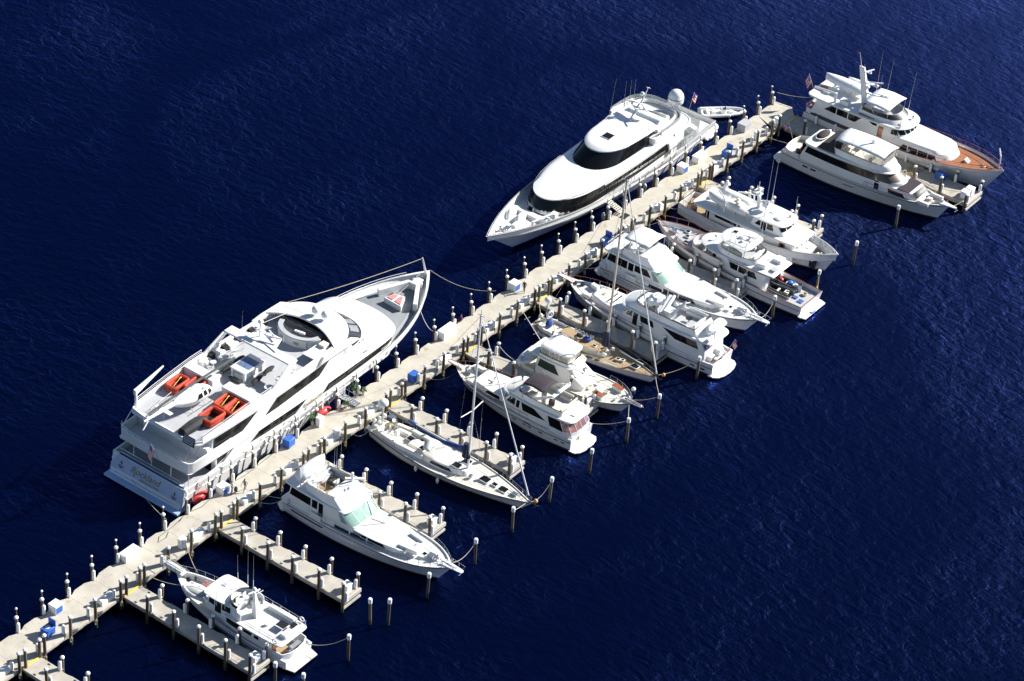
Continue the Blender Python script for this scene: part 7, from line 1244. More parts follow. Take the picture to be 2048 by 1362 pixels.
# ================================================================== motor yacht with brown bimini
def yacht_f2():
    R = thing('motor_yacht', (-7.4, -25.8, 0), math.pi / 2, 'cream motor yacht with dark brown bimini and glazed aft cockpit, bow to the pier', 'yacht')
    H = Hull(R, 19.9, 5.3, 1.95, 2.6, xw=18.0, tw=.84, um=.42, pd=4.2, pw=1.6, dk=.25, tr=-.1, trx=.8, m=HULLC, deck=DECKC, sheer=1.8, wl=.88)
    H.rub(.55, .7, 19.6, .05, RUB); H.rub(.05, .8, 19.7, .04, CREAM)
    for x in (1.6, 2.6, 4.9, 6.6, 7.4, 9.0): H.band(.85, 1.02, x, x + .55, GLASS, 'porthole', .02)
    H.band(.38, .5, 6.6, 7.6, RUB, 'hull_vent', .02)
    obj('swim_platform', HULLC, R, lambda b: b.prism([(.9, -2.3), (.0, -2.25), (-.4, -1.7), (-.6, -.8), (-.62, 0), (-.6, .8), (-.4, 1.7), (.0, 2.25), (.9, 2.3)], .22, .36), bev=.03)
    obj('transom_door', VARN, R, lambda b: [b.box(.52, .58, .1 + .35 * i, .35 + .35 * i, .9 + .25 * j, 1.08 + .25 * j) for i in range(2) for j in range(4)], smooth=0)
    T = Tier(R, 'deck_house', CREAM, [(1.7, ol(4.0, 12.0, 2.15, 2.3, 2.1, 1.4, 2.4)), (2.65, ol(4.0, 11.8, 2.1, 2.25, 2.05, 1.4, 2.4)), (4.0, ol(3.8, 10.6, 2.05, 2.15, 1.9, 1.4, 2.4))], smooth=50)
    T.win([(4.6, 2.8), (8.0, 2.8), (8.4, 3.75), (6.4, 3.75), ], n=5); T.win([(8.6, 2.8), (9.1, 2.8), (9.1, 3.75), (8.6, 3.75)], n=2); T.win([(9.3, 2.9), (11.2, 2.9), (10.3, 3.75), (9.3, 3.75)], n=3)
    for y0, y1 in ((-1.7, -.65), (-.55, .55), (.65, 1.7)): T.fwin(y0, y1, 2.95, 3.8)
    # glazed aft cockpit
    A = [(4.0, 2.35), (1.8, 2.3), (1.0, 1.9), (.75, 1.0), (.7, 0), (.75, -1.0), (1.0, -1.9), (1.8, -2.3), (4.0, -2.35)]
    wall(R, A, 1.85, 2.6, .12, CREAM, 'cockpit_bulwark'); obj('cockpit_vinyl', mat('tinted_vinyl', (.30, .17, .17), .12, .3, 1.5, alpha=.6), R, lambda b: b.loft([[(x, y, z) for x, y in [(lerp(x, x + .8, t), y * (1 - .08 * t)) for x, y in A[1:-1]]] for t, z in ((0, 2.6), (1, 3.85))], False, False, closed=False), smooth=0)
    obj('cockpit_frame', CREAM, R, lambda b: [b.tube([(x, y, 2.6), (x + .8, y * .92, 3.9)], .05, 5) for x, y in A[1:-1]]); obj('cockpit_side_glass', GLASS, R, lambda b: [b.loft([[(1.9, s * 2.31, 2.62), (3.9, s * 2.32, 2.62)], [(2.6, s * 2.16, 3.85), (4.4, s * 2.2, 3.85)]], False, False, closed=False) for s in (1, -1)])
    obj('cockpit_chairs', CUSH, R, lambda b: [b.box(x, x + .6, y, y + .6, 1.8, 2.6) for x, y in ((2.0, -1.0), (2.2, .6))], bev=.1); obj('deck_carpet', PINK, R, lambda b: b.box(1.2, 3.9, -2, 2, 1.72, 1.8))
    Tier(R, 'flybridge_deck', CREAM, [(3.95, ol(1.0, 11.4, 2.2, 2.4, 2.2, 1.9, 2.4, ra=1.0)), (4.1, ol(.8, 11.9, 2.25, 2.5, 2.3, 2.1, 2.4, ra=1.0)), (4.22, ol(1.0, 11.6, 2.2, 2.4, 2.2, 2.0, 2.4, ra=1.0))], bev=.03)
    Tier(R, 'flybridge_coaming', CREAM, [(4.2, ol(2.6, 11.6, 1.95, 2.1, 2.0, 1.9, 2.4)), (4.6, ol(2.6, 10.4, 1.9, 2.0, 1.9, 1.4, 2.6)), (4.95, ol(2.6, 9.4, 1.85, 1.95, 1.85, 1.0, 3))], cap=False, smooth=50); obj('coaming_trim', RUB, R, lambda b: b.tube([(x, y, 4.96) for x, y in mirror(ol(2.6, 9.4, 1.85, 1.95, 1.85, 1.0, 3))[1:-1]], .045, 5)); obj('brow', CREAM, R, lambda b: b.prism([(8.4, -1.6), (9.3, -1.3), (9.3, 1.3), (8.4, 1.6)], 4.6, 4.9), bev=.06)
    obj('flybridge_floor', DECKC, R, lambda b: b.box(2.7, 9.0, -1.8, 1.8, 4.22, 4.28)); bench(R, 2.8, 3.3, -1.7, 1.7, 4.28, .42, 'a', CUSH); bench(R, 7.2, 8.2, .3, 1.3, 4.28, .5, None, CUSH); chair(R, 7.6, -.5, 4.28, math.pi, CUSH); bench(R, 3.4, 5.0, -1.75, -1.2, 4.28, .42, 's', CUSH); obj('spare_seat', CANVD, R, lambda b: b.box(4.5, 5.2, .5, 1.1, 4.4, 5.1, .4), bev=.06)
    obj('bimini_top', CANVD, R, lambda b: b.loft([[(x, y, 6.25 + .25 * (1 - (y / 1.6) ** 2) - .12 * abs(x - 7.2)) for y in [-1.55 + .31 * i for i in range(11)]] for x in [5.7, 6.4, 7.2, 8.0, 8.7]] + [[(8.75, y, 5.95) for y in [-1.55 + .31 * i for i in range(11)]]], False, False, closed=False), solid=.06, smooth=40); obj('bimini_frame', CHROME, R, lambda b: [b.tube([(xb, s * 1.8, 4.9), (x, s * 1.55, 6.15)], .03, 5) for s in (1, -1) for xb, x in ((7.6, 5.8), (7.6, 8.6), (5.0, 5.8))])
    ar = obj('radar_arch', CREAM, R, lambda b: ([b.loft([[(6.4, s * 1.95, 4.9), (7.2, s * 1.95, 4.9), (7.2, s * 1.8, 4.9), (6.4, s * 1.8, 4.9)], [(4.0, s * 1.75, 6.4), (4.5, s * 1.75, 6.4), (4.5, s * 1.6, 6.4), (4.0, s * 1.6, 6.4)]]) for s in (1, -1)], b.box(4.0, 4.5, -1.75, 1.75, 6.3, 6.45)), bev=.04); dish(ar, (4.2, .5, 6.45), .28)
    antennas(R, [(8.4, 2.0, 4.3, 4.0, 0, 0), (4.2, -1.6, 6.4, 3.2, 0, 0), (9.8, 1.9, 4.3, 3, 0, 0)], .022, m=ROPEW); hatch(R, 1.8, .3, 4.25, .7, .9, WHITE); obj('horn_post', BLACK, R, lambda b: (b.cyl((10.3, -.6), .07, 4.6, 5.1), b.ell((10.3, -.6, 5.15), .14, .14, .14, 8, 5)))
    K = Tier(R, 'trunk_cabin', CREAM, [(2.2, ol(11.0, 16.6, 1.95, 2.0, 1.7, .8, 3)), (2.95, ol(11.0, 16.0, 1.85, 1.9, 1.55, .7, 3))], bev=.06); K.win([(11.6, 2.4), (14.0, 2.4), (13.5, 2.85), (11.8, 2.85)], n=4); K.win([(11.5, 2.4), (11.55, 2.4), (11.55, 2.5), (11.5, 2.5)], n=1) if False else None; hatch(R, 14.4, 0, 2.98, .6, .6, CREAM)
    obj('stowed_davit', CREAM, R, lambda b: (b.tube([(13.8, .4, 3.2), (14.2, -1.2, 3.2)], .07, 6), b.cyl((13.9, .4), .1, 2.9, 3.3))); obj('foredeck_locker', CREAM, R, lambda b: b.box(16.0, 17.8, -1.6, -1.0, 2.3, 2.85), bev=.05); obj('foredeck_locker', CREAM, R, lambda b: b.box(15.4, 17.0, 1.35, 1.8, 2.3, 2.7), bev=.05)
    obj('windlass', CHROME, R, lambda b: (b.cyl((18.2, .1), .16, 2.4, 2.85), b.box(17.4, 18.0, -.25, .3, 2.4, 2.65))); obj('pulpit', CREAM, R, lambda b: b.prism([(18.6, -.42), (20.9, -.28), (21.1, 0), (20.9, .28), (18.6, .42)], 2.62, 2.74), bev=.03); obj('pulpit_trim', VARN, R, lambda b: b.tube([(18.7, -.4, 2.78), (20.9, -.25, 2.78), (21.05, 0, 2.78), (20.9, .25, 2.78), (18.7, .4, 2.78)], .035, 4))
    rail(R, H.bow_path(7.0, .1, .0, 18, 19.7), .65, 1.2, CHROME, .022, topm=VARN, mid=False)
yacht_f2()
# ================================================================== sailing yachts
def sail_hull(R, L, B, m, deck, zs=1.25, zb=1.55, xw=None, stripe=None, tr=-.2, trx=.3, pd=2.0):
    return Hull(R, L, B, zs, zb, xw=xw or L - 1.6, tw=.5, um=.45, pd=pd, pw=1.7, dk=.12, tr=tr, trx=trx, m=m, deck=deck, stripe=stripe or BOOT, sheer=1.8, wl=.8, inner=.1)
def rig(R, x, z0, top, m, sp, fs, bs, boom, lean=.0, r=.17):
    mt = obj('mast', m, R, lambda b: b.tube([(x, 0, z0), (x + lean, 0, top)], r, 8, r2=r * .75, sy=.75)); obj('masthead', CHROME, mt, lambda b: (b.tube([(x + lean - .5, 0, top + .02), (x + lean + .5, 0, top + .02)], .04, 5), b.tube([(x + lean, 0, top), (x + lean, 0, top + .8)], .03, 4), b.ell((x + lean, 0, top + .15), .1, .1, .12, 8, 5)))
    for z, w in sp: xx = x + lean * (z - z0) / (top - z0); obj('spreader', m, mt, lambda b: b.tube([(xx - .15, -w, z + .1), (xx, 0, z), (xx - .15, w, z + .1)], .075, 6, sy=.6))
    obj('furled_forestay', CUSHW, R, lambda b: b.tube([(fs[0], 0, fs[1]), (lerp(fs[0], x + lean, .97), 0, lerp(fs[1], top, .97))], .1, 7, r2=.05))
    mb = MB(); w = sp[0][1]
    for s in (1, -1):
        q = [(x - .1, s * (w + .1), z0 - .5)] + [(x + lean * (z - z0) / (top - z0) - .15, s * ww, z + .1) for z, ww in sp] + [(x + lean, 0, top - .2)]
        mb.tube(q, .02, 4); mb.tube([(x - .9, s * (w + .05), z0 - .5), (x + lean * .3, 0, sp[0][0] - .2)], .018, 4); mb.tube([(x + .8, s * (w + .05), z0 - .5), (x + lean * .3, 0, sp[0][0] - .2)], .018, 4)
    mb.tube([(bs, 0, z0 - .4), (x + lean, 0, top)], .02, 4); mb.build('rigging', CHROME, R)
    (xa, za), (xb, zb_), cm, sag = boom
    obj('boom', m, R, lambda b: b.tube([(xa, .0, za - .25), (xb, 0, zb_ - .1)], .13, 7)); N = 14; rings = []
    for i in range(N + 1):
        t = i / N; xx = lerp(xa + .1, xb, t); z = lerp(za, zb_, t) - sag * 4 * t * (1 - t) * .4; h = lerp(1.0, .28, min(1, t * 1.6)) if t < .62 else .28; wv = .05 * math.sin(i * 2.1)
        if i == 0: h = 1.5
        rings.append([(xx, lerp(.3, .2, t) * math.cos(a) + wv, z + h * (.5 * math.sin(a) + .25)) for a in [2 * math.pi * k / 10 for k in range(10)]])
    cv = obj('sail_cover', cm, R, lambda b: b.loft(rings), smooth=60); return mt, cv
def yacht_s1():
    R = thing('sailing_yacht', (-22.05, -5.0, 0), -math.pi / 2, 'cream sailing yacht with silver mast, blue sail cover and dark green side stripe', 'sailboat')
    H = sail_hull(R, 23.5, 5.4, HULLC, DECKC, 1.3, 1.75, 21.6); H.band(.1, .28, .4, 23.3, mat('dark_green_stripe', (.015, .03, .025), .3), 'sheer_stripe', .015)
    C = Tier(R, 'coachroof', CREAM, [(1.2, ol(8.2, 15.0, 1.55, 1.7, 1.2, 1.2, 2.4)), (1.95, ol(8.4, 14.4, 1.4, 1.5, 1.0, 1.0, 2.4))], crown=.12, bev=.05); C.win([(9.6, 1.45), (12.8, 1.45), (12.4, 1.8), (9.9, 1.8)], n=6)
    wall(R, [(8.6, 1.75), (5.0, 1.85), (1.8, 1.55), (1.2, 1.0), (1.2, -1.0), (1.8, -1.55), (5.0, -1.85), (8.6, -1.75)], 1.2, 1.85, .5, CREAM, 'cockpit_coaming', bev=.06)
    obj('cockpit_floor', DECKC, R, lambda b: b.box(1.8, 8.4, -1.3, 1.3, 1.22, 1.28)); 
    for x, y, lx, ly in ((5.2, .4, .9, .9), (7.4, -.1, .8, .8), (4.2, 1.0, .7, .5), (6.5, .9, .7, .5)): hatch(R, x, y, 1.5, lx, ly)
    bench(R, 5.6, 7.0, -.6, .8, 1.28, .35, None, CUSH, 'cockpit_table'); bench(R, 3.0, 4.6, -1.3, -.6, 1.28, .4, None, CUSH); bench(R, 3.0, 4.8, .6, 1.3, 1.28, .4, None, CUSH)
    for x, y in ((2.6, -.5), (4.2, -1.6), (7.6, -1.7), (4.6, 1.7), (7.8, 1.6)): obj('winch', CHROME, R, lambda b: b.cyl((x, y), .14, 1.6, 2.05, 10, .11))
    obj('spray_dodger', CUSHW, R, lambda b: b.loft([[(8.3, y, 2.3 + .55 * (1 - (y / 1.35) ** 2) + .3) for y in [-1.3 + .26 * i for i in range(11)]], [(9.2, y, 2.3 + .5 * (1 - (y / 1.35) ** 2) + .2) for y in [-1.3 + .26 * i for i in range(11)]]], False, False, closed=False), solid=.04, smooth=40)
    obj('dodger_window', VINYL, R, lambda b: b.loft([[(9.2, y, 2.3 + .5 * (1 - (y / 1.35) ** 2) + .2) for y in [-1.3 + .26 * i for i in range(11)]], [(10.1, y * 1.02, 2.02) for y in [-1.3 + .26 * i for i in range(11)]]], False, False, closed=False), smooth=0)
    for x, y, l in ((12.9, -.55, 1.2), (13.4, .75, 1.2), (16.7, 0.0, 1.3), (18.1, 0, .8), (19.4, -.1, 1.2)): hatch(R, x, y, 1.62 if x > 15 else 2.06, l, l * .85)
    rig(R, 14.1, 1.9, 23.9, ALU, ((10.5, 2.1), (17.2, 1.4)), (22.9, 2.6), .3, ((13.9, 4.3), (5.2, 4.4), CANVB, 1.3), lean=.25)
    obj('sail_cover_collar', CANVN, R, lambda b: b.loft([[(14.3, .35 * math.cos(a), z + 0) if False else (13.7 + .5 * math.cos(a) * w_, .34 * math.sin(a) * w_, z) for a in [k * .785 for k in range(8)]] for w_, z in ((1.2, 3.4), (1.1, 4.4), (.8, 5.4))]), smooth=60)
    o = obj('radar_pole', WHITE, R, lambda b: b.tube([(1.2, -.1, 1.4), (1.3, -.1, 4.9)], .12, 8)); dish(o, (1.3, -.1, 4.9), .62); obj('stern_arch', CHROME, R, lambda b: (b.tube([(2.6, -.2, 1.5), (2.6, -.2, 3.4)], .14, 8), b.box(2.2, 3.0, -.5, .3, 3.2, 3.8), b.tube([(.8, -1.4, 1.6), (.5, -.8, 2.7), (.5, .8, 2.7), (.8, 1.4, 1.6)], .04, 5), b.tube([(1.6, 1.7, 1.6), (1.2, 1.2, 3.0), (3.0, .6, 3.0)], .03, 5)))
    obj('stern_fenders', CUSHW, R, lambda b: [b.ell((.35 + .35 * (i % 2), -1.5 + .5 * i, 1.75 + .25 * ((i * 7) % 3)), .3, .26, .34, 8, 6) for i in range(6)]); obj('yellow_gear', YEL, R, lambda b: (b.tube([(1.6, .2, 1.9), (1.9, .8, 2.0), (2.3, .6, 1.8)], .12, 6), b.ell((1.9, 1.0, 1.8), .3, .2, .15, 8, 5)))
    obj('helm_binnacle', WHITE, R, lambda b: (b.box(3.3, 3.7, -.25, .25, 1.3, 2.1), b.tube([(3.2, .45 * math.cos(k * .7), 2.0 + .45 * math.sin(k * .7)) for k in range(9)], .025, 5, closed=True)), bev=.03)
    rail(R, H.path(1.0, 21.6, .08, .02, -1), .7, 1.9, CHROME, .02); rail(R, H.path(1.0, 21.6, .08, .02, 1), .7, 1.9, CHROME, .02); rail(R, [(21.6, -.7, 1.7), (23.4, -.1, 1.75), (23.4, .1, 1.75), (21.6, .7, 1.7)], .7, .8, CHROME, .025)
    obj('bow_buoy', mat('amber_buoy', (.6, .3, .1), .4), R, lambda b: b.ell((23.9, .1, 2.2), .28, .28, .3, 10, 6)); obj('anchor', BLACK, R, lambda b: (b.tube([(22.8, 0, 1.8), (24.2, 0, 1.7)], .07, 5), b.tube([(24.0, -.3, 1.6), (24.2, .3, 1.6)], .06, 5)))
    for x in (8.6, 11.9): obj('fender', CUSHW, R, lambda b: (b.ell((x, -H.hb(x) - .2, .65), .2, .2, .45, 10, 6), b.tube([(x, -H.hb(x) - .1, 1.1), (x, -H.hb(x) + .1, 1.5)], .015, 4)))
    obj('foredeck_gear', CHROME, R, lambda b: (b.box(20.6, 21.3, -.3, .3, 1.6, 1.85), b.tube([(19.9, .5, 1.68), (21.8, .3, 1.72)], .04, 4), b.box(14.9, 15.3, -.9, -.5, 1.6, 1.9)))
yacht_s1()
def yacht_s2():
    R = thing('sailing_yacht', (8.6, -7.0, 0), -math.pi / 2, 'teak decked sloop with a very tall tan mast and lettered navy sail cover', 'sailboat')
    H = sail_hull(R, 18.4, 4.7, HULLC, TEAK, 1.1, 1.5, 16.9, pd=1.7, stripe=BOOTB, tr=-.9, trx=.4); H.rub(.06, .5, 18.2, .04, VARN); obj('toe_rail', RUB, R, lambda b: [b.tube(H.path(.3, 18.2, .04, .05, s), .035, 4) for s in (1, -1)])
    Tier(R, 'coachroof', CUSH, [(1.05, ol(6.0, 11.2, 1.1, 1.3, .9, 1.2, 2.2)), (1.6, ol(6.2, 10.6, 1.0, 1.15, .75, 1.0, 2.2))], bev=.05); obj('coachroof_top', TEAK, R, lambda b: b.prism(mirror(ol(6.3, 10.5, .9, 1.05, .7, 1.0, 2.2)), 1.6, 1.63))
    Tier(R, 'deck_saloon', CUSH, [(1.05, ol(3.6, 6.2, 1.0, 1.15, 1.0, .4, 3)), (1.9, ol(3.7, 6.0, .9, 1.05, .9, .4, 3))], bev=.05); obj('saloon_top', TEAK, R, lambda b: b.box(3.8, 5.9, -.85, .85, 1.9, 1.94))
    obj('cockpit_well', CUSH, R, lambda b: b.prism([(.8, -1.0), (3.6, -1.1), (3.6, 1.1), (.8, 1.0)], 1.12, 1.2)); wall(R, [(3.6, 1.5), (1.8, 1.5), (.6, 1.0), (.4, 0), (.6, -1.0), (1.8, -1.5), (3.6, -1.5)], 1.05, 1.6, .25, CUSHW, 'cockpit_coaming')
    obj('blue_wheel_cover', CANVB, R, lambda b: b.ell((1.7, -.1, 1.8), .4, .75, .7, 10, 6), smooth=60); obj('horseshoe_buoy', CUSHW, R, lambda b: b.tube([(1.0 + .1 * math.cos(k * .7), 1.0 + .42 * math.cos(k * .7), 2.3 + .42 * math.sin(k * .7)) for k in range(9)], .13, 6, closed=True)); obj('stern_buoy', CUSHW, R, lambda b: b.ell((.3, -.1, 2.3), .3, .3, .32, 10, 6))
    o = obj('radar_pole', CHROME, R, lambda b: b.tube([(.9, .3, 1.3), (.9, .3, 4.7)], .06, 6)); dish(o, (.9, .3, 4.7), .45); obj('backstay_brace', CHROME, R, lambda b: (b.tube([(1.0, .3, 4.5), (3.4, -1.1, 1.4)], .05, 5), b.tube([(.3, -1.0, 1.2), (.1, -.3, 2.2), (.1, .5, 2.2), (.3, 1.0, 1.2)], .035, 5), b.tube([(.3, -.9, 1.7), (1.6, -1.5, 1.8)], .03, 5)))
    mt, cv = rig(R, 10.35, 1.6, 27.0, WOODM, ((10.4, 1.4), (18.6, 1.2)), (18.1, 1.9), .2, ((10.1, 3.5), (3.0, 2.9), CANVN, .6), lean=.4, r=.2)
    text(cv, 'ECOA-\u0418', PALEB, .8, ((7.2, -.36, 2.95), (1, 0, .03), (0, 0.05, 1)), .01, 0); obj('mast_collar', CANVN, R, lambda b: b.loft([[(10.25 + .5 * math.cos(a) * w_, .4 * math.sin(a) * w_, z) for a in [k * .785 for k in range(8)]] for w_, z in ((1.1, 2.5), (1.15, 3.3), (.75, 4.6))]), smooth=60)
    for x, y, lx, ly in ((8.7, -.1, .6, .5), (12.4, -.1, .6, .5), (13.0, .1, .5, .5), (14.9, 0, 1.1, .9)): hatch(R, x, y, 1.66 if x < 10 else 1.45, lx, ly)
    obj('blue_gear', CANVB, R, lambda b: b.ell((7.3, .3, 1.85), .6, .5, .3, 10, 6)); obj('dark_gear', CANVN, R, lambda b: b.ell((6.3, .1, 2.05), .5, .45, .3, 8, 5)); obj('dorade_vent', CUSHW, R, lambda b: [b.ell((x, y, 1.85), .3, .22, .25, 8, 5) for x, y in ((11.0, .7), (10.9, -1.0))]); obj('mast_winch', CHROME, R, lambda b: [b.cyl((x, y), .13, 1.5, 1.95, 10) for x, y in ((10.2, -.5), (10.6, -.45), (9.9, .5), (10.9, .3), (3.2, -1.4), (3.2, 1.4))])
    obj('spinnaker_pole', CHROME, R, lambda b: (b.tube([(9.0, -2.05, 1.5), (13.4, -1.75, 1.6)], .07, 6), b.tube([(11.6, 1.4, 1.5), (15.6, .9, 1.6)], .09, 6)))
    rail(R, H.path(.8, 16.8, .06, .02, -1), .62, 1.9, CHROME, .018); rail(R, H.path(.8, 16.8, .06, .02, 1), .62, 1.9, CHROME, .018); rail(R, [(16.8, -.5, 1.5), (18.2, -.1, 1.5), (18.2, .1, 1.5), (16.8, .5, 1.5)], .62, .7, CHROME, .022); obj('bow_buoy', mat('amber_buoy', (.6, .3, .1), .4), R, lambda b: b.ell((18.9, .4, 1.9), .24, .24, .26, 10, 6)); obj('anchor', BLACK, R, lambda b: (b.tube([(17.6, 0, 1.6), (18.8, 0, 1.4)], .08, 5), b.tube([(18.6, -.25, 1.3), (18.8, .25, 1.3)], .07, 5)))
yacht_s2()
# ================================================================== small trawler, lower left
def yacht_h():
    R = thing('motor_yacht', (-58.7, -25.4, 0), math.pi / 2, 'small white trawler yacht with long bow pulpit and white life rings aft, lower left', 'yacht')
    H = Hull(R, 18.7, 5.0, 1.35, 2.95, xw=17.2, tw=.86, um=.4, pd=3.4, pw=1.8, dk=.65, tr=-.1, trx=1.0, deck=DECKW, sheer=2.2, wl=.9)
    H.rub(.5, 1, 18.4, .06, WHITE); obj('swim_platform', DECKC, R, lambda b: b.prism([(-.1, -1.9), (1.3, -2.2), (1.3, 2.2), (-.1, 1.9)], .3, .42), bev=.02)
    for s in (1, -1): obj('platform_step', WHITE, R, lambda b: b.box(1.1, 3.0, min(s * 1.3, s * 2.3), max(s * 1.3, s * 2.3), .42, 1.1), bev=.06)
    wall(R, [(3.6, 2.2), (1.6, 2.0), (1.15, 1.2), (1.0, 0), (1.15, -1.2), (1.6, -2.0), (3.6, -2.2)], .8, 1.9, .15, WHITE, 'transom_bulwark'); text(R, 'Kyma', INK, .6, ((.96, .1, 1.3), (0, -1, 0), (-.02, 0, 1)), .01, .3) if False else None
    obj('fish_table', CLOTHG, R, lambda b: (b.box(1.6, 2.1, -1.2, .8, 1.5, 1.7), b.ell((1.8, .4, 1.85), .25, .3, .2, 8, 5)), bev=.03); obj('cockpit_sole', TEAK, R, lambda b: b.box(1.2, 3.6, -2.0, 2.0, .72, .8)); obj('cabin_door', VARN, R, lambda b: b.box(3.5, 3.57, .3, 1.3, .9, 2.6)); obj('brown_hatch', VARN, R, lambda b: b.box(2.6, 3.4, 1.2, 1.9, .85, .95))
    T = Tier(R, 'main_cabin', WHITE, [(.8, ol(3.6, 12.6, 2.0, 2.1, 1.7, 1.2, 2.6)), (3.0, ol(3.6, 12.2, 1.9, 2.0, 1.6, 1.2, 2.6))], bev=.03)
    T.win([(7.6, 1.9), (9.6, 1.9), (9.6, 2.75), (7.6, 2.75)], n=3); T.win([(5.9, 2.15), (7.0, 2.15), (7.0, 2.55), (5.9, 2.55)], n=2); T.win([(4.9, 2.1), (5.5, 2.1), (5.5, 2.5), (4.9, 2.5)], n=2)
    Tier(R, 'boat_deck', WHITE, [(2.95, ol(1.6, 9.8, 2.2, 2.35, 2.2, .4, 4, ra=.5)), (3.15, ol(1.5, 9.8, 2.25, 2.4, 2.25, .4, 4, ra=.5))], bev=.03); obj('deck_pad', DECKW, R, lambda b: b.box(2.2, 7.0, -1.9, 1.9, 3.15, 3.19))
    P = Tier(R, 'pilothouse', WHITE, [(2.3, ol(8.8, 12.9, 1.8, 1.95, 1.85, .5, 4)), (4.2, ol(8.8, 12.4, 1.75, 1.85, 1.75, .5, 4))], bev=.03); P.win([(9.1, 3.25), (10.2, 3.25), (10.2, 4.0), (9.1, 4.0)], n=2); P.win([(10.35, 2.6), (11.2, 2.6), (11.2, 4.0), (10.35, 4.0)], n=2, name='side_door'); P.win([(11.35, 3.25), (12.2, 3.25), (12.1, 4.0), (11.35, 4.0)], n=2)
    for y in (-1.55, -.5, .55): P.fwin(y, y + .95, 3.2, 4.0)
    Tier(R, 'pilothouse_roof', WHITE, [(4.2, ol(9.8, 12.9, 1.95, 2.05, 1.95, .7, 3)), (4.34, ol(9.7, 13.1, 2.0, 2.1, 2.0, .7, 3))], crown=.08); hatch(R, 11.8, -.4, 4.42, .6, .6, DECKG)
    q = [p for p in ol(7.2, 10.2, 1.85, 2.0, 1.9, 1.9, 2.0)][7:]; path = [(x, y) for x, y in q] + [(x, -y) for x, y in reversed(q[:-1])]; wall(R, list(reversed(path)), 3.1, 4.55, .12, WHITE, 'flybridge_coaming', z1f=lambda x, y: 4.5 if x > 8.4 else 3.6 + .9 * max(0, (x - 6.6) / 1.8)); obj('dark_screen', GLASS, R, lambda b: b.loft([[(x * 1.0, y * .98, 4.5) for x, y in path[6:-6]], [(x - .2, y * .94, 4.85) for x, y in path[6:-6]]], False, False, closed=False))
    chair(R, 8.9, .6, 3.6, math.pi); chair(R, 8.9, -.5, 3.6, math.pi); obj('dark_seat_back', BLACK, R, lambda b: (b.box(9.2, 9.5, .2, .9, 4.1, 4.6), b.box(8.0, 8.3, -1.3, -.7, 3.9, 4.4)), bev=.05); bench(R, 7.8, 8.6, -1.7, -.8, 3.19, .5, None, CUSH)
    m_ = obj('radar_mast', WHITE, R, lambda b: b.loft([[(6.5, -.55, 3.15), (7.3, -.45, 3.15), (7.3, .45, 3.15), (6.5, .55, 3.15)], [(6.9, -.3, 4.9), (7.4, -.25, 4.9), (7.4, .25, 4.9), (6.9, .3, 4.9)], [(7.2, -.1, 6.2), (7.4, -.1, 6.2), (7.4, .1, 6.2), (7.2, .1, 6.2)]]), bev=.04); radar(m_, (7.6, -.3, 5.5), 1.5, 1.3); obj('mast_light', WHITE, m_, lambda b: (b.ell((7.3, 0, 6.6), .25, .25, .28, 10, 6), b.tube([(7.0, -1.1, 5.9), (7.6, .9, 5.6)], .05, 5)))
    antennas(R, [(9.9, -1.9, 4.3, 5.5, 0, 0), (9.2, -2.0, 4.0, 5, 0, 0), (11.4, -2, 4.3, 3.5, .1, 0), (9.8, 1.9, 3.6, 2.8, 0, 0), (11.0, 1.9, 3.4, 2.4, 0, 0)], .024); bench(R, 3.0, 6.6, -2.1, -1.5, 3.19, .5, None, CUSHW, 'deck_bench'); obj('stacked_table', BLACK, R, lambda b: (b.box(2.9, 4.0, -.7, .3, 3.7, 3.76), b.box(2.2, 2.8, -1.3, -.6, 3.7, 3.76)), smooth=0); bench(R, 2.0, 2.8, -1.5, 1.0, 3.19, .4, None, CUSHW); obj('deck_compass', CUSH, R, lambda b: b.cyl((5.0, .6), .22, 3.19, 3.5))
    rail(R, [(7.0, 2.25, 3.15), (1.8, 2.15, 3.15), (1.6, 1.6, 3.15), (1.55, -1.6, 3.15), (1.8, -2.15, 3.15), (9.6, -2.3, 3.15)], .75, 1.2, CHROME, .025)
    for x, y in ((2.4, 2.3), (2.5, -2.3)): obj('life_ring', CUSHW, R, lambda b: b.tube([(x + .28 * math.cos(k * .7), y, 3.6 + .28 * math.sin(k * .7)) for k in range(9)], .08, 6, closed=True))
    wall(R, H.path(12.3, 18.3, .02, 0, -1, 8), 2.0, 2.2, .1, WHITE, 'bulwark_cap') if False else None
    t = thing('inflatable_dinghy', (-58.7 - 1.15, -25.4 + 14.6, 2.35), math.pi / 2 + .15, 'grey inflatable dinghy upturned on the foredeck of the small trawler', 'dinghy'); Pq = [(-1.5, .6, .3), (0, .65, .3), (.9, .5, .36), (1.5, .2, .42), (1.6, 0, .45)]; obj('tube', RUBL, t, lambda b: b.tube(Pq + [(x, -yy, z) for x, yy, z in reversed(Pq[:-1])], .24, 8), smooth=60); obj('hull_bottom', mat('dinghy_grey', (.38, .38, .36), .6), t, lambda b: b.ell((0, 0, .42), 1.35, .55, .25, 10, 5), smooth=60)
    obj('life_ring', CUSHW, R, lambda b: b.tube([(15.9 + .35 * math.cos(k * .7), .55 + .35 * math.sin(k * .7), 2.7) for k in range(9)], .12, 6, closed=True)); obj('windlass', BLACK, R, lambda b: (b.ell((16.6, .2, 2.8), .35, .3, .3, 8, 5), b.cyl((16.2, -.5), .15, 2.4, 2.9))); obj('dorade_vent', CUSHW, R, lambda b: (b.ell((13.3, .3, 3.2), .4, .45, .35, 10, 6), b.cyl((13.4, .3), .2, 2.6, 3.2), b.ell((13.0, 1.4, 2.9), .3, .3, .25, 8, 5))); obj('deck_stripe_pad', PINK, R, lambda b: [b.box(14.5, 15.4, -1.35 + .28 * i, -1.25 + .28 * i, 2.36, 2.38) for i in range(4)], smooth=0)
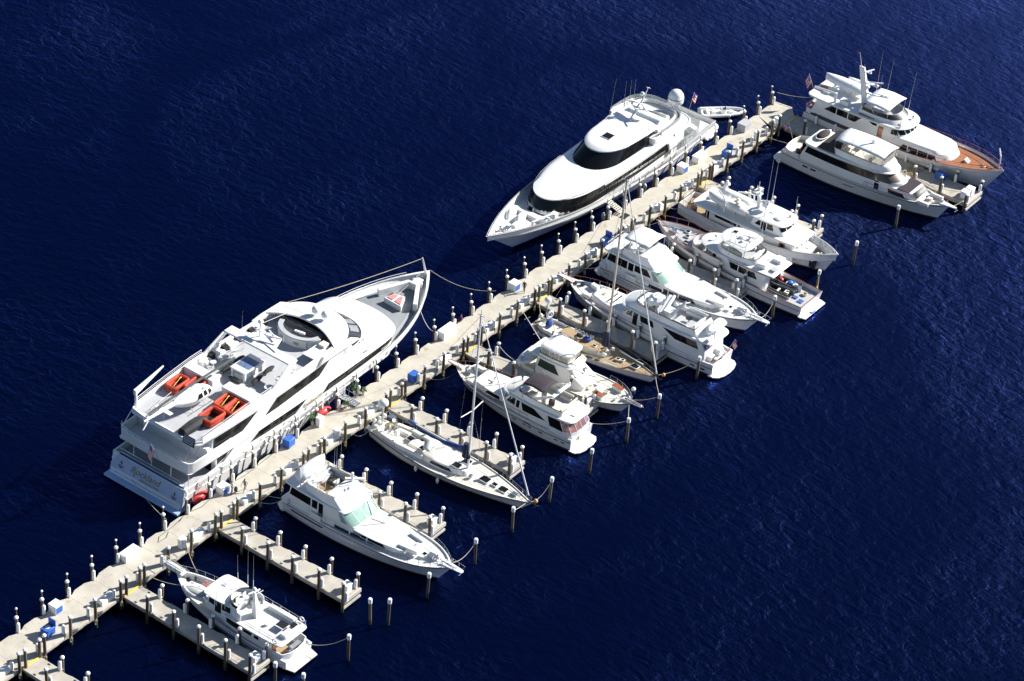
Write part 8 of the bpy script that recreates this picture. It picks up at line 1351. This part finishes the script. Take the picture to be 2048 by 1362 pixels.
    obj('pulpit', WHITE, R, lambda b: (b.prism([(17.4, -.45), (20.2, -.4), (20.4, 0), (20.2, .4), (17.4, .45)], 2.95, 3.1), [b.tube([(17.6, y, 3.25), (20.1, y, 3.3)], .09, 6) for y in (-.3, -.05, .22)]), bev=.0); obj('anchor', CHROME, R, lambda b: (b.tube([(19.0, 0, 3.25), (20.6, 0, 2.9)], .08, 5), b.tube([(20.3, -.3, 2.7), (20.5, .3, 2.7)], .06, 5)))
    rail(R, H.bow_path(11.5, .08, .0, 12, 18.2)[:-12] + [], .7, 1.1, CHROME, .022) if False else None
    rail(R, list(H.path(11.5, 18.2, .08, 0, -1)) + [(20.2, -.4, 3.1)], .75, 1.1, CHROME, .022); rail(R, [(20.3, -.4, 3.1), (20.4, 0, 3.1), (20.3, .4, 3.1), (18.3, .5, 3.0)], .75, .7, CHROME, .022)
yacht_h()
# ================================================================== mooring lines
def line(a, b, label, sag=0.4, m=None, r=0.035): rope('mooring_line', (a, b), r, m or ROPE, label, sag)
for a, b, lab, sg in [
    ((4.1, 7.4, 4.8), (9.2, .4, 2.2), 'long cream line from the bow of the helicopter yacht to the pier', 1.0),
    ((-2.5, 3.6, 3.6), (-3.5, .5, 2.4), 'pale line from the bow shoulder of the helicopter yacht to a far edge pile', .7),
    ((-11.5, 1.4, 2.8), (-10.9, .4, 2.6), 'short dark line from the helicopter yacht side to a pile', .1),
    ((-48.4, 10.0, .9), (-52.2, .7, 1.9), 'line from the stern of the helicopter yacht to the pier', .5),
    ((-57.9, -8.0, 2.9), (-57.6, -4.4, 2.9), 'line from the small trawler bow straight to its pile', .1), ((-57.2, -8.6, 2.6), (-54.4, -4.3, 2.5), 'curved line from the small trawler bow to the pier', .5),
    ((-59.9, -8.6, 2.5), (-61.2, -4.4, 2.6), 'line from the left bow of the small trawler to a pier pile', .3), ((-57.1, -24.3, 1.4), (-55.0, -28.2, 3.2), 'drooping line from the small trawler stern to its outer pile', .6),
    ((-40.6, -6.6, 1.9), (-42.2, -4.4, 2.5), 'taut line from the stern of the lower flush deck cruiser', .15), ((-38.8, -6.2, 1.4), (-42.6, -4.3, 1.6), 'slack hose like line from the lower flush deck cruiser stern', 1.0),
    ((-37.6, -28.8, 2.9), (-33.4, -28.8, 3.1), 'sagging line from the lower flush deck cruiser bow to the right pile', .7), ((-22.0, -28.3, 1.8), (-18.7, -28.7, 3.1), 'sagging line from the silver masted sloop bow to the right pile', .7),
    ((-22.5, -27.9, 1.7), (-25.9, -28.6, 3.1), 'short line from the silver masted sloop bow to the left pile', .1), ((-22.8, -5.2, 1.4), (-25.6, -4.4, 1.6), 'pale slack line behind the stern of the silver masted sloop', .9),
    ((-5.2, -24.8, 1.9), (-3.3, -28.8, 3.2), 'line from the brown bimini yacht stern to its right pile', .3), ((-8.3, -6.9, 2.5), (-11.6, -4.4, 2.2), 'dark slack line from the brown bimini yacht bow', .8),
    ((1.3, -26.0, 2.3), (-3.1, -28.8, 3.2), 'line from the curtained cruiser bow to the pile left of it', .3), ((1.6, -26.4, 2.4), (3.3, -28.9, 3.2), 'line from the curtained cruiser bow to the pile right of it', .2),
    ((-.9, -10.4, 1.8), (-.6, -7.3, 2.7), 'white line from the curtained cruiser stern to a finger pile', .3), ((8.6, -25.0, 1.5), (3.4, -29.0, 3.2), 'line from the tan masted sloop bow down to the lower pile', .3),
    ((8.9, -25.2, 1.6), (13.2, -28.2, 3.1), 'line from the tan masted sloop bow to the right hand pile', .4), ((8.6, -7.4, 1.5), (12.0, -4.4, 2.2), 'line from the tan masted sloop stern to the pier', .3),
    ((26.6, -28.6, 2.8), (31.1, -28.2, 3.1), 'curved line from the upper flush deck yacht bow to its pile', 1.0), ((23.9, -6.2, 1.9), (21.0, -4.4, 2.2), 'white line from the upper flush deck yacht stern to the pier', .35),
    ((38.4, -30.4, 2.0), (40.2, -29.4, 3.2), 'line from the two dinghy yacht transom to its pile', .5), ((36.0, -6.6, 3.0), (34.6, -4.0, 1.6), 'white line from the two dinghy yacht bow to the pier', .1),
    ((44.0, -6.0, 1.7), (41.6, -4.4, 1.9), 'slack white line from the radar mast trawler stern', .5), ((44.6, -5.3, 2.2), (46.0, -4.3, 2.2), 'short line from the radar mast trawler stern to the pier', .1),
    ((79.6, -34.8, 3.0), (75.9, -34.3, 2.5), 'line from the red teak yacht bow to the far finger end', .1), ((66.9, -8.4, 2.3), (66.4, -4.4, 2.2), 'line from the dark banded cruiser stern to the pier', .1),
    ((67.6, -33.6, 2.7), (71.6, -34.2, 2.3), 'slack line from the dark banded cruiser bow to the finger end', .6), ((79.0, -4.4, 3.1), (77.6, .5, 2.6), 'long line from the red teak yacht stern to the pier end pile', .2)]:
    line(a, b, lab, sg, ROPED if 'dark' in lab and 'line' in lab.split('dark')[1][:12] else ROPEW if 'white' in lab[:6] or 'pale' in lab[:5] else ROPE)
# coiled lines hanging on the near pier piles
for i, x in enumerate(NEARX):
    if x in FPILE and i % 3: continue
    o = obj('rope_coil', ROPE, None, lambda b: (b.tube([(x - .22 + .14 * math.cos(a * .8), -4.66 - .02 * (a % 3), 1.0 + .3 * math.sin(a * .8)) for a in range(24)], .035, 4), b.tube([(x - .1, -4.64, 1.4), (x + .1, -4.64, .9), (x + .12, -4.62, .3)], .03, 4)))
    tag(o, f'coiled rope hanging on the {ordn(i + 1)} near edge pile from lower left', 'rope', 'coiled ropes hanging on the near pier piles')

# ================================================================== one mesh per piece for repeated small parts
SPLIT = ('horn', 'foredeck_gear', 'cleat', 'boat_deck_lounge', 'stern_post', 'roof_side_wall', 'seat_locker', 'bulwark_rib', 'aft_side_wing', 'side_frame', 'rib', 'hardtop_post', 'canopy_frame', 'foredeck_locker', 'dorade_vent', 'stern_fenders', 'transom_door', 'awning_post', 'side_wing', 'cockpit_chairs', 'dark_seat_back', 'deck_box', 'toe_rail', 'bow_bench', 'mast_winch', 'cockpit_side_glass', 'open_hatch_door', 'cockpit_frame', 'radar_arch_side', 'blue_mat', 'platform_ladder', 'spinnaker_pole', 'stacked_table')
def split_islands(o):
    me = o.data; par = list(range(len(me.vertices)))
    def find(i):
        while par[i] != i: par[i] = par[par[i]]; i = par[i]
        return i
    for e in me.edges:
        a, b = find(e.vertices[0]), find(e.vertices[1])
        if a != b: par[a] = b
    groups = {}
    for p in me.polygons: groups.setdefault(find(p.vertices[0]), []).append(p)
    if len(groups) < 2: return
    for k, ps in enumerate(groups.values()):
        ids = sorted({v for p in ps for v in p.vertices}); mp_ = {v: i for i, v in enumerate(ids)}
        m2 = bpy.data.meshes.new(me.name); m2.from_pydata([me.vertices[v].co[:] for v in ids], [], [tuple(mp_[v] for v in p.vertices) for p in ps])
        for mt in me.materials: m2.materials.append(mt)
        m2.polygons.foreach_set('use_smooth', [ps[0].use_smooth] * len(m2.polygons))
        if ps[0].use_smooth: m2.set_sharp_from_angle(angle=R_(32))
        if k == 0: o.data = m2; base = o
        else: c = o.copy(); c.data = m2; COL.objects.link(c)
for o in list(COL.objects):
    if o.type == 'MESH' and o.parent and o.name.split('.')[0] in SPLIT: split_islands(o)
